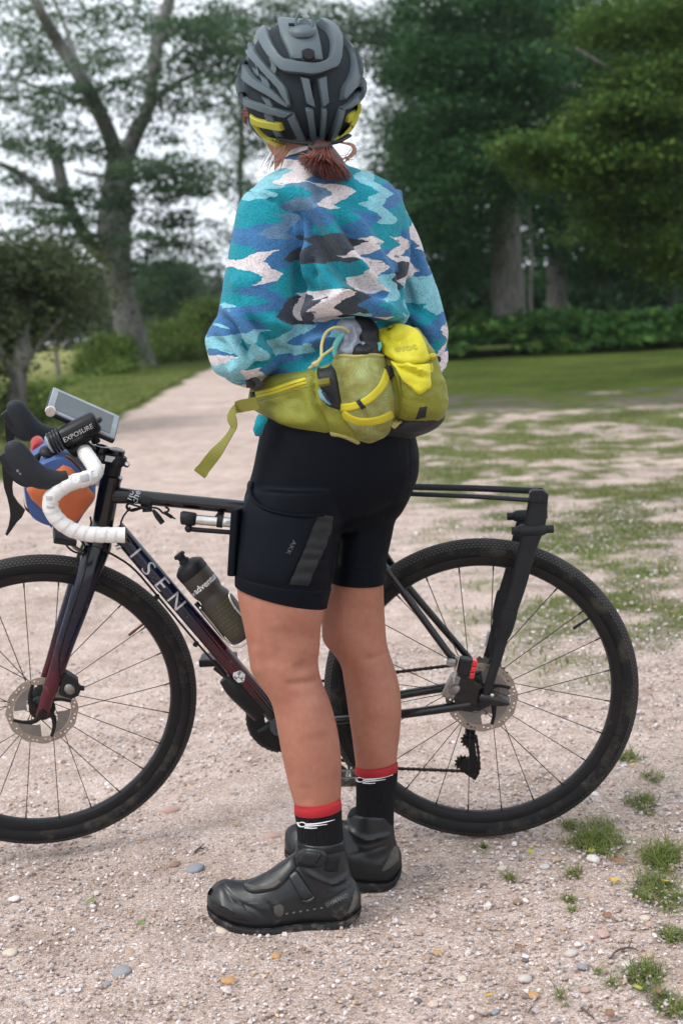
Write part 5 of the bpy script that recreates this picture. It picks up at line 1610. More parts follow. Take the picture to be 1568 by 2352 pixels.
och = [(520, 712), (590, 738), (700, 860), (785, 962), (725, 1062), (650, 1150), (560, 1240), (520, 1258), (480, 1252), (440, 1160), (370, 1085), (255, 985), (215, 900), (262, 850), (400, 790)]
def endring(w, sc):
    q = linres(och + [och[0]], 49)[:-1]
    c = q.mean(axis=0)
    return [tuple(C4(*(c + (p - c) * sc), 0.115) + EWF * (w - 0.115)) for p in q]
add('end_panel', ripple(loft([endring(0.070, 0.96), endring(0.098, 1.0), endring(0.110, 0.97), endring(0.117, 0.86), endring(0.121, 0.5), endring(0.122, 0.1)]), 0.002, 25), M['orange'], hbag)
def stripe(pts, wv, name, parent, n=14):
    """woven tape with its own cross stripe coordinate"""
    q = catmull([tuple(p) for p in pts], n); V, UV = [], []
    for i in range(n):
        for j in range(6):
            V.append(tuple(Vector(q[i]) + Vector(wv) * (j / 5 - 0.5))); UV.append((j / 5 * 0.999, i / n))
    F = [(i * 6 + j, i * 6 + j + 1, (i + 1) * 6 + j + 1, (i + 1) * 6 + j) for i in range(n - 1) for j in range(5)]
    o = add(name, (V, F), M['rainbow'], parent, uv=UV)
    return o
cen = C4(490, 975, 0.115)
def outw(X, Y, w, k=1.035):
    p = C4(X, Y, 0.115); p = cen + (p - cen) * k
    return p + EWF * (w - 0.115)
stripe([outw(*q, 0.085) for q in ((205, 1000), (222, 1075), (300, 1130), (380, 1165), (430, 1225))], EWF * -0.028, 'rainbow_tape', hbag)
stripe([outw(*q, 0.080, 1.02) for q in ((540, 650), (580, 670), (640, 725), (690, 790))], EWF * -0.03, 'rainbow_tape', hbag)
add('red_panel', ripple(loft([[tuple(C4(318 + 78 * k_ * math.cos(a), 730 + 92 * k_ * math.sin(a), 0.115) + EWF * (w - 0.115)) for a in np.linspace(0, 2 * math.pi, 24, endpoint=False)] for w, k_ in ((-0.126, 0.6), (-0.12, 0.82), (-0.075, 0.85), (-0.068, 0.6))]), 0.004, 20), M['redcloth'], hbag)
add('bag_strap', tube([C4(330, 600, 0.06), C4(300, 640, 0.062), C4(275, 660, 0.064)], [0.004, 0.008, 0.007], 8, res=8, flat=(1, 0.4, tuple(EWF))), M['plastic'], hbag)
add('bag_support', box(0.05, 0.10, 0.014, frame(C4(530, 1275, 0.0), ESx := (AXD.cross(EWF) if AXD.cross(EWF).x > 0 else -AXD.cross(EWF)), -EWF, ESx.cross(-EWF)), 0.003), M['plastic'], bike, smooth=False)
add('support_arm', tube([C4(590, 1290, 0.02), C4(600, 1350, 0.02), C4(660, 1400, 0.015)], 0.0045, 8, res=8), M['greymetal'], bike)
add('brake_hose', tube([C4(540, 1310, 0.03), C4(545, 1350, 0.035), C4(600, 1400, 0.035), C4(700, 1430, 0.03)], 0.0023, 6, res=14), M['black'], bike)
add('brake_hose', tube([C4(740, 1120, 0.02), C4(745, 1180, 0.035), C4(700, 1260, 0.04), C4(660, 1300, 0.035), C4(700, 1360, 0.03)], 0.0023, 6, res=18), M['black'], bike)
add('barrel_adjuster', tube([C4(950, 1370, 0.022), C4(1010, 1350, 0.024)], [0.006, 0.0045], 10), M['silver'], bike)

# ---- front light
def XF(vec): return Vector(vec)
lp0, lp1 = C8(610, 795, 0.075), C8(1195, 495, 0.075)
ld = (lp1 - lp0).normalized()
Ll = (lp1 - lp0).length
fl = empty('front_light', lp0, 'black cylindrical front light clamped on top of handlebar', 'light')
mfl = zframe(lp0, ld)
add('light_body', lathe([(0.020, 0.03), (0.0235, 0.032), (0.0238, 0.10 * 0 + Ll * 0.93), (0.0225, Ll * 0.97), (0.018, Ll)], 32, mfl), M['black'], fl)
for k in range(4):
    add('cooling_fin', lathe([(0.019, 0.003 + 0.0072 * k), (0.0245, 0.003 + 0.0072 * k), (0.0245, 0.0072 + 0.0072 * k), (0.019, 0.0072 + 0.0072 * k)], 32, mfl), M['black'], fl)
add('lens', lathe([(0.001, -0.003), (0.018, -0.003), (0.021, 0.0), (0.021, 0.004)], 28, mfl), M['glass'], fl)
add('switch', tube([C8(1205, 500, 0.10), C8(1240, 478, 0.103)], [0.006, 0.005], 12), M['plastic'], fl)
sideN = (EWF - ld * EWF.dot(ld)).normalized(); sideU = sideN.cross(ld); sideU = sideU if sideU.z > 0 else -sideU
def on_light(s, al, up, size, **kw):
    v, f = textvf(s, size, cuts=1, **kw)
    return np.array([tuple(lp0 + ld * (al + x) + (sideN * math.cos((up + y) / 0.0238) + sideU * math.sin((up + y) / 0.0238)) * 0.0244) for x, y, _ in v]), f
add('light_print', on_light('EXPOSURE', Ll * 0.58, -0.001, 0.0145, shear=0.1), M['silverprint'], fl, smooth=False)
add('light_print', on_light('TORO', Ll * 0.52, -0.012, 0.009, shear=0.1), M['greyprint'], fl, smooth=False)
add('light_clamp', tube([C8(1010, 760, 0.06), C8(1060, 720, 0.07), C8(1125, 720, 0.075)], [0.014, 0.008, 0.003], 10, res=8), M['plastic'], fl)
add('light_mount', tube([C8(880, 860, 0.05), C8(950, 800, 0.055), C8(1000, 700, 0.065)], [0.02, 0.016, 0.012], 14, res=8), M['plastic'], fl)
add('mount_band', tube([C4(600, 590, 0.07), C4(640, 540, 0.065), C4(700, 530, 0.06), C4(760, 575, 0.05)], 0.009, 10, res=14), M['plastic'], fl)

# ---- phone in a clear hard case on a stalk
ph_n = (AXD * 0.78 + EWF * 0.44 + Vector((0, 0, 0.1))).normalized()
pa, pbp = C8(590, 250, 0.02), C8(1430, 620, 0.02)
phx = (pbp - pa).normalized()
ph_n = (ph_n - phx * ph_n.dot(phx)).normalized()
phy = ph_n.cross(phx)
pm = frame((pa + pbp) / 2, phx, phy, ph_n)
pL = (pbp - pa).length
phone = empty('phone', (pa + pbp) / 2, 'phone in a clear hard case tilted above the handlebar', 'phone')
add('case', box(pL, 0.088, 0.013, pm, 0.005, 3), M['plastic'], phone)
add('clear_cover', box(pL - 0.004, 0.084, 0.006, pm @ Matrix.Translation((0, 0, 0.0065)), 0.0028, 3), M['glass'], phone)
add('screen', box(pL - 0.03, 0.066, 0.001, pm @ Matrix.Translation((0, 0, 0.0098)), 0.0004), M['screen'], phone, smooth=False)
add('button', lathe([(0.0115, -0.004), (0.0115, 0.006), (0.010, 0.0085), (0.002, 0.009)], 24, zframe(C8(622, 382, 0.055), EWF)), M['silver'], phone)
add('mount_arm', tube([C8(660, 400, 0.04), C8(760, 420, 0.03), C8(900, 440, 0.02), C8(1100, 560, 0.01), C8(1180, 760, 0.0)], [0.012, 0.010, 0.010, 0.010, 0.010], 12, res=18), M['plastic'], phone)
add('mount_hook', tube([C8(760, 430, 0.05), C8(820, 455, 0.05), C8(845, 495, 0.05)], [0.007, 0.005, 0.002], 8, res=8), M['plastic'], phone)
bl = empty('bell', C4(395, 585, 0.06), 'round black bell beside the front light', 'bell')
add('bell_dome', lathe([(0.001, 0.012), (0.012, 0.010), (0.0185, 0.004), (0.0195, 0.0), (0.0185, -0.004), (0.015, -0.005)], 28, zframe(C4(395, 590, 0.06), (AXD + EWF * 0.35))), M['plastic'], bl)
cp = empty('spacer_computer', C4(825, 555, 0.0), 'small round black computer mount in front of the stem', 'mount')
add('puck', lathe([(0.018, -0.008), (0.019, 0.0), (0.0185, 0.005), (0.012, 0.006), (0.011, 0.003)], 28, zframe(C4(825, 555, 0.0), AXD)), M['gloss'], cp)

# ---- strap and cable bundle on the top tube
cbn = empty('cable_bundle', RB(340, 1175, 0.0), 'coiled black charging cable strapped under the top tube', 'cable')
add('strap_band', tube([RB(327, 1147, 0), RB(350, 1150, 0)], 0.0185, 20, res=4), M['blackcloth'], cbn)
add('strap_tail', tube([RB(338, 1160, 0.008), RB(339, 1176, 0.012)], 0.011, 10, flat=(1, 0.3, tuple(EW))), M['blackcloth'], cbn)
def z4b(*q): return [RB(*Z4(a, b), w) for a, b, w in q]
add('cable_loop', tube(z4b((1180, 1040, 0.022), (1080, 1070, 0.024), (1035, 1045, 0.022), (1050, 1010, 0.02), (1120, 1030, 0.022), (1200, 1050, 0.024)), 0.0024, 6, res=30), M['black'], cbn)
add('cable_loop', tube(z4b((1200, 1050, 0.02), (1120, 1050, 0.02), (1060, 1060, 0.02), (1040, 1020, 0.018), (1100, 1000, 0.02)), 0.0024, 6, res=24), M['black'], cbn)
add('cable_tail', tube(z4b((1220, 1040, 0.022), (1290, 1050, 0.02), (1340, 1090, 0.02), (1380, 1060, 0.02), (1350, 1035, 0.02)), 0.0024, 6, res=24), M['black'], cbn)
add('plug', tube(z4b((1250, 1060, 0.025), (1285, 1110, 0.026), (1330, 1170, 0.026)), [0.003, 0.0062, 0.0062], 10, res=8), M['plastic'], cbn)
add('plug', tube(z4b((1340, 1080, 0.022), (1400, 1118, 0.022), (1415, 1125, 0.022), (1435, 1135, 0.022)), [0.004, 0.0042, 0.002, 0.0015], 8), M['plastic'], cbn)

# ---- mini pump under the top tube
def Zq(X, Y): return 367.4 + X * 0.3515, 1083.9 + Y * 0.3515
def Q(X, Y, w): return RB(*Zq(X, Y), w)
pu = empty('mini_pump', Q(320, 320, 0.03), 'silver and black mini pump fixed under the top tube', 'pump')
add('pump_head', tube([Q(138, 300, 0.03), Q(150, 300, 0.03), Q(225, 310, 0.03), Q(240, 312, 0.03)], [0.0135, 0.0155, 0.0150, 0.011], 18), M['plastic'], pu)
add('pump_barrel', tube([Q(232, 312, 0.03), Q(700, 352, 0.03)], 0.0108, 18), M['silver'], pu)
add('pump_clip', tube([Q(375, 322, 0.03), Q(412, 326, 0.03)], 0.0140, 16), M['plastic'], pu)
add('hose', tube([Q(190, 372, 0.034), Q(240, 378, 0.034), Q(500, 398, 0.034), Q(690, 412, 0.034)], 0.0055, 10, res=12), M['black'], pu)
add('hose_end', ellipsoid(Q(188, 370, 0.034), 0.009, 0.009, 0.009, 14, 10), M['plastic'], pu)
add('pump_bracket', tube([Q(380, 300, 0.02), Q(400, 270, 0.0), Q(400, 240, 0.0)], 0.008, 8), M['plastic'], pu)
v, f = textvf('IIIII', 0.009, cuts=0, shear=0.3)
pdv = (Q(700, 352, 0.03) - Q(232, 312, 0.03)).normalized(); pnv = pdv.cross(EW); pnv = pnv if pnv.z > 0 else -pnv
add('pump_print', ([tuple(Q(445, 330, 0.0415) + pdv * p[0] + pnv * p[1]) for p in v], f), M['black'], pu, smooth=False)

# ---- water bottle and its wire cage
b_a, b_b = Q(140, 560, 0.0), Q(560, 1075, 0.0)
bd = (b_b - b_a).normalized()
bt = empty('water_bottle', b_b, 'smoke grey water bottle with black cap in the frame cage', 'bottle')
bl_ = (b_b - b_a).length
mb = zframe(b_b, -bd, tuple(EW))
body = [(0.028, 0.0), (0.0335, 0.003), (0.036, 0.010), (0.0365, 0.03), (0.0365, 0.10), (0.0355, 0.112), (0.031, 0.122), (0.0305, 0.128), (0.034, 0.138), (0.0352, 0.146), (0.0352, 0.184), (0.034, 0.190)]
add('bottle_body', lathe(body, 40, mb), M['smoke'], bt)
add('bottle_cap', lathe([(0.0345, 0.184), (0.036, 0.186), (0.036, 0.203), (0.034, 0.207), (0.022, 0.216), (0.014, 0.219)], 40, mb), M['plastic'], bt)
add('nozzle', lathe([(0.013, 0.216), (0.0125, 0.224), (0.0095, 0.226), (0.0095, 0.233), (0.0135, 0.235), (0.014, 0.239), (0.0115, 0.243), (0.004, 0.244)], 28, mb), M['plastic'], bt)
bN = (EW - bd * EW.dot(bd)).normalized(); bU = bN.cross(bd)
bU = bU if bU.dot(ET) > 0 else -bU
def on_bottle(s, z, r, ang, size, **kw):
    # reads round the bottle: lettering runs across the axis
    v, f = textvf(s, size, cuts=2, **kw)
    return np.array([tuple(b_b - bd * (z + y) + (bN * math.cos(ang + x / r) + bU * math.sin(ang + x / r)) * (r + 0.0005)) for x, y, _ in v]), f
add('bottle_print', join(on_bottle('for', 0.152, 0.0354, -0.85, 0.0165), on_bottle('adventure', 0.155, 0.0354, 0.62, 0.020, bold=0.0004)), M['white'], bt, smooth=False)
dv, df = [], []
for i in range(9):
    for j in range(11):
        z = 0.022 + 0.0095 * i; an = -1.1 + 0.2 * j + (0.1 if i % 2 else 0)
        if (i * 7 + j * 5) % 9 == 0 or j > 5 + i: continue
        k0 = len(dv)
        for dz, da in ((-0.0022, 0), (0, 0.028), (0.0022, 0), (0, -0.028)):
            dv.append(tuple(b_b - bd * (z + dz) + (bN * math.cos(an + da) + bU * math.sin(an + da)) * 0.0371))
        df.append((k0, k0 + 1, k0 + 2, k0 + 3))
M['limeprint'] = mat('lime_print', (0.30, 0.34, 0.03), 0.5)
add('dot_print', (dv, df), M['limeprint'], bt, smooth=False)
cgm = lambda z, r, an: b_b - bd * z + (bN * math.cos(an) + bU * math.sin(an)) * r
wire = add('bottle_cage', tube([cgm(0.006, 0.040, 1.2), cgm(0.02, 0.0395, 0.95), cgm(0.07, 0.0395, 0.85), cgm(0.098, 0.0395, 1.05), cgm(0.104, 0.0395, 1.5), cgm(0.10, 0.0395, 2.2)], 0.0024, 8, res=28), M['silver'], bike)
add('cage_wire', tube([cgm(0.118, 0.040, -1.0), cgm(0.108, 0.0395, -1.25), cgm(0.06, 0.0395, -1.3), cgm(0.012, 0.0395, -1.2), cgm(-0.005, 0.034, -0.6), cgm(-0.006, 0.034, 0.3), cgm(0.006, 0.040, 1.2)], 0.0024, 8, res=36), M['silver'], wire)
add('cage_plate', tube([cgm(0.03, 0.040, -1.57), cgm(0.13, 0.040, -1.57)], 0.006, 8), M['black'], wire)
# ---------------------------------------------------------------- the cyclist
YN, YF = G(690, 2119).y, G(866, 2030).y                 # where the two feet stand
import sys; print('feet', YN, YF, file=sys.stderr)
person = empty('person', Vector(((P(650, 2100, YN).x + P(860, 2030, YF).x) / 2, (YN + YF) / 2, 0)), 'cyclist seen from behind in a blue patterned fleece and black shorts', 'person')
HY = 2.93
fN = lambda v: 2.865 + (YN - 2.865) * min(1, max(0, (v - 1150) / 850))
fF = lambda v: 2.99 + (YF - 2.99) * min(1, max(0, (v - 1150) / 750))
def rows2(spec, n=40, res=None):
    """(vL, uL, vR, uR, YL, YR, half depth)"""
    s = np.asarray(spec, dtype=float)
    if res: s = catmull(s, res)
    return loft([row(q[0], q[1], q[3], 0, q[6], n, q[4], q[5], vR=q[2]) for q in s])

def leg_near(grow=0.0):
    L = [(1120, 610, 750, 2.86, .070), (1200, 580, 745, 2.86, .074), (1290, 553, 745, 2.855, .078), (1346, 545, 748, 2.85, .080), (1390, 549, 748, 2.85, .080), (1435, 559, 738, 2.85, .074), (1471, 566, 735, 2.85, .069),
         (1506, 573, 731, 2.85, .065), (1537, 578, 732, 2.85, .062), (1565, 591, 739, 2.848, .060), (1594, 612, 751, 2.845, .058), (1618, 625, 760, 2.843, .057), (1660, 634, 771.5, 2.84, .057), (1706, 642, 780, 2.835, .056),
         (1752, 651, 784, YN + .01, .052), (1787, 659, 784, YN + .01, .048), (1819, 667, 783.5, YN, .044), (1852, 677, 782, YN, .041), (1900, 683, 782, YN, .038), (1960, 688, 786, YN, .037), (2040, 690, 796, YN, .037)]
    f = lambda v: 2.865 + (YN - 2.865) * min(1, max(0, (v - 1150) / 850))
    return rows([(v, a, b, f(v), f(v), d) for v, a, b, y, d in L], 44, 70)
def leg_far(grow=0.0):
    L = [(1120, 800, 910, 2.99, .065), (1200, 790, 880, 3.0, .066), (1280, 772, 880, 3.01, .070), (1335, 755, 880, 3.01, .073), (1386, 742, 882, 3.015, .070), (1440, 738, 885, 3.015, .065), (1474, 743, 888, 3.015, .062),
         (1502, 766, 895, 3.015, .058), (1530, 783, 905, 3.015, .056), (1576, 791, 917, 3.015, .056), (1611, 796, 921, 3.015, .056), (1647, 801, 921, 3.015, .055), (1691, 808, 917, YF, .050), (1725, 812, 913, YF, .045),
         (1755, 816, 911, YF, .041), (1800, 819, 908, YF, .038), (1860, 820, 903, YF, .037), (1940, 818, 905, YF, .037)]
    f = lambda v: 2.99 + (YF - 2.99) * min(1, max(0, (v - 1150) / 750))
    return rows([(v, a, b, f(v), f(v), d) for v, a, b, y, d in L], 44, 64)
torso_in = rows([(330, 660, 740, HY, HY, .045), (395, 655, 750, HY, HY, .05), (415, 640, 830, 2.90, 2.97, .075), (450, 600, 895, 2.88, 2.99, .10), (520, 615, 905, 2.88, 2.99, .105), (620, 640, 890, 2.88, 2.98, .105), (740, 640, 880, 2.87, 2.98, .11), (860, 632, 885, 2.87, 2.98, .115),
                 (960, 640, 900, 2.87, 2.98, .10), (1060, 630, 915, 2.87, 2.98, .10), (1130, 630, 890, 2.87, 2.99, .08), (1180, 650, 850, 2.88, 2.99, .05)], 40, 40)
HC = P(684, 232, HY + 0.005)                                # head centre
fdir = Vector((-0.50, 0.866, 0.0))                          # she looks away and to the left
fside = Vector((-fdir.y, fdir.x, 0))
def hp(f, s, z): return HC + fdir * f + fside * s + Vector((0, 0, z))
hm = frame((0, 0, 0), fdir, fside, (0, 0, 1))
head = [ellipsoid(hp(0, 0, 0.02), 0.096, 0.076, 0.10, m=hm), ellipsoid(hp(0.030, 0, -0.045), 0.062, 0.060, 0.075, m=hm), ellipsoid(hp(0.070, 0, -0.088), 0.024, 0.026, 0.020, m=hm),
        ellipsoid(hp(0.098, 0, -0.028), 0.016, 0.012, 0.026, m=hm), ellipsoid(hp(0.106, 0, -0.042), 0.012, 0.015, 0.010, m=hm), ellipsoid(hp(0.086, 0, -0.066), 0.010, 0.022, 0.006, m=hm), ellipsoid(hp(0.084, 0, -0.074), 0.010, 0.019, 0.006, m=hm),
        ellipsoid(hp(0.078, 0, 0.008), 0.018, 0.052, 0.009, m=hm), ellipsoid(hp(0.0, 0.078, -0.02), 0.020, 0.007, 0.031, m=hm), ellipsoid(hp(0.0, -0.078, -0.02), 0.020, 0.007, 0.031, m=hm),
        ellipsoid(hp(0.072, 0.031, -0.030), 0.020, 0.022, 0.016, m=hm), ellipsoid(hp(0.072, -0.031, -0.030), 0.020, 0.022, 0.016, m=hm)]
neck = tube([hp(0.0, 0, -0.06), P(690, 330, HY), P(700, 420, HY)], [0.052, 0.054, 0.062], 24, res=10)
SHL, SHR = P(615, 475, 2.87), P(870, 485, 2.98)
ELL, ELR = P(592, 800, 2.845), P(975, 790, 3.05)
WRL, WRR = P(600, 815, 3.09), P(800, 830, 3.18)
def hand(w, d, up, side):
    """relaxed half-closed hand: palm, four fingers, thumb"""
    d = Vector(d).normalized(); up = Vector(up); s = d.cross(up).normalized() * side; up = s.cross(d) * side
    out = [ellipsoid(w + d * 0.05, 0.045, 0.040, 0.016, m=frame((0, 0, 0), d, s, up))]
    for k, (o, l) in enumerate(((-0.028, 0.072), (-0.009, 0.080), (0.010, 0.076), (0.027, 0.060))):
        p0 = w + d * 0.075 + s * o
        out.append(tube([p0, p0 + d * l * 0.45 - up * 0.006, p0 + d * l * 0.75 - up * 0.022, p0 + d * l * 0.85 - up * 0.042], [0.0092, 0.0085, 0.008, 0.0065], 10, res=10))
    p0 = w + d * 0.028 - s * 0.034
    out.append(tube([p0, p0 - s * 0.022 + d * 0.022, p0 - s * 0.026 + d * 0.05 - up * 0.01], [0.012, 0.0098, 0.0075], 10, res=8))
    return out
arms = [tube([SHL, P(600, 640, 2.85), ELL, WRL], [0.045, 0.042, 0.038, 0.026], 20, res=24), tube([SHR, P(922, 640, 3.03), P(955, 770, 3.05), WRR], [0.040, 0.036, 0.034, 0.026], 20, res=24)]
hands = hand(WRL, (0.55, 0.35, 0.05), (0, 0.3, 1), 1) + hand(WRR, (-0.9, 0.1, -0.05), (0, 0.5, 1), -1)
feet = [tube([P(740, 2000, YN), P(700, 2070, YN), P(560, 2090, YN), P(505, 2082, YN)], [0.038, 0.038, 0.034, 0.02], 16, res=12), tube([P(866, 1930, YF), P(850, 1985, YF), P(720, 1990, YF + 0.02), P(690, 1982, YF + 0.03)], [0.038, 0.036, 0.032, 0.02], 16, res=12)]
body = remesh(join(leg_near(), leg_far(), torso_in, neck, *head, *arms, *hands, *feet), 0.0052, 5)
body = crease(body, [([(655, 1572), (690, 1569), (722, 1563), (738, 1555)], 5, -0.0048), ([(640, 1540), (650, 1490), (655, 1440)], 26, -0.0051), ([(705, 1600), (715, 1650), (725, 1700)], 22, 0.0051), ([(690, 1520), (700, 1545)], 16, -0.0051),
                     ([(590, 1480), (588, 1520), (598, 1556)], 12, 0.0051), ([(835, 1515), (860, 1512), (885, 1500)], 5, -0.0044), ([(825, 1470), (835, 1420), (838, 1380)], 20, -0.0051), ([(868, 1560), (870, 1610), (868, 1660)], 18, 0.0051),
                     ([(700, 1800), (705, 1850)], 10, -0.0034), ([(730, 1470), (720, 1510)], 14, 0.0034)])
add('body', body, M['skin'], person)
for s in (1, -1):
    add('eye', ellipsoid(hp(0.083, 0.031 * s, -0.012), 0.009, 0.011, 0.0095, 14, 10, m=hm), M['white'], person)

# ---- shorts
pelvis = rows([(845, 634, 885, 2.866, 2.975, .132), (885, 630, 900, 2.866, 2.98, .132), (930, 620, 925, 2.865, 2.985, .131), (960, 610, 935, 2.865, 2.985, .132), (1000, 603, 943, 2.865, 2.985, .136), (1040, 595, 951, 2.865, 2.99, .138), (1080, 587, 950, 2.865, 2.995, .138), (1110, 578, 943, 2.865, 2.995, .134), (1145, 566, 930, 2.865, 2.995, .124), (1180, 562, 912, 2.87, 2.995, .108), (1215, 570, 880, 2.88, 2.99, .08)], 48, 38)
shn = rows2([(1120, 577, 1120, 800, fN(1120), fN(1120), .097), (1180, 551, 1190, 790, fN(1180), fN(1180), .097), (1240, 545, 1248, 778, fN(1240), fN(1240), .095), (1290, 542, 1310, 768, fN(1290), fN(1290), .093), (1318, 541, 1352, 759, fN(1318), fN(1318), .089), (1342, 540.5, 1393, 750, fN(1342), fN(1342), .0855)], 44, 30)
shf = rows2([(1120, 770, 1120, 945, fF(1120), fF(1120), .095), (1160, 766, 1160, 922, fF(1160), fF(1160), .094), (1198, 763, 1198, 907, fF(1198), fF(1198), .09), (1231, 761, 1231, 900, fF(1231), fF(1231), .086), (1280, 758, 1282, 889, fF(1280), fF(1280), .082), (1328, 752, 1335, 883, fF(1328), fF(1328), .078)], 44, 26)
shorts = remesh(join(pelvis, shn, shf), 0.0048, 4)
shorts = crease(shorts, [([(760, 1226), (790, 1222), (830, 1205), (880, 1180), (915, 1155)], 9, -0.010), ([(776, 1230), (771, 1280), (762, 1335)], 7, -0.006), ([(846, 1068), (846, 1000)], 3, -0.0012), ([(848, 1080), (830, 1130), (790, 1172), (760, 1185)], 3, -0.0014),
                         ([(700, 1290), (730, 1283), (765, 1286)], 4, -0.002), ([(690, 1318), (722, 1313), (757, 1318)], 4, -0.0022), ([(670, 1352), (710, 1348), (752, 1356)], 4, -0.002), ([(735, 1262), (770, 1258)], 4, -0.002), ([(895, 1245), (870, 1240)], 5, -0.002), ([(780, 1290), (830, 1296), (884, 1290)], 2.5, -0.0012),
                         ([(560, 1362), (640, 1382), (745, 1398)], 5, 0.0015), ([(938, 1010), (940, 1080)], 2.5, -0.0012)])
SH = Surf(shorts)
shorts_o = add('shorts', shorts, M['lycra'], person)
f_n = lambda v: 2.865 + (YN - 2.865) * min(1, max(0, (v - 1150) / 850))
add('hem_band', rows2([(1316, 541.5, 1350, 760, fN(1316), fN(1316), .0885), (1318, 539.5, 1352, 761, fN(1318), fN(1318), .0905), (1336, 539, 1384, 753, fN(1336), fN(1336), .0880), (1344, 539.5, 1395, 751, fN(1344), fN(1344), .0865), (1345, 541.5, 1395.5, 749, fN(1345), fN(1345), .0845)], 56, 16), M['lycra'], shorts_o)
add('hem_band', rows2([(1290, 759.5, 1293, 886, fF(1290), fF(1290), .0800), (1292, 757.5, 1295, 888, fF(1292), fF(1292), .0825), (1324, 752.5, 1331, 884.5, fF(1324), fF(1324), .0795), (1332, 751.5, 1338, 884, fF(1332), fF(1332), .0785), (1333, 754, 1338, 881.5, fF(1333), fF(1333), .0765)], 56, 16), M['lycra'], shorts_o)
add('thigh_pocket', patch(SH, [(579, 1108), (577, 1130), (588, 1150), (612, 1166), (650, 1176), (700, 1181), (738, 1178)], [(543, 1316), (562, 1332), (590, 1338), (620, 1344), (645, 1347), (665, 1335), (700, 1250)], 0.005, n=26, m=20, k=9, relax=1), M['lycra_navy'], shorts_o)
add('pocket_binding', ribbon(SH, [(579, 1106), (577, 1130), (589, 1153), (614, 1169), (652, 1179), (700, 1184), (742, 1180)], 9, 0.0035, n=30, m=5, lift=0.004), M['lycra'], shorts_o)
pk = patch(SH, [(728, 1178), (716, 1215), (700, 1258), (682, 1300), (664, 1343)], [(763, 1186), (761, 1215), (744, 1262), (724, 1305), (708, 1346)], 0.0016, n=60, m=8, k=9, lift=0.0012, relax=1)
pv = np.asarray(pk[0]); pn = normals(pk)
wav = np.array([math.sin(i * 0.62 + 0.9 * math.sin(i * 0.21)) for i in range(60)])
pv[:480] += pn[:480] * (np.repeat(wav, 8) * 0.0008)[:, None]
add('grey_panel', (pv, pk[1]), M['grip'], shorts_o)
add('pocket_print', text_on(SH, 'AKK', (668, 1257), (-8, 16), (12, 6), 1.0, lift=0.0065, cuts=1), M['dimprint'], shorts_o, smooth=False)
# phone carried in the thigh pocket, edge showing at the front
fp = empty('pocket_phone', P(545, 1315, 2.86), 'dark phone pushed into the left thigh pocket of the shorts', 'phone')
c0, c1 = P(552, 1166, 2.855), P(543, 1318, 2.855)
dz = (c0 - c1).normalized(); dy = Vector((0.25, 0.97, 0)); dy = (dy - dz * dy.dot(dz)).normalized(); dx = dy.cross(dz)
pmx = frame((c0 + c1) / 2, dx, dy, dz)
add('phone_case', box(0.016, 0.078, (c0 - c1).length, pmx, 0.005, 3), M['lycra_navy'], fp)
add('phone_label', box(0.0012, 0.03, 0.062, pmx @ Matrix.Translation((-0.0078, -0.012, -0.012)), 0.0003), M['limeprint'], fp, smooth=False)

# ---- fleece jacket
jt = rows([(372, 668, 772, 2.92, 2.95, .060), (386, 652, 788, 2.91, 2.955, .070), (402, 618, 838, 2.895, 2.96, .092), (430, 586, 890, 2.88, 2.975, .118), (462, 580, 913, 2.875, 2.985, .132), (500, 592, 924, 2.872, 2.99, .140), (550, 608, 930, 2.87, 2.99, .146), (600, 616, 926, 2.87, 2.99, .150),
           (650, 620, 914, 2.87, 2.985, .154), (690, 622, 908, 2.868, 2.98, .160), (722, 622, 914, 2.866, 2.975, .170), (742, 622, 910, 2.866, 2.975, .166), (765, 624, 884, 2.866, 2.97, .150), (800, 626, 875, 2.866, 2.97, .145), (845, 628, 875, 2.866, 2.97, .142), (885, 626, 880, 2.866, 2.97, .141), (925, 628, 885, 2.866, 2.97, .128)], 60, 64)
def rsleeve(spec, n, res): return rows(spec, n, res)
slL = rows([(428, 590, 650, 2.87, 2.88, .055), (450, 560, 668, 2.855, 2.87, .068), (488, 541, 684, 2.85, 2.86, .074), (540, 530, 688, 2.845, 2.855, .077), (596, 520, 688, 2.84, 2.85, .080), (644, 511, 687, 2.838, 2.846, .083), (690, 507, 685, 2.835, 2.843, .086), (722, 499, 684, 2.84, 2.84, .090), (750, 485, 682, 2.85, 2.84, .094), (778, 473, 678, 2.858, 2.838, .096), (805, 480, 666, 2.86, 2.838, .094), (832, 488, 648, 2.86, 2.838, .088), (854, 497, 626, 2.86, 2.84, .072), (868, 518, 600, 2.86, 2.84, .045)], 48, 44)
foreL = tube([P(585, 800, 2.86), P(572, 806, 2.93), P(580, 812, 3.01), P(600, 816, 3.07)], [0.080, 0.076, 0.058, 0.045], 24, res=14)
slR = rows([(440, 850, 915, 2.98, 3.0, .05), (470, 850, 918, 2.99, 3.01, .065), (504, 855, 934, 3.0, 3.02, .07), (545, 865, 955, 3.01, 3.03, .073), (600, 870, 976, 3.02, 3.04, .075), (650, 876, 996, 3.03, 3.05, .077), (690, 880, 1009, 3.035, 3.055, .079), (725, 885, 1019, 3.04, 3.06, .081), (763, 890, 1025, 3.04, 3.06, .082), (791, 894, 1019, 3.04, 3.06, .078), (819, 900, 1007, 3.04, 3.06, .068), (845, 915, 990, 3.04, 3.06, .045)], 44, 34)
foreR = tube([ELR, P(930, 815, 3.09), P(860, 826, 3.15), P(815, 830, 3.175)], [0.072, 0.068, 0.056, 0.044], 24, res=14)
collar = rows([(342, 660, 748, 2.905, 2.94, .066), (350, 652, 758, 2.90, 2.94, .072), (372, 644, 778, 2.90, 2.945, .078), (398, 632, 800, 2.895, 2.95, .086)], 40, 12)
jacket = remesh(join(jt, slL, foreL, slR, foreR, collar), 0.0050, 5, 0.5)
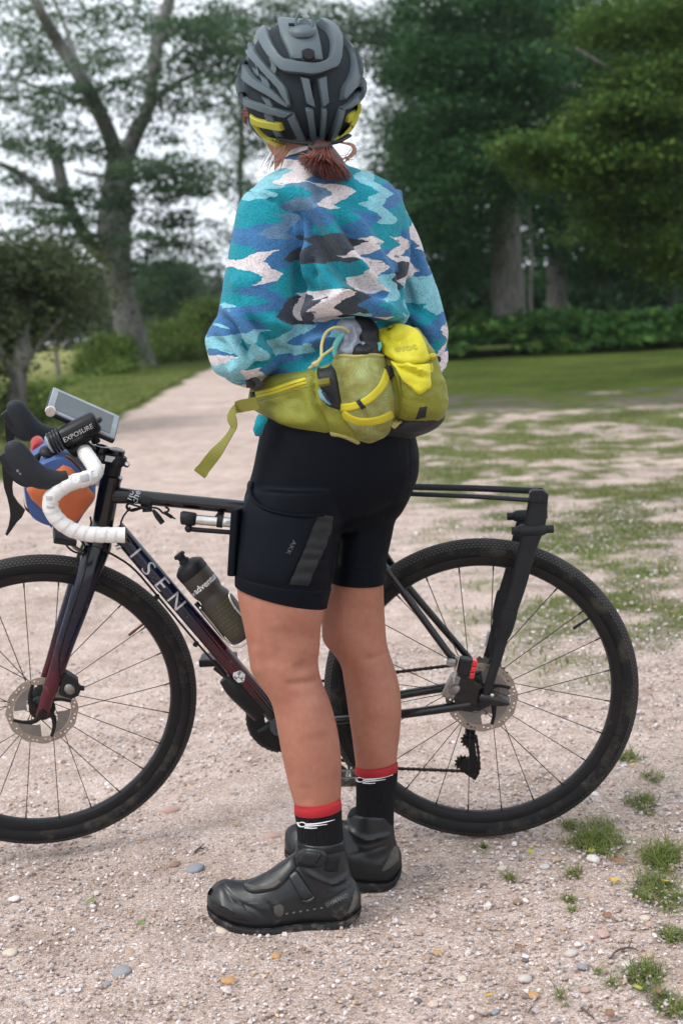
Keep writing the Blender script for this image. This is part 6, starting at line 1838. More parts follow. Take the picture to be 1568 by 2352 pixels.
jacket = ripple(jacket, 0.0045, 8.0, 3.0, (1, 1, 0.8))
jacket = crease(jacket, [
    ([(690, 420), (744, 500), (791, 572), (843, 628), (905, 694)], 12, 0.0287), ([(676, 470), (730, 540), (776, 604), (820, 652), (868, 702)], 13, -0.0287), ([(790, 480), (831, 532), (871, 604), (909, 668)], 11, 0.0199), ([(770, 500), (812, 552), (855, 615), (893, 672)], 9, -0.0199),
    ([(700, 590), (740, 620), (770, 660), (820, 690)], 12, 0.0177), ([(690, 640), (720, 670), (760, 690)], 11, -0.0177), ([(690, 725), (740, 706), (800, 690), (860, 706), (912, 728)], 12, 0.0354), ([(690, 760), (740, 748), (800, 744), (850, 752), (905, 752)], 12, -0.0398),
    ([(700, 800), (730, 775), (770, 770)], 9, 0.0221), ([(690, 830), (720, 810), (750, 800)], 8, -0.0221), ([(640, 470), (668, 482), (686, 505), (688, 560)], 3.6, -0.0123), ([(575, 446), (600, 448), (640, 466)], 3.6, -0.0117),
    ([(687, 540), (687, 620), (684, 700), (682, 770)], 6, -0.0265), ([(700, 560), (705, 620), (712, 660)], 8, 0.0221), ([(716, 590), (728, 640)], 7, -0.0177),
    ([(502, 722), (530, 745), (556, 790), (590, 836)], 7, -0.0287), ([(520, 716), (552, 742), (585, 792), (622, 832)], 9, 0.0199), ([(484, 772), (512, 800), (536, 846)], 7, -0.0243), ([(560, 722), (600, 760), (640, 800), (660, 812)], 8, -0.0199), ([(500, 790), (522, 826), (545, 860)], 8, 0.0177),
    ([(610, 730), (650, 752), (676, 760)], 8, 0.0155), ([(580, 852), (620, 838), (660, 806)], 7, -0.0221), ([(530, 640), (560, 650), (600, 640)], 14, 0.0088), ([(930, 560), (950, 600), (962, 650)], 10, -0.0111), ([(912, 620), (935, 680), (950, 730)], 9, -0.0199), ([(930, 700), (960, 740), (990, 760)], 9, 0.0155), ([(925, 740), (955, 775), (990, 800)], 9, -0.0177),
    ([(846, 420), (858, 470), (852, 520)], 14, 0.0088), ([(735, 430), (735, 480)], 10, -0.0088), ([(928, 505), (931, 560), (926, 610), (912, 662)], 4, -0.0133)])
jk = add('fleece_jacket', jacket, M['fleece'], person)
JS = Surf(jacket)
tail = ripple(tube([P(604, 955, 2.80), P(597, 972, 2.80), P(592, 990, 2.805), P(595, 998, 2.82)], [0.009, 0.011, 0.010, 0.005], 14, res=14), 0.003, 60)
add('drawcord_end', tail, M['fleece'], jk)

# ---- socks
def sock(rows_spec, lab):
    s = np.asarray(rows_spec, dtype=float); s = catmull(s, 24)
    n = 72
    V, UV = [], []
    for k, q in enumerate(s):
        r = row(q[0], q[1], q[3], 0, q[5], n, q[4], q[4], vR=q[2])
        V += r; UV += [(j / n, k / 24) for j in range(n)]
    return (np.array(V), ringfaces(24, n)), UV
def tilt(v, d): return v + d
nsock = [(1868, 676, 1856, 784.5, YN, .0425), (1900, 681, 1892, 786, YN, .041), (1940, 683, 1935, 789, YN, .041), (1990, 684, 1985, 792, YN, .041)]
fsock = [(1778, 815, 1768, 913.5, YF, .0425), (1810, 817, 1802, 911, YF, .041), (1850, 817, 1846, 905, YF, .041), (1900, 812, 1898, 904, YF, .041)]
for spec, band, lg in ((nsock, (1850, 675, 1838, 783.5, 1868, 1856), 0), (fsock, (1762, 814.5, 1750, 913, 1778, 1768), 1)):
    vf, uv = sock(spec, '')
    so = add('sock', vf, M['sock'], person, uv=uv)
    y = spec[0][4]
    bvf = rows2([(band[0], band[1] + 1.2, band[2], band[3] - 1.2, y, y, .0425), (band[0] + 1.5, band[1], band[2] + 1.5, band[3], y, y, .0432), (band[4] - 1.5, spec[0][1] - 0.3, band[5] - 1.5, spec[0][3] + 0.3, y, y, .0436), (band[4], spec[0][1] + 0.6, band[5], spec[0][3] - 0.6, y, y, .0428)], 60)
    add('red_band', bvf, M['sockred'], so)
    S = Surf(vf)
    ox, oy = (0, 0) if lg == 0 else (133.5, -103)
    def L_(X, Y): return 440.9 + X * .3515 + ox, 1653.5 + Y * .3515 + oy
    for pts, w in (([(745, 682), (800, 680), (870, 668), (932, 652)], [6, 5, 4, 1.5]), ([(745, 694), (800, 692), (884, 682)], [5, 4, 1.5]), ([(735, 704), (780, 708), (818, 706)], [5, 4, 2])):
        add('sock_print', ribbon(S, [L_(*q) for q in pts], [x * 0.62 for x in w], 0.0006, n=16, m=4, lift=0.0006), M['white'], so)
    ring_ = [L_(718 + 26 * math.cos(a), 684 + 15 * math.sin(a)) for a in np.linspace(0, 2 * math.pi, 14)]
    add('sock_print', ribbon(S, ring_, 2.2, 0.0006, n=24, m=3, lift=0.0006), M['white'], so)
    add('sock_print', ribbon(S, [L_(688, 668), L_(698, 690), L_(712, 698)], [3, 4, 2], 0.0006, n=8, m=3, lift=0.0006), M['white'], so)

# ---- shoes
def Zs(X, Y): return 440.9 + X * .3515, 1653.5 + Y * .3515
def shoe(prof, Y0, slope, ankle, wmax, gy):
    """prof: (u, v top, v sole, half width, side shift); lofted along the foot, ankle cuff united to it"""
    rings = []
    q = catmull(prof, 44)
    for u, vt, vb, hw, sh in q:
        yc = Y0 + slope * (u - 660) / 1150 + sh
        a, b = P(u, vt, yc), P(u, vb, yc)
        c, h = (a + b) / 2, (a - b) / 2
        r = []
        for k in range(28):
            th = 2 * math.pi * k / 28
            cx, sx = math.cos(th), math.sin(th)
            e = 2.0 if sx > 0 else 3.2
            X = math.copysign(abs(cx) ** (2 / e), cx); Z = math.copysign(abs(sx) ** (2 / e), sx)
            w = hw * (1 - 0.22 * max(0, Z))
            r.append(tuple(c + h * Z + Vector((0, w * X, 0))))
        rings.append(r)
    return remesh(join(loft(rings), ankle), 0.0034, 5)
near_prof = [(476, 2056, 2078, .010, .02), (484, 2040, 2089, .027, .018), (498, 2027, 2100, .036, .015), (515, 2020, 2107, .042, .012), (540, 2023, 2116, .047, .008), (570, 2022, 2122, .050, .004), (610, 2004, 2125, .050, 0), (645, 1980, 2123, .047, 0), (680, 1958, 2119, .043, 0), (715, 1955, 2117, .040, 0), (755, 1975, 2116, .039, 0), (790, 1998, 2111, .037, 0), (812, 2020, 2100, .031, 0), (824, 2040, 2090, .022, 0), (829, 2055, 2078, .010, 0)]
nank = rows([(1926, 681, 790.5, YN, YN, .044), (1945, 679, 792, YN, YN, .0455), (1970, 676, 797, YN, YN, .046), (2005, 672, 806, YN, YN, .045), (2050, 668, 815, YN, YN, .041)], 40, 16)
ns = shoe(near_prof, YN, -0.04, nank, .05, 0)
ns = crease(ns, [([Zs(190, 1060), Zs(215, 1110), Zs(270, 1180), Zs(400, 1235), Zs(470, 1290)], 3.5, -0.0042), ([Zs(100, 1150), Zs(160, 1180), Zs(260, 1250), Zs(360, 1290)], 3, 0.0038), ([Zs(740, 985), Zs(820, 1030), Zs(900, 1068), Zs(960, 1050), Zs(1030, 1000)], 3.5, 0.0053), ([Zs(850, 1200), Zs(950, 1150), Zs(1040, 1090)], 2.5, -0.0029), ([Zs(480, 1180), Zs(520, 1240), Zs(560, 1300)], 2.5, -0.0034), ([Zs(1040, 1080), Zs(1055, 1160), Zs(1045, 1220)], 2.5, -0.0029), ([Zs(850, 1060), Zs(930, 1095), Zs(1010, 1060)], 3, -0.0030)])
sh_n = add('shoe', ns, M['shoe'], person)
SN = Surf(ns)
def on_near(name, A, B, th, m_, **kw):
    return add(name, patch(SN, [Zs(*q) for q in A], [Zs(*q) for q in B], th, Yg=YN, **kw), M[m_], sh_n)
# sole: thick lugged rubber under the upper
def sole(prof, Y0, slope):
    rings = []
    for u, vt, vb, hw, sh in catmull(prof, 46):
        yc = Y0 + slope * (u - 660) / 1150 + sh
        lift = (vb - vt) * 0.20
        a, b = P(u, vb - min(lift, 12), yc), P(u, vb + 4.5 + 1.5 * math.sin(u * 0.55), yc)
        c, h = (a + b) / 2, (a - b) / 2
        w = hw + 0.0035
        rings.append([tuple(c + h * z + Vector((0, w * x, 0))) for x, z in ((1, 0.7), (0.96, 1), (-0.96, 1), (-1, 0.7), (-1, -0.7), (-0.9, -1), (0.9, -1), (1, -0.7))])
    return loft(rings)
add('sole', sole(near_prof, YN, -0.04), M['sole'], sh_n)
on_near('toe_cap', [(102, 1130), (130, 1092), (200, 1062), (240, 1120), (330, 1200)], [(110, 1190), (150, 1225), (240, 1285), (330, 1310), (420, 1320)], 0.0022, 'shoe2', n=20, m=10, k=7)
on_near('lace_cover', [(330, 1078), (400, 1040), (500, 985), (600, 930), (668, 872)], [(345, 1110), (400, 1138), (520, 1120), (590, 1085), (690, 960)], 0.0065, 'shoe2', n=24, m=12, k=6, relax=1)
on_near('mud_smear', [(350, 1080), (440, 1092), (520, 1082), (570, 1045)], [(352, 1096), (440, 1112), (535, 1098), (585, 1060)], 0.001, 'mud', n=16, m=4, k=3, lift=0.0066)
on_near('strap', [(625, 1020), (660, 985), (690, 980)], [(720, 1190), (770, 1190), (806, 1160)], 0.006, 'shoe2', n=16, m=16, k=9, relax=1)
on_near('strap_tip', [(715, 1170), (760, 1165), (800, 1140)], [(722, 1192), (770, 1192), (808, 1162)], 0.004, 'shoe2', n=12, m=6, k=5, lift=0.005)
on_near('ankle_strap', [(690, 870), (730, 832), (800, 836), (860, 850), (885, 880)], [(690, 955), (760, 966), (820, 965), (850, 950), (880, 915)], 0.007, 'shoe2', n=20, m=10, k=7, relax=1)
on_near('strap_pad', [(745, 845), (800, 850), (860, 865)], [(700, 930), (760, 950), (815, 955)], 0.006, 'plastic', n=12, m=10, k=7, lift=0.005, relax=1)
on_near('pad_bar', [(826, 858), (842, 862)], [(806, 912), (820, 920)], 0.004, 'shoe2', n=5, m=8, k=5, lift=0.0105, smooth=False)
on_near('ankle_tab', [(870, 900), (920, 900), (972, 892)], [(860, 985), (900, 995), (955, 990)], 0.003, 'neoprene', n=10, m=10, k=8)
on_near('ankle_cuff', [(688, 795), (760, 830), (860, 842), (990, 805)], [(690, 840), (760, 870), (860, 880), (1000, 860)], 0.0025, 'neoprene', n=20, m=6, k=6)
on_near('heel_mud', [(1066, 1110), (1078, 1130), (1086, 1160)], [(1020, 1262), (1045, 1252), (1072, 1222)], 0.0008, 'mud', n=8, m=8, k=3, lift=0.0004)
on_near('side_mud', [(530, 1220), (570, 1205), (600, 1215)], [(540, 1275), (580, 1285), (600, 1260)], 0.0012, 'mud', n=8, m=6, k=3)
add('shoe_print', text_on(SN, 'SHIMANO', Zs(947, 1180), (9.2, -4.6), (-2.6, -9.6), 1.22, lift=0.001, Yg=YN, cuts=1, bold=0.012), M['greyprint'], sh_n, smooth=False)
add('shoe_print', text_on(SN, 'GORE-TEX', Zs(402, 1198), (5.6, 0.2), (0.3, -6), 0.85, lift=0.001, Yg=YN, cuts=1), M['greyprint'], sh_n, smooth=False)
for k in range(6):
    X, Yv = 612 + 45 * k, 1268 - 7.5 * k
    on_near('shoe_dash', [(X, Yv - 5), (X + 16, Yv - 8)], [(X, Yv + 5), (X + 16, Yv + 2)], 0.0006, 'greyprint', n=4, m=4, k=5, lift=0.0005, smooth=False)
far_prof = [(654, 1912, 1955, .012, .03), (662, 1900, 1962, .030, .03), (680, 1893, 1975, .042, .026), (710, 1893, 1990, .048, .02), (750, 1885, 2005, .050, .01), (790, 1885, 2017, .047, 0), (830, 1900, 2025, .042, 0), (870, 1915, 2027, .040, 0), (895, 1925, 2024, .036, 0), (910, 1938, 2012, .028, 0), (920, 1955, 1995, .016, 0), (922, 1963, 1983, .008, 0)]
fank = rows([(1862, 801, 903, YF, YF, .044), (1885, 797, 904, YF, YF, .045), (1915, 790, 906, YF, YF, .045), (1955, 786, 914, YF, YF, .042)], 40, 14)
fs = shoe(far_prof, YF, -0.02, fank, .05, 0)
fs = crease(fs, [([Zs(1000, 680), Zs(1060, 740), Zs(1140, 780), Zs(1220, 765), Zs(1310, 745)], 3.5, 0.0057), ([Zs(1040, 885), Zs(1150, 860), Zs(1280, 815)], 2.5, -0.0029), ([Zs(1290, 820), Zs(1285, 900), Zs(1240, 975)], 2.5, -0.0029), ([Zs(1060, 800), Zs(1150, 820), Zs(1270, 790)], 3, -0.0029)])
sh_f = add('shoe', fs, M['shoe'], person)
add('sole', sole(far_prof, YF, -0.02), M['sole'], sh_f)
SF = Surf(fs)
add('heel_mud', patch(SF, [Zs(1312, 840), Zs(1332, 825), Zs(1350, 850)], [Zs(1240, 990), Zs(1285, 972), Zs(1350, 915)], 0.0008, n=8, m=10, k=3, lift=0.0004, Yg=YF), M['mud'], sh_f)
add('ankle_cuff', patch(SF, [Zs(1018, 610), Zs(1100, 580), Zs(1200, 600), Zs(1308, 590)], [Zs(1012, 650), Zs(1100, 612), Zs(1200, 632), Zs(1308, 625)], 0.0025, n=16, m=6, k=6, Yg=YF), M['neoprene'], sh_f)
# neoprene ankle parts are black cloth
for o_, v_ in ((sh_n, 1995), (sh_f, 1905)):
    pass
# ---------------------------------------------------------------- hair
def strands(specs, n_side=5, seg=9):
    V, F, C = [], [], []
    k = 0
    for pts, r0, c in specs:
        v, f = tube(pts, r0, n_side, res=seg)
        V.append(v); F += [tuple(i + k for i in q) for q in f]; C.append(np.tile(c, (len(v), 1))); k += len(v)
    return (np.concatenate(V), F), np.concatenate(C)
HYb = 2.80
rr = random.Random(5)
sp_ = []
for k in range(760):
    a = rr.random(); b = rr.gauss(0, 1)
    s = P(712 + 44 * rr.random(), 330 + 10 * rr.random(), HYb + 0.012 + 0.03 * rr.random())
    t = a
    eu = 684 + 122 * t + rr.gauss(0, 3); ev = 366 + 44 * math.sin(min(1, t * 1.15) * math.pi * 0.62) + rr.gauss(0, 5)
    m = P((740 * 0.62 + eu * 0.38), 352 + 10 * rr.random() + 10 * t, HYb - 0.025 + 0.022 * rr.gauss(0, 1))
    m2 = P((735 * 0.25 + eu * 0.75), 345 * 0.45 + ev * 0.55 + 4, HYb - 0.02 + 0.02 * rr.gauss(0, 1))
    e = P(eu, ev, HYb + 0.01 + 0.015 * rr.gauss(0, 1))
    q = rr.random()
    c = np.array((0.060, 0.014, 0.010)) * (1 - q) + np.array((0.235, 0.058, 0.032)) * q
    sp_.append(([s, m, m2, e], [0.0010, 0.0011, 0.0010, 0.0004], c))
for k in range(46):                                     # wisps at the neck and cheek
    lft = k < 20
    c = np.array((0.30, 0.15, 0.09)) * (0.6 + 0.6 * rr.random())
    if lft:
        u, v = 612 + 40 * rr.random(), 322 + 14 * rr.random()
        pts = [P(u + 20, v, 2.86), P(u + 6, v + 20 + 10 * rr.random(), 2.85), P(u - 4 - 10 * rr.random(), v + 48 + 14 * rr.random(), 2.86)]
    else:
        a = rr.random()
        pts = [P(770 + 20 * a, 326, 2.84), P(806 + 8 * rr.random(), 330 + 8 * rr.random(), 2.83), P(814 - 10 * a + rr.gauss(0, 3), 352 + rr.gauss(0, 6), 2.83), P(792 + rr.gauss(0, 8), 366 + rr.gauss(0, 5), 2.83)]
    sp_.append((pts, 0.0005 + 0.0003 * rr.random(), c))
for k in range(30):
    pts = [P(578, 250 + 2 * k % 20, 2.90), P(562 + rr.gauss(0, 2), 258 + rr.gauss(0, 5), 2.91), P(566 + rr.gauss(0, 3), 275 + rr.gauss(0, 5), 2.91)]
    sp_.append((pts, 0.0011, np.array((0.16, 0.04, 0.03)) * (0.6 + rr.random())))
hv_, hc_ = strands(sp_)
core, cc = (lambda vf: (vf, np.tile((0.07, 0.018, 0.012), (len(vf[0]), 1))))(rows([(328, 712, 756, HYb + .02, HYb + .03, .022), (345, 706, 770, HYb + .01, HYb + .02, .026), (365, 702, 786, HYb + .01, HYb + .02, .030), (385, 718, 794, HYb + .01, HYb + .02, .026), (402, 752, 792, HYb + .015, HYb + .02, .014)], 24, 14))
cap_, cc2 = (lambda vf: (vf, np.tile((0.075, 0.02, 0.014), (len(vf[0]), 1))))(ellipsoid(hp(-0.004, 0, 0.0), 0.092, 0.080, 0.098, m=hm))
add('hair', join(hv_, core, cap_), M['hair'], person, col=np.concatenate([hc_, cc, cc2]))
add('hair_tie', tube([P(735 + 24 * math.cos(a), 336 + 5 * math.sin(a), HYb - 0.012 * math.sin(a)) for a in np.linspace(0, 2 * math.pi, 20)], 0.0045, 8), M['blackcloth'], person)

# ---------------------------------------------------------------- helmet
def Z1(X, Y): return 514.4 + X * 0.2343, 18.4 + Y * 0.2343
HEc = P(691, 193, HY)
Rhx, Rhy, Rhz = 0.1195, 0.142, 0.1265
helmet = empty('helmet', HEc - Vector((0, 0, 0.115)), 'slate grey vented cycling helmet with yellow rear trim', 'helmet')
def shell(k, cut=True, seg=64, ring=44):
    V, F = ellipsoid((0, 0, 0), 1, 1, 1, seg, ring)
    lo = V[:, 2] < 0                                   # fuller below the widest line than a plain ellipsoid
    f = np.sqrt(np.maximum(0, 1 - np.abs(V[:, 2]) ** 3.3)) / np.sqrt(np.maximum(1e-6, 1 - V[:, 2] ** 2))
    f = np.where(lo, f, 1.0)
    V[:, 0] *= f; V[:, 1] *= f
    V = V * np.array([Rhx * k, Rhy * k, Rhz * k]) + np.array(tuple(HEc))
    if cut:
        zc = HEc.z - 0.1215 + 0.42 * np.maximum(0, V[:, 1] - HEc.y + 0.03)
        V[:, 2] = np.maximum(V[:, 2], zc)
    return V, F
foam = shell(0.955)
add('foam_liner', foam, M['helmet_in'], helmet)
add('nape_cradle', tube([P(640, 318, 2.86), P(680, 327, 2.825), P(725, 331, 2.81), P(770, 327, 2.83), P(800, 312, 2.87)], 0.008, 10, res=24, flat=(1, 0.5, (0, 0, 1))), M['plastic'], helmet)
HS = Surf(shell(0.955, False))
HS2 = Surf(shell(1.0, False))
# front half of the shell, away from the viewer
fv, ff = shell(1.0)
keep = [q for q in ff if min(fv[i][1] for i in q) > HEc.y + 0.012]
idx = sorted({i for q in keep for i in q}); mp_ = {i: k for k, i in enumerate(idx)}
fo = add('front_shell', (fv[idx], [tuple(mp_[i] for i in q) for q in keep]), M['helmet'], helmet)
fo.modifiers.new('s', 'SOLIDIFY').thickness = 0.006
def rib(name, A, B, th=0.009, m_='helmet', n=26, m=12, k=22, lift=0.001, parent=None):
    return add(name, patch(HS, [Z1(*q) for q in A], [Z1(*q) for q in B], th, n, m, k, lift, True, HY - 0.05), M[m_], parent or helmet)
rib('crown_panel', [(530, 128), (540, 200), (565, 310), (615, 420), (660, 535)], [(880, 160), (900, 220), (925, 300), (945, 400), (965, 545)], 0.013, n=22, m=16, k=18)
rib('crown_yoke', [(350, 275), (400, 395), (470, 505), (560, 605), (615, 636), (740, 650), (870, 662), (1000, 620), (1082, 578), (1108, 490), (1118, 360), (1085, 260), (1010, 190), (930, 158)],
    [(432, 205), (455, 275), (520, 410), (590, 500), (655, 522), (750, 538), (865, 552), (950, 535), (1005, 500), (1030, 430), (1034, 330), (1005, 250), (955, 205), (890, 168)], 0.012, n=60, m=12, k=22, lift=0.004)
rib('left_rib', [(282, 338), (330, 430), (430, 565), (545, 690), (620, 790), (640, 870), (660, 962)], [(238, 398), (275, 490), (375, 600), (470, 710), (545, 800), (590, 880), (652, 965)], 0.011)
rib('left_rib', [(212, 490), (245, 590), (345, 705), (470, 790), (560, 870), (655, 958)], [(162, 610), (200, 690), (320, 785), (450, 860), (560, 930), (650, 970)], 0.010)
rib('left_rib', [(165, 650), (180, 770), (235, 880), (390, 940), (540, 985), (690, 1022)], [(153, 720), (175, 850), (230, 945), (380, 1005), (500, 1035), (622, 1062)], 0.009)
rib('left_brace', [(690, 1020), (730, 1120), (780, 1230), (832, 1312)], [(620, 1058), (665, 1150), (715, 1250), (772, 1335)], 0.008)
rib('side_brace', [(250, 480), (330, 560), (360, 680), (300, 640)], [(270, 470), (300, 520), (330, 600), (280, 580)], 0.003, n=10, m=5)
rib('left_bridge', [(430, 470), (470, 560), (440, 640)], [(500, 520), (530, 600), (500, 680)], 0.004, n=10, m=6)
rib('left_bridge', [(350, 640), (380, 730), (350, 790)], [(440, 700), (470, 780), (430, 840)], 0.004, n=10, m=6)
rib('left_bridge', [(370, 860), (420, 940), (400, 960)], [(460, 890), (490, 960), (470, 990)], 0.004, n=10, m=6)
rib('left_bridge', [(390, 1030), (420, 1090), (500, 1230), (540, 1300)], [(470, 1040), (500, 1100), (570, 1230), (610, 1310)], 0.003, n=12, m=6)
rib('right_rib', [(1120, 290), (1215, 430), (1238, 560), (1200, 690), (1150, 770), (1128, 880)], [(1180, 360), (1290, 500), (1318, 620), (1290, 740), (1215, 830), (1135, 908)], 0.011)
rib('right_rib', [(1318, 660), (1320, 760), (1270, 850), (1190, 930), (1112, 975)], [(1352, 720), (1352, 820), (1310, 905), (1220, 965), (1130, 992)], 0.009)
rib('right_brace', [(1112, 980), (1080, 1100), (1040, 1220), (1008, 1305)], [(1168, 962), (1140, 1080), (1095, 1220), (1050, 1312)], 0.008)
rib('right_bridge', [(1240, 470), (1262, 560), (1250, 640)], [(1275, 470), (1300, 560), (1290, 650)], 0.003, n=8, m=5)
rib('spine_strip', [(740, 668), (762, 740), (790, 850), (808, 940)], [(828, 690), (845, 780), (868, 880), (886, 978)], 0.010, n=16)
rib('spine_strip', [(905, 690), (920, 780), (942, 890), (956, 975)], [(985, 662), (990, 770), (1002, 870), (1012, 930)], 0.010, n=16)
rib('spine_lower', [(793, 972), (815, 1080), (835, 1200), (850, 1312)], [(868, 975), (880, 1080), (895, 1190), (905, 1312)], 0.007, n=16)
rib('spine_lower', [(948, 975), (945, 1080), (935, 1190), (925, 1312)], [(995, 975), (990, 1080), (980, 1190), (972, 1312)], 0.007, n=16)
rib('spine_foot', [(850, 1240), (905, 1262), (970, 1240)], [(860, 1322), (910, 1330), (968, 1322)], 0.010, n=10, m=8)
rib('yellow_trim', [(262, 1036), (330, 1078), (450, 1102), (568, 1122)], [(272, 1084), (330, 1140), (450, 1168), (598, 1190)], 0.006, 'helmet_y', n=16)
yl = rib('yellow_trim', [(270, 1080), (330, 1165), (430, 1258), (560, 1288), (650, 1300), (712, 1350)], [(284, 1106), (352, 1205), (450, 1302), (560, 1345), (640, 1358), (700, 1360)], 0.006, 'helmet_y', n=24)
rib('yellow_trim', [(1318, 915), (1292, 985), (1210, 1040), (1182, 1112)], [(1318, 990), (1300, 1035), (1250, 1078), (1190, 1118)], 0.006, 'helmet_y', n=14)
rib('yellow_trim', [(1306, 1035), (1248, 1140), (1160, 1230), (1080, 1300)], [(1292, 1062), (1244, 1160), (1168, 1246), (1092, 1306)], 0.006, 'helmet_y', n=18, m=5)
add('trim_print', text_on(Surf(shell(1.025, False)), 'LAZER', Z1(538, 1312), (11.8, 3.2), (2.4, -11.5), 0.92, lift=0.0012, Yg=HY, shear=0.15, bold=0.02, cuts=1), M['black'], helmet, smooth=False)
dl = HS.hit(*Z1(815, 490), HY)
add('dial', lathe([(0.001, 0.014), (0.0105, 0.013), (0.012, 0.010), (0.012, -0.004)], 20, zframe(dl[0] + dl[1] * 0.008, dl[1])), M['plastic'], helmet)
add('dial_recess', patch(HS, [Z1(740, 440), Z1(810, 420), Z1(885, 440)], [Z1(760, 540), Z1(815, 556), Z1(880, 540)], 0.002, 10, 8, 6, 0.0125), M['helmet_in'], helmet)
for k in range(8):
    add('retention_ratchet', patch(HS, [Z1(852, 690 + 26 * k), Z1(886, 690 + 26 * k)], [Z1(856, 702 + 26 * k), Z1(888, 702 + 26 * k)], 0.003, 4, 4, 4, 0.002, smooth=False), M['plastic'], helmet)
# camera mount on the crown
mc = HS2.hit(*Z1(770, 262), HY)
mt_ = add('mount_disc', lathe([(0.026, -0.006), (0.027, 0.0), (0.024, 0.005), (0.012, 0.009), (0.010, 0.010)], 32, zframe(mc[0] + Vector((0, 0, 0.008)), (0, -0.45, 0.9))), M['helmet'], helmet)
pt0 = P(*Z1(768, 235), mc[0].y)
add('mount_post', tube([pt0, P(*Z1(770, 185), mc[0].y)], [0.010, 0.008], 14), M['plastic'], mt_)
rc_ = P(*Z1(787, 145), mc[0].y)
add('mount_clip', tube([rc_ + Vector((0.0165 * math.cos(a), -0.004, 0.019 * math.sin(a))) for a in np.linspace(math.radians(118), math.radians(422), 24)], 0.0028, 8), M['helmet'], mt_)
add('clip_plate', lathe([(0.012, -0.002), (0.013, 0.0), (0.012, 0.002)], 24, zframe(rc_ + Vector((0, 0.002, -0.004)), (0, -1, 0.2))), M['helmet'], mt_)
add('mount_lever', tube([P(*Z1(720, 160), mc[0].y), P(*Z1(632, 162), mc[0].y)], [0.003, 0.0032], 8), M['plastic'], mt_)
# ---------------------------------------------------------------- hip bag
def Zb(X, Y): return 569.5 + X * 0.2929, 734.9 + Y * 0.2929
HB = Surf(shorts, jt)
hb0 = HB.hit(*Zb(900, 600))[0]
hipbag = empty('hip_bag', Vector((hb0.x, hb0.y, hb0.z - 0.12)), 'olive and bright yellow hip bag worn low on the back', 'bag')
yb = hb0.y
print('bag depth', yb)
def zrows(spec, n=40, res=30):
    out = []
    for Yz, a, b, yl, yr, d in spec:
        out.append((Zb(0, Yz)[1], Zb(a, 0)[0], Zb(b, 0)[0], yl, yr, d))
    return rows(out, n, res)
def bp_(name, A, B, th, m_, surf=None, parent=None, zb=True, **kw):
    f = Zb if zb else (lambda *q: q)
    return add(name, patch(surf or HB, [f(*q) for q in A], [f(*q) for q in B], th, **kw), M[m_], parent or hipbag)
wing = patch(HB, [Zb(*q) for q in ((72, 425), (180, 422), (300, 410), (420, 398), (535, 372), (660, 330))], [Zb(*q) for q in ((22, 690), (130, 755), (350, 842), (640, 892), (760, 925), (880, 975))], 0.026, n=46, m=24, k=6, relax=5)
wing = crease(wing, [([Zb(516, 380), Zb(520, 600), Zb(590, 760), Zb(640, 885)], 4, -0.0090), ([Zb(150, 690), Zb(260, 640), Zb(400, 600)], 6, -0.0075), ([Zb(130, 650), Zb(300, 620)], 5, 0.0060), ([Zb(380, 560), Zb(420, 680), Zb(400, 780)], 8, -0.0060), ([Zb(540, 620), Zb(590, 700)], 6, 0.0075), ([Zb(200, 760), Zb(330, 790), Zb(480, 800)], 8, 0.0060), ([Zb(460, 620), Zb(500, 720), Zb(560, 800)], 7, 0.0060)])
wg = add('hip_wing', wing, M['olive'], hipbag)
WS = Surf(wing)
for A_ in ([(518, 385), (520, 500), (524, 610), (585, 750), (640, 880)], [(60, 540), (200, 512), (330, 470), (505, 432)], [(62, 640), (200, 604), (340, 560), (505, 512)], [(40, 700), (140, 742), (350, 826), (630, 876)]):
    add('seam', ribbon(WS, [Zb(*q) for q in A_], 1.3, 0.0006, n=26, m=3, lift=0.0003), M['olive_dark'], wg)
add('wing_zip', ribbon(WS, [Zb(62, 588), Zb(200, 556), Zb(330, 512), Zb(455, 474)], 14.5, 0.002, n=24, m=5, lift=0.0012), M['strap'], wg)
add('zip_teeth', ribbon(WS, [Zb(62, 590), Zb(200, 558), Zb(330, 514), Zb(452, 477)], 2.2, 0.0014, n=24, m=3, lift=0.0028), M['olive_dark'], wg)
add('zip_pull', patch(WS, [Zb(18, 570), Zb(60, 560)], [Zb(32, 622), Zb(62, 612)], 0.005, 6, 6, 5, 0.001), M['plastic'], wg)
add('wing_binding', ribbon(WS, [Zb(640, 888), Zb(760, 918), Zb(880, 968)], 8, 0.003, n=14, m=5, lift=0.001), M['olive_tan'], wg)
# black backing between wing and pocket
bp_('back_panel', [(536, 372), (600, 360), (690, 330)], [(600, 690), (690, 750), (800, 790)], 0.030, 'blackcloth', n=14, m=14, k=6, relax=3)
bp_('side_webbing', [(560, 458), (610, 448), (660, 440)], [(572, 520), (620, 515), (668, 508)], 0.038, 'olive_dark', n=8, m=6, k=8, relax=2)
tg = bp_('blue_tag', [(572, 520), (600, 518)], [(590, 575), (684, 642)], 0.043, 'bluetag', n=8, m=8, k=9, smooth=False)
bp_('tag_print', [(600, 530), (612, 528)], [(662, 588), (680, 585)], 0.046, 'blackcloth', n=6, m=6, k=9, smooth=False)
# lower back pad, black
pad = zrows([(735, 1150, 1478, 2.830, 2.900, 0.058), (780, 1090, 1474, 2.830, 2.900, 0.063), (830, 1020, 1445, 2.830, 2.900, 0.063), (870, 960, 1390, 2.830, 2.910, 0.058), (905, 900, 1310, 2.840, 2.920, 0.051), (935, 880, 1240, 2.850, 2.930, 0.037)], 40, 20)
add('back_pad', ripple(pad, 0.003, 20), M['blackcloth'], hipbag)
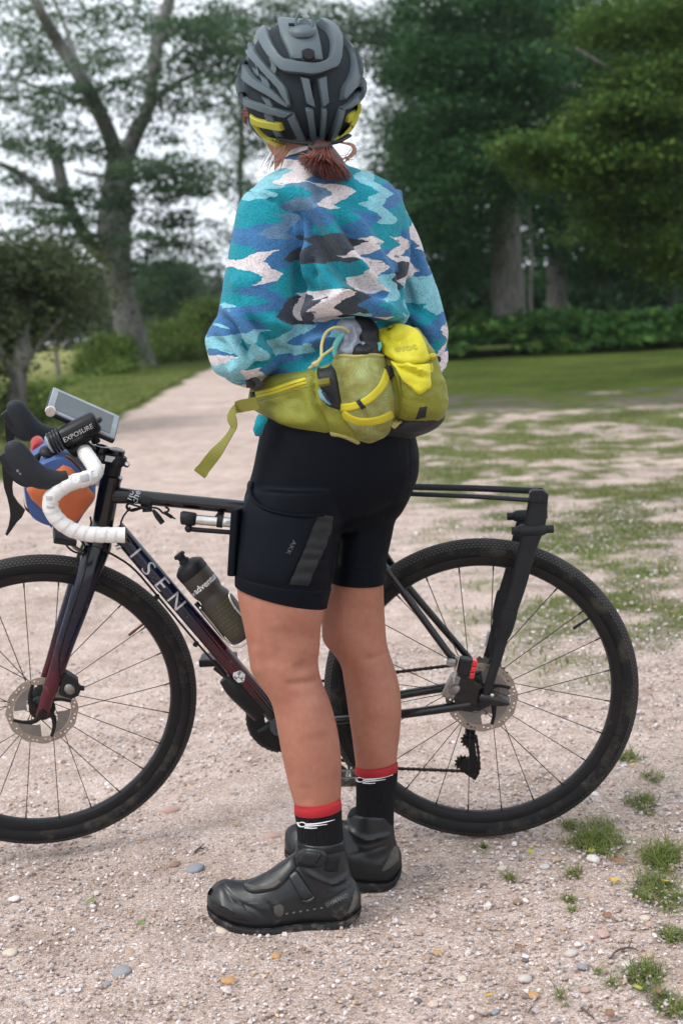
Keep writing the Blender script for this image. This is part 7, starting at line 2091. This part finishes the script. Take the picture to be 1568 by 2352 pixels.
# mesh side pocket, bulging
py = 2.80
pocket = zrows([(262, 668, 1052, py, py + .02, .040), (290, 652, 1062, py, py + .02, .052), (340, 643, 1076, py - .005, py + .015, .062), (400, 640, 1092, py - .01, py + .01, .068), (480, 648, 1120, py - .012, py + .008, .072), (560, 664, 1140, py - .012, py + .008, .074), (640, 688, 1146, py - .012, py + .008, .073), (720, 702, 1142, py - .01, py + .008, .070), (790, 724, 1134, py - .006, py + .012, .064), (860, 764, 1100, py, py + .018, .054), (920, 806, 1052, py + .01, py + .025, .040), (968, 862, 940, py + .02, py + .03, .018)], 44, 50)
pocket = ripple(pocket, 0.0035, 16, 2.0)
pocket = crease(pocket, [([Zb(1010, 840), Zb(1040, 880), Zb(1062, 908)], 3, -0.004), ([Zb(700, 300), Zb(690, 420), Zb(700, 520)], 5, -0.003), ([Zb(860, 320), Zb(850, 420)], 6, -0.003)])
pk_ = add('mesh_pocket', pocket, M['mesh'], hipbag)
PS = Surf(pocket)
add('pocket_hem', ribbon(PS, [Zb(656, 290), Zb(740, 284), Zb(855, 294), Zb(960, 280), Zb(1066, 288)], 6, 0.004, n=24, m=5, lift=0.0005, Yg=2.78), M['olive_tan'], pk_)
# main compartment
main_ = zrows([(70, 1120, 1300, 2.835, 2.865, 0.030), (110, 1075, 1335, 2.820, 2.865, 0.044), (180, 1062, 1370, 2.810, 2.865, 0.054), (260, 1068, 1400, 2.805, 2.865, 0.059), (350, 1080, 1425, 2.800, 2.865, 0.063), (440, 1092, 1450, 2.795, 2.865, 0.066), (530, 1105, 1478, 2.795, 2.865, 0.067), (620, 1118, 1500, 2.795, 2.865, 0.067), (690, 1128, 1500, 2.795, 2.870, 0.064), (740, 1142, 1482, 2.800, 2.870, 0.058), (775, 1168, 1455, 2.805, 2.875, 0.049), (790, 1200, 1420, 2.815, 2.875, 0.033)], 48, 50)
main_ = ripple(main_, 0.006, 24, 5.0)
main_ = crease(main_, [([Zb(1180, 400), Zb(1190, 560), Zb(1188, 700), Zb(1170, 770)], 3.5, -0.0075), ([Zb(1250, 620), Zb(1300, 700), Zb(1320, 760)], 5, -0.0045), ([Zb(1380, 560), Zb(1390, 640)], 6, -0.0045), ([Zb(1440, 520), Zb(1462, 640), Zb(1460, 720)], 5, -0.0045), ([Zb(1210, 600), Zb(1240, 690)], 6, 0.0045)])
mn = add('main_compartment', main_, M['olive'], hipbag)
MS = Surf(main_, pocket)
add('piping', ribbon(MS, [Zb(1085, 300), Zb(1130, 420), Zb(1158, 560), Zb(1162, 680), Zb(1140, 800)], 8, 0.005, n=26, m=5, k=2, lift=0.001, Yg=2.78), M['olive_dark'], mn)
add('stitch_seam', ribbon(MS, [Zb(1178, 400), Zb(1200, 540), Zb(1200, 660), Zb(1180, 770)], 2, 0.0015, n=24, m=3, lift=0.0008, Yg=2.78), M['olive_dark'], mn)
bp_('black_window', [(1345, 685), (1402, 678)], [(1312, 778), (1390, 762)], 0.0015, 'blackcloth', surf=MS, n=6, m=6, k=9, lift=0.0012, smooth=False)
flap = patch(MS, [Zb(*q) for q in ((985, 118), (1060, 88), (1140, 44), (1230, 52), (1300, 84), (1336, 130))], [Zb(*q) for q in ((1030, 255), (1090, 280), (1190, 350), (1290, 360), (1352, 352), (1424, 312))], 0.012, n=40, m=24, k=14, Yg=2.82, relax=3)
flap = crease(flap, [([Zb(1060, 105), Zb(1110, 165), Zb(1190, 150), Zb(1270, 95)], 4, -0.0090), ([Zb(1050, 130), Zb(1110, 190), Zb(1200, 170), Zb(1290, 115)], 5, 0.0060), ([Zb(1100, 240), Zb(1200, 310), Zb(1340, 322)], 5, 0.0045)])
fo_ = add('top_flap', flap, M['yellow'], hipbag)
M['oliveprint'] = mat('olive_print', (0.40, 0.37, 0.03), 0.6)
add('flap_print', text_on(Surf(flap), 'evoc', Zb(1240, 218), (24, -4.2), (-2.0, -19), 1.12, lift=0.0012, bold=0.03, shear=-0.25, cuts=1), M['oliveprint'], fo_, smooth=False)
tongue = patch(MS, [Zb(*q) for q in ((1128, 316), (1200, 345), (1320, 352), (1418, 345))], [Zb(*q) for q in ((1190, 430), (1288, 548), (1348, 584), (1424, 535))], 0.009, n=26, m=20, k=12, lift=0.003, Yg=2.8, relax=2)
tongue = crease(tongue, [([Zb(1140, 330), Zb(1250, 390), Zb(1330, 420), Zb(1415, 450)], 4, -0.0090), ([Zb(1150, 320), Zb(1270, 370), Zb(1400, 420)], 4, 0.0090)])
add('flap_tongue', tongue, M['yellow'], fo_)
add('flap_strap', ribbon(MS, [Zb(1400, 300), Zb(1428, 285), Zb(1455, 305)], 13, 0.004, n=8, m=5, lift=0.006, Yg=2.87), M['strap'], fo_)
bk = MS.hit(*Zb(1455, 312), 2.87)[0]
add('buckle', box(0.022, 0.012, 0.018, zframe(P(*Zb(1457, 312), 2.85), (0.5, -0.8, 0.1)), 0.003), M['plastic'], fo_, smooth=False)
add('side_strap', ribbon(MS, [Zb(1430, 345), Zb(1436, 380), Zb(1432, 415)], 5, 0.002, n=6, m=3, lift=0.003, Yg=2.87), M['strap'], fo_)
# webbing over the pocket
sA = add('pocket_strap', ribbon(MS, [Zb(692, 684), Zb(780, 684), Zb(870, 662), Zb(960, 610), Zb(1040, 530), Zb(1085, 440), Zb(1098, 380)], 17.5, 0.0014, n=40, m=7, k=24, lift=0.0008, Yg=2.75, relax=2), M['strap'], hipbag)
add('pocket_strap', ribbon(MS, [Zb(738, 728), Zb(800, 775), Zb(890, 800), Zb(1000, 790), Zb(1080, 765), Zb(1134, 734)], 17.5, 0.0014, n=36, m=7, k=24, lift=0.0008, Yg=2.75, relax=2), M['strap'], hipbag)
add('strap_slider', ribbon(MS, [Zb(862, 628), Zb(885, 660), Zb(908, 692)], 9.5, 0.006, n=8, m=5, k=4, lift=0.003, Yg=2.74), M['plastic'], sA)
add('strap_buckle', ribbon(MS, [Zb(1082, 365), Zb(1105, 410), Zb(1122, 465)], 11, 0.008, n=10, m=6, k=4, lift=0.003, Yg=2.76), M['plastic'], sA)
add('strap_loop', ribbon(MS, [Zb(1112, 385), Zb(1128, 430)], 6, 0.006, n=6, m=4, k=4, lift=0.004, Yg=2.76), M['strap'], sA)
add('strap_anchor', ribbon(MS, [Zb(692, 640), Zb(694, 716)], 6, 0.004, n=8, m=4, k=4, lift=0.002, Yg=2.78), M['strap'], sA)
add('pull_tab', ribbon(MS, [Zb(1125, 838), Zb(1160, 805), Zb(1195, 788)], 7, 0.003, n=8, m=4, lift=0.004, Yg=2.78), M['olive_tan'], hipbag)
for q in ((1503, 590, 1503, 655), (1500, 690, 1490, 735)):
    add('side_loop', tube([P(*Zb(q[0] - 8, q[1]), 2.87), P(*Zb(q[0] + 3, (q[1] + q[3]) / 2), 2.86), P(*Zb(q[2] - 8, q[3]), 2.87)], 0.0035, 8, res=8), M['strap'], hipbag)
# elastic cord with its knot
cd = add('draw_cord', tube([P(*Zb(*q), y) for q, y in (((480, 380), 2.735), ((530, 345), 2.725), ((572, 300), 2.72), ((578, 190), 2.735), ((612, 100), 2.745), ((680, 60), 2.75), ((750, 66), 2.755), ((790, 95), 2.765))], 0.0030, 8, res=44), M['cord'], hipbag)
add('draw_cord_end', tube([P(*Zb(*q), y) for q, y in (((530, 345), 2.725), ((580, 285), 2.72), ((640, 240), 2.73), ((668, 218), 2.74))], 0.0028, 8, res=16), M['cord'], cd)
for dx, dy in ((-8, 4), (6, -4), (0, 8), (2, 0)):
    add('knot', ellipsoid(P(*Zb(530 + dx, 342 + dy), 2.722), 0.0062, 0.0055, 0.0048, 12, 8), M['cord'], cd)
# hip belt: black webbing, buckle, loose olive end
bel = add('belt_webbing', tube([P(*Zb(60, 470), 2.80), P(582, 880, 2.84), P(575, 882, 2.90)], [0.02, 0.016, 0.014], 10, res=8, flat=(1, 0.25, (0, -1, 0))), M['blackcloth'], hipbag)
add('belt_buckle', box(0.018, 0.016, 0.03, zframe(P(577, 878, 2.82), (0.2, -0.9, 0.3)), 0.003), M['plastic'], bel, smooth=False)
sp2 = [(592, 925, 2.79), (574, 929, 2.80), (550, 934, 2.815), (536, 944, 2.82), (531, 957, 2.815), (537, 972, 2.80), (535, 985, 2.80), (517, 1014, 2.80), (490, 1048, 2.80), (462, 1084, 2.80)]
q = catmull([tuple(P(*a)) for a in sp2], 40)
V = []
for i in range(40):
    t = i / 39
    w = Vector((0.25, -0.35, 0.9)) if t < 0.25 else Vector((0.8 + 0.1 * math.sin(t * 9), -0.5 + 0.5 * math.cos(t * 7), 0.25))
    tt = Vector(q[min(39, i + 1)] - q[max(0, i - 1)]).normalized()
    w = (w - tt * w.dot(tt)).normalized()
    nrm_ = tt.cross(w)
    for a, b in ((-0.0125, -0.0008), (0.0125, -0.0008), (0.0125, 0.0008), (-0.0125, 0.0008)):
        V.append(tuple(Vector(q[i]) + w * a + nrm_ * b))
add('loose_strap', (V, ringfaces(40, 4)), M['olive_dark'], hipbag, smooth=False)
e = Vector(q[-1]); tt = Vector(q[-1] - q[-4]).normalized()
add('strap_hem', box(0.027, 0.005, 0.012, zframe(e, tt, (0.2, -0.9, 0.2)), 0.001), M['olive_dark'], hipbag, smooth=False)

# rain jacket stuffed in the pocket
rj = empty('packed_jacket', P(812, 818, 2.79), 'grey and black rain jacket stuffed into the mesh pocket', 'jacket')
gv = rows([(822, 770, 838, 2.785, 2.80, .030), (806, 766, 842, 2.785, 2.80, .034), (790, 770, 843, 2.785, 2.80, .036), (772, 778, 838, 2.79, 2.80, .032), (755, 782, 830, 2.795, 2.805, .026), (742, 784, 816, 2.80, 2.81, .018), (733, 788, 806, 2.805, 2.81, .008)], 48, 44)
gv = crease(ripple(gv, 0.010, 22, 7.0), [([(800, 745), (806, 775), (792, 805)], 3, -0.006), ([(822, 750), (826, 780), (812, 806)], 3, -0.006), ([(790, 760), (795, 785)], 3, 0.005), ([(812, 748), (816, 780), (804, 812)], 3, 0.006), ([(835, 765), (830, 790)], 3, -0.005)])
add('grey_lining', gv, M['greycloth'], rj)
bv = rows([(820, 826, 872, 2.80, 2.81, .030), (795, 812, 874, 2.80, 2.815, .034), (770, 800, 870, 2.805, 2.82, .032), (748, 794, 862, 2.81, 2.825, .028), (730, 796, 846, 2.815, 2.83, .022), (716, 800, 830, 2.82, 2.83, .012), (710, 808, 818, 2.825, 2.83, .004)], 40, 36)
add('black_shell', ripple(bv, 0.007, 20, 3.0), M['blackcloth'], rj)
add('black_fold', ripple(rows([(816, 810, 848, 2.765, 2.775, .012), (806, 806, 852, 2.765, 2.775, .016), (796, 804, 850, 2.768, 2.778, .014), (788, 806, 838, 2.772, 2.78, .006)], 28, 16), 0.005, 30), M['blackcloth'], rj)
add('teal_zip', tube([P(*q, 2.765) for q in ((768, 815), (768, 800), (773, 787), (782, 774), (790, 766))], [0.004, 0.005, 0.006, 0.005, 0.003], 8, res=16), M['tealcloth'], rj)
add('teal_edge', tube([P(*q, 2.77) for q in ((795, 814), (808, 808), (820, 813))], 0.006, 8, res=10), M['tealcloth'], rj)
add('teal_edge', tube([P(*q, 2.785) for q in ((866, 808), (872, 796), (870, 786))], 0.004, 8, res=8), M['tealcloth'], rj)
# ---------------------------------------------------------------- small things on the ground
def stone_mesh(seed):
    bm = bmesh.new(); bmesh.ops.create_icosphere(bm, subdivisions=3, radius=1.0)
    for v in bm.verts:
        n = noise.fractal(v.co * 1.1 + Vector((seed * 7.3, 0, 0)), 0.8, 2.0, 3)
        k = noise.voronoi(v.co * 0.9 + Vector((seed * 3.1, 1, 2)))[0][0]
        v.co *= 1 + 0.16 * n + 0.18 * (k - 0.5)
    me = bpy.data.meshes.new('stone'); bm.to_mesh(me); bm.free()
    me.polygons.foreach_set('use_smooth', np.ones(len(me.polygons), dtype=bool))
    return me
STONES = [stone_mesh(k) for k in range(6)]
SM = {}
def stone_mat(name, c):
    if name not in SM: SM[name] = mat('stone_' + name, c, 0.72, var=0.25, vscale=70, bump=0.25, bscale=250, dirt=(0.42, 0.34, 0.28), dscale=60, dlo=0.62)
    return SM[name]
SC = {'grey': (0.26, 0.26, 0.27), 'dark': (0.12, 0.11, 0.11), 'tan': (0.42, 0.30, 0.22), 'orange': (0.46, 0.25, 0.11), 'cream': (0.55, 0.47, 0.38), 'white': (0.66, 0.63, 0.60), 'pink': (0.44, 0.30, 0.25), 'brown': (0.27, 0.17, 0.12), 'blue': (0.24, 0.26, 0.29), 'pale': (0.50, 0.45, 0.42)}
def put_stone(u, v, r, colr, label=None, asp=0.7, h=0.5):
    p = G(u, v)
    me = STONES[random.randrange(6)]
    key = (me.name, colr)
    if key not in SM:
        m2 = me.copy(); m2.materials.append(stone_mat(colr, SC[colr])); SM[key] = m2
    o = bpy.data.objects.new('stone', SM[key]); COL.objects.link(o)
    s = r * (p - CO).dot(_f) / FOC
    o.location = p + Vector((0, 0, s * h * 0.25)); o.scale = (s, s * random.uniform(0.8, 1.15) * asp / 0.7, s * h); o.rotation_euler = (random.uniform(-.15, .15), random.uniform(-.15, .15), random.uniform(0, 0.6))
    props(o, label or 'small %s stone lying loose in the gravel at the right' % colr, 'stone', 'loose stones on the gravel')
for a in [(280, 2235, 23, 'grey', 'round flat grey stone in the gravel at lower left'), (246, 2261, 10, 'blue', 'small slate grey stone touching the round flat grey stone'), (525, 2255, 18, 'orange', 'orange brown stone in the gravel below the shoe toe'),
          (402, 1988, 14, 'brown', 'brown stone in the gravel left of the shoe toe'), (449, 1999, 23, 'blue', 'flat blue grey stone just left of the shoe toe'), (392, 1864, 22, 'pink', 'flat pinkish stone right of the front tyre'),
          (515, 2138, 20, 'cream', 'cream flint under the shoe toe'), (25, 2190, 18, 'cream', 'cream flint at the far left edge of the gravel'), (35, 2066, 14, 'white', 'white flint at left below the front tyre'),
          (627, 1925, 22, 'pink', 'large reddish stone behind the near sock'), (299, 2188, 13, 'tan', 'tan stone just above the round flat grey stone'), (568, 2140, 11, 'blue', 'blue grey stone beside the cream flint under the toe'),
          (632, 2198, 12, 'orange', 'ochre stone below the middle of the near shoe'), (326, 1932, 8, 'orange', 'small orange pebble below the front tyre'), (1362, 1974, 15, 'white', 'white flint in front of the biggest grass tuft'),
          (1337, 2222, 13, 'grey', 'smooth grey pebble near the twig at lower right'), (1485, 2197, 15, 'tan', 'smooth tan pebble right of the twig'), (1439, 2216, 13, 'white', 'rounded white pebble below the twig'), (1136, 2326, 11, 'blue', 'blue grey pebble near the bottom edge')]:
    put_stone(a[0], a[1], a[2], a[3], a[4])
for a in [(1276, 1975, 13, 'tan', 'tan stone below the small tuft by the rear tyre'), (1249, 1992, 13, 'pale', 'pale flat stone left of the tan stone below the tyre'), (1151, 1996, 13, 'cream', 'cream stone above the sparse sprig right of the heel'), (1361, 2059, 12, 'tan', 'tan stone left of the dark spreading tuft'),
          (1188, 2072, 11, 'brown', 'brown stone below the sparse sprig right of the heel'), (1383, 2146, 15, 'pink', 'pink stone just below the large withered leaf'), (1292, 2134, 8, 'tan', 'little tan pebble left of the pink stone and withered leaf'), (1326, 2170, 9, 'white', 'small bright white pebble above the pale flat slab'),
          (1310, 2191, 16, 'pale', 'pale flat slab above the smooth grey pebble'), (1205, 2250, 17, 'pale', 'largest pale stone near the bottom right of the heel'), (1343, 2275, 12, 'pink', 'pink stone below the smooth grey pebble'), (1225, 2287, 13, 'orange', 'orange stone below the largest pale stone'),
          (1421, 2157, 9, 'tan', 'tan pebble right of the pink stone by the withered leaf'), (1364, 1825, 10, 'white', 'white pebble touching the lower right of the rear tyre'), (1432, 1760, 8, 'white', 'white pebble by the tuft right of the rear tyre'), (1110, 2035, 9, 'dark', 'dark stone right of the far heel'),
          (1205, 2206, 8, 'dark', 'dark pebble under the olive brown leaf'), (1480, 2110, 12, 'cream', 'cream stone below the dark spreading tuft'), (1490, 2125, 9, 'pink', 'pink pebble touching the cream stone below the dark tuft'), (1005, 2190, 12, 'orange', 'orange stone on the open gravel right of the near heel'), (960, 2300, 10, 'dark', 'dark pebble near the bottom edge below the near heel'), (1060, 2250, 11, 'cream', 'cream stone below the orange stone on open gravel')]:
    put_stone(a[0], a[1], a[2], a[3], a[4])
def leaf_vf(L, W, curl, lobed):
    n = 9
    V, F = [], []
    for i in range(n):
        t = i / (n - 1)
        w = W * math.sin(math.pi * min(1, t * 0.94 + 0.04)) ** 0.8
        if lobed: w *= 1 + 0.28 * math.cos(t * 22)
        for j in range(5):
            s = j / 2 - 1
            V.append((L * (t - 0.5), w * s * 0.5, curl * L * (0.6 * (t - 0.5) ** 2 + 0.35 * s * s * (0.3 + t)) + 0.003))
    F = [(i * 5 + j, i * 5 + j + 1, (i + 1) * 5 + j + 1, (i + 1) * 5 + j) for i in range(n - 1) for j in range(4)]
    k = len(V)
    st = tube([(-L * 0.5, 0, 0.003), (-L * 0.68, 0.004, 0.004)], 0.0008, 5)
    return join((np.array(V), F), st)
def put_leaf(u, v, L, m_, label, lobed=False, curl=0.35):
    p = G(u, v)
    s = L * (p - CO).dot(_f) / FOC
    a = random.uniform(0, 6.28)
    m = Matrix.Translation(p + Vector((0, 0, 0.006))) @ Matrix.Rotation(a, 4, 'Z') @ Matrix.Rotation(random.uniform(-.25, .35), 4, 'X')
    o = add('fallen_leaf', xf(leaf_vf(s, s * 0.62, curl, lobed), m), M[m_], label=label, cat='leaf', group='fallen leaves', origin=p)
    o.modifiers.new('t', 'SOLIDIFY').thickness = 0.0006
for a in [(1358, 1964, 26, 'fallen_lime', 'lime yellow fallen leaf at the foot of the biggest grass tuft'), (1218, 1966, 24, 'fallen_lime', 'lime leaf lying left of the biggest grass tuft'), (1411, 2031, 25, 'fallen_yellow', 'pale yellow leaf beside the dark grass tuft'),
          (1528, 2034, 20, 'fallen_yellow', 'yellow leaf on the dark grass tuft at right'), (1463, 2281, 32, 'fallen_lime', 'bright lime yellow leaf below the low grass patch'), (1123, 2299, 28, 'fallen_yellow', 'orange yellow leaf near the bottom edge'),
          (1395, 2115, 36, 'fallen_brown', 'large withered grey brown leaf lying flat'), (1419, 1987, 34, 'fallen_brown', 'curled brown leaf under the right hand tuft'), (1508, 2290, 28, 'fallen_brown', 'brown leaf right of the bright lime leaf'),
          (1402, 2340, 36, 'fallen_brown', 'brown leaf cut by the bottom edge'), (1194, 2186, 28, 'fallen_brown', 'olive brown leaf in the gravel right of the heel'), (1453, 1763, 14, 'fallen_yellow', 'tiny yellow leaf behind the rear tyre'),
          (209, 2080, 30, 'fallen_green', 'single green leaf on the gravel left of the shoe'), (325, 2130, 26, 'fallen_green', 'pale green leaf between green leaf and shoe toe'), (1540, 2010, 24, 'fallen_brown', 'dark brown leaf at the right edge'), (700, 2190, 20, 'fallen_brown', 'small brown leaf below the near shoe'), (540, 1902, 16, 'fallen_lime', 'small lime leaf behind the front tyre')]:
    put_leaf(*a, lobed='brown' in a[3])
for lab, pts, r in (('crooked dark twig on the gravel at lower right', [(1399, 2209), (1415, 2192), (1441, 2181), (1452, 2186), (1465, 2188)], 0.0022), ('short dark twig near the bottom edge', [(1335, 2320), (1346, 2333), (1364, 2345)], 0.0022), ('thin twig left of the short dark twig', [(1220, 2318), (1212, 2336)], 0.0016), ('black twig scrap beside the shoe toe', [(448, 1962), (458, 1955), (468, 1953)], 0.003)):
    p = [G(*q) + Vector((0, 0, 0.004 + 0.003 * (i % 2))) for i, q in enumerate(pts)]
    add('twig', join(tube(p, [r * (1 - 0.5 * i / len(p)) for i in range(len(p))], 6, res=14), tube([p[len(p) // 2], p[len(p) // 2] + Vector((0.012, 0.016, 0.006))], [r * 0.7, r * 0.3], 5)), M['twig'], label=lab, cat='twig', group='twigs', origin=p[0])

def tuft(u, v, r, label, h=0.034, dens=1.0):
    p = G(u, v)
    s = r * (p - CO).dot(_f) / FOC
    k = max(3, int(5 + 260 * s))
    a = RNG.uniform(0, 2 * math.pi, k); q = np.sqrt(RNG.uniform(0, 1, k)) * s
    cx, cy = q * np.cos(a), q * np.sin(a) * 1.7
    w = RNG.uniform(0.3, 1.5, k)
    n = int((470 * (s / 0.045) ** 1.5 + 34) * dens)
    i = RNG.choice(k, n, p=w / w.sum())
    sg = s * 0.26
    C = np.stack([p.x + cx[i] + RNG.normal(size=n) * sg, p.y + cy[i] + RNG.normal(size=n) * sg * 1.3, np.full(n, p.z - 0.001)], 1)
    hv = h * 0.62 * w[i] * RNG.uniform(0.35, 1.1, n)
    add('grass_tuft', blades(C, hv, 0.0021, 1.9), M['blade'], smooth=False, label=label, cat='grass', group='grass tufts in the gravel', origin=p)
for a in [(1372, 1930, 58, 'biggest bright grass tuft behind the lime leaf', 0.045, 1.3), (1524, 1975, 44, 'bright grass tuft cut by the right edge', 0.05, 1.3), (1512, 2055, 58, 'dark spreading grass tuft with yellow leaf on it', 0.03, 1.0), (1474, 1850, 36, 'thin grass tuft above the biggest tuft', 0.03, 0.9),
          (1304, 1896, 18, 'small grass tuft beside the rear tyre', 0.028, 1), (1316, 2008, 17, 'sparse grass sprig below the biggest tuft', 0.026, 0.7), (1174, 2017, 15, 'sparse grass sprig right of the far heel', 0.026, 0.7), (1304, 2068, 14, 'tiny grass sprig among tan stones', 0.022, 0.7),
          (1542, 2142, 32, 'grass tuft at right edge beside pink stones', 0.03, 1), (1476, 2246, 38, 'low grass patch above the bright lime leaf', 0.026, 1), (1289, 2300, 15, 'star shaped grass sprig near the bottom', 0.045, 0.4), (1111, 1952, 12, 'tiny grass sprig right of the far shoe', 0.022, 0.7),
          (1408, 2260, 13, 'little green sprig left of the low grass patch', 0.022, 0.8), (1532, 2308, 34, 'grass patch in the lower right corner', 0.03, 0.7), (1367, 2233, 8, 'tiniest green sprig beside grey pebble', 0.016, 0.8), (1316, 2090, 10, 'faint grass sprig above withered leaf', 0.02, 0.7), (1440, 1745, 26, 'grass tuft right of the rear tyre by the white pebble', 0.03, 0.9), (1500, 1790, 22, 'flat grass tuft near right edge above thin tuft', 0.024, 0.8)]:
    tuft(*a)
# ---------------------------------------------------------------- thin haze volume, added in place of the lens veil
def haze():
    m = bpy.data.materials.new('haze'); m.use_nodes = True
    n, l = m.node_tree.nodes, m.node_tree.links
    n.clear()
    o = n.new('ShaderNodeOutputMaterial'); v = n.new('ShaderNodeVolumePrincipled')
    v.inputs['Color'].default_value = (0.88, 0.94, 1.0, 1); v.inputs['Density'].default_value = HAZE; v.inputs['Anisotropy'].default_value = 0.25
    l.new(v.outputs[0], o.inputs['Volume'])
    add('haze', box(140, 260, 42, Matrix.Translation((0, 110, 20 - 1.2))), m, smooth=False, kind='stuff', label='thin bluish haze added over the track in place of lens glare')
HAZE = 0.0003
haze()
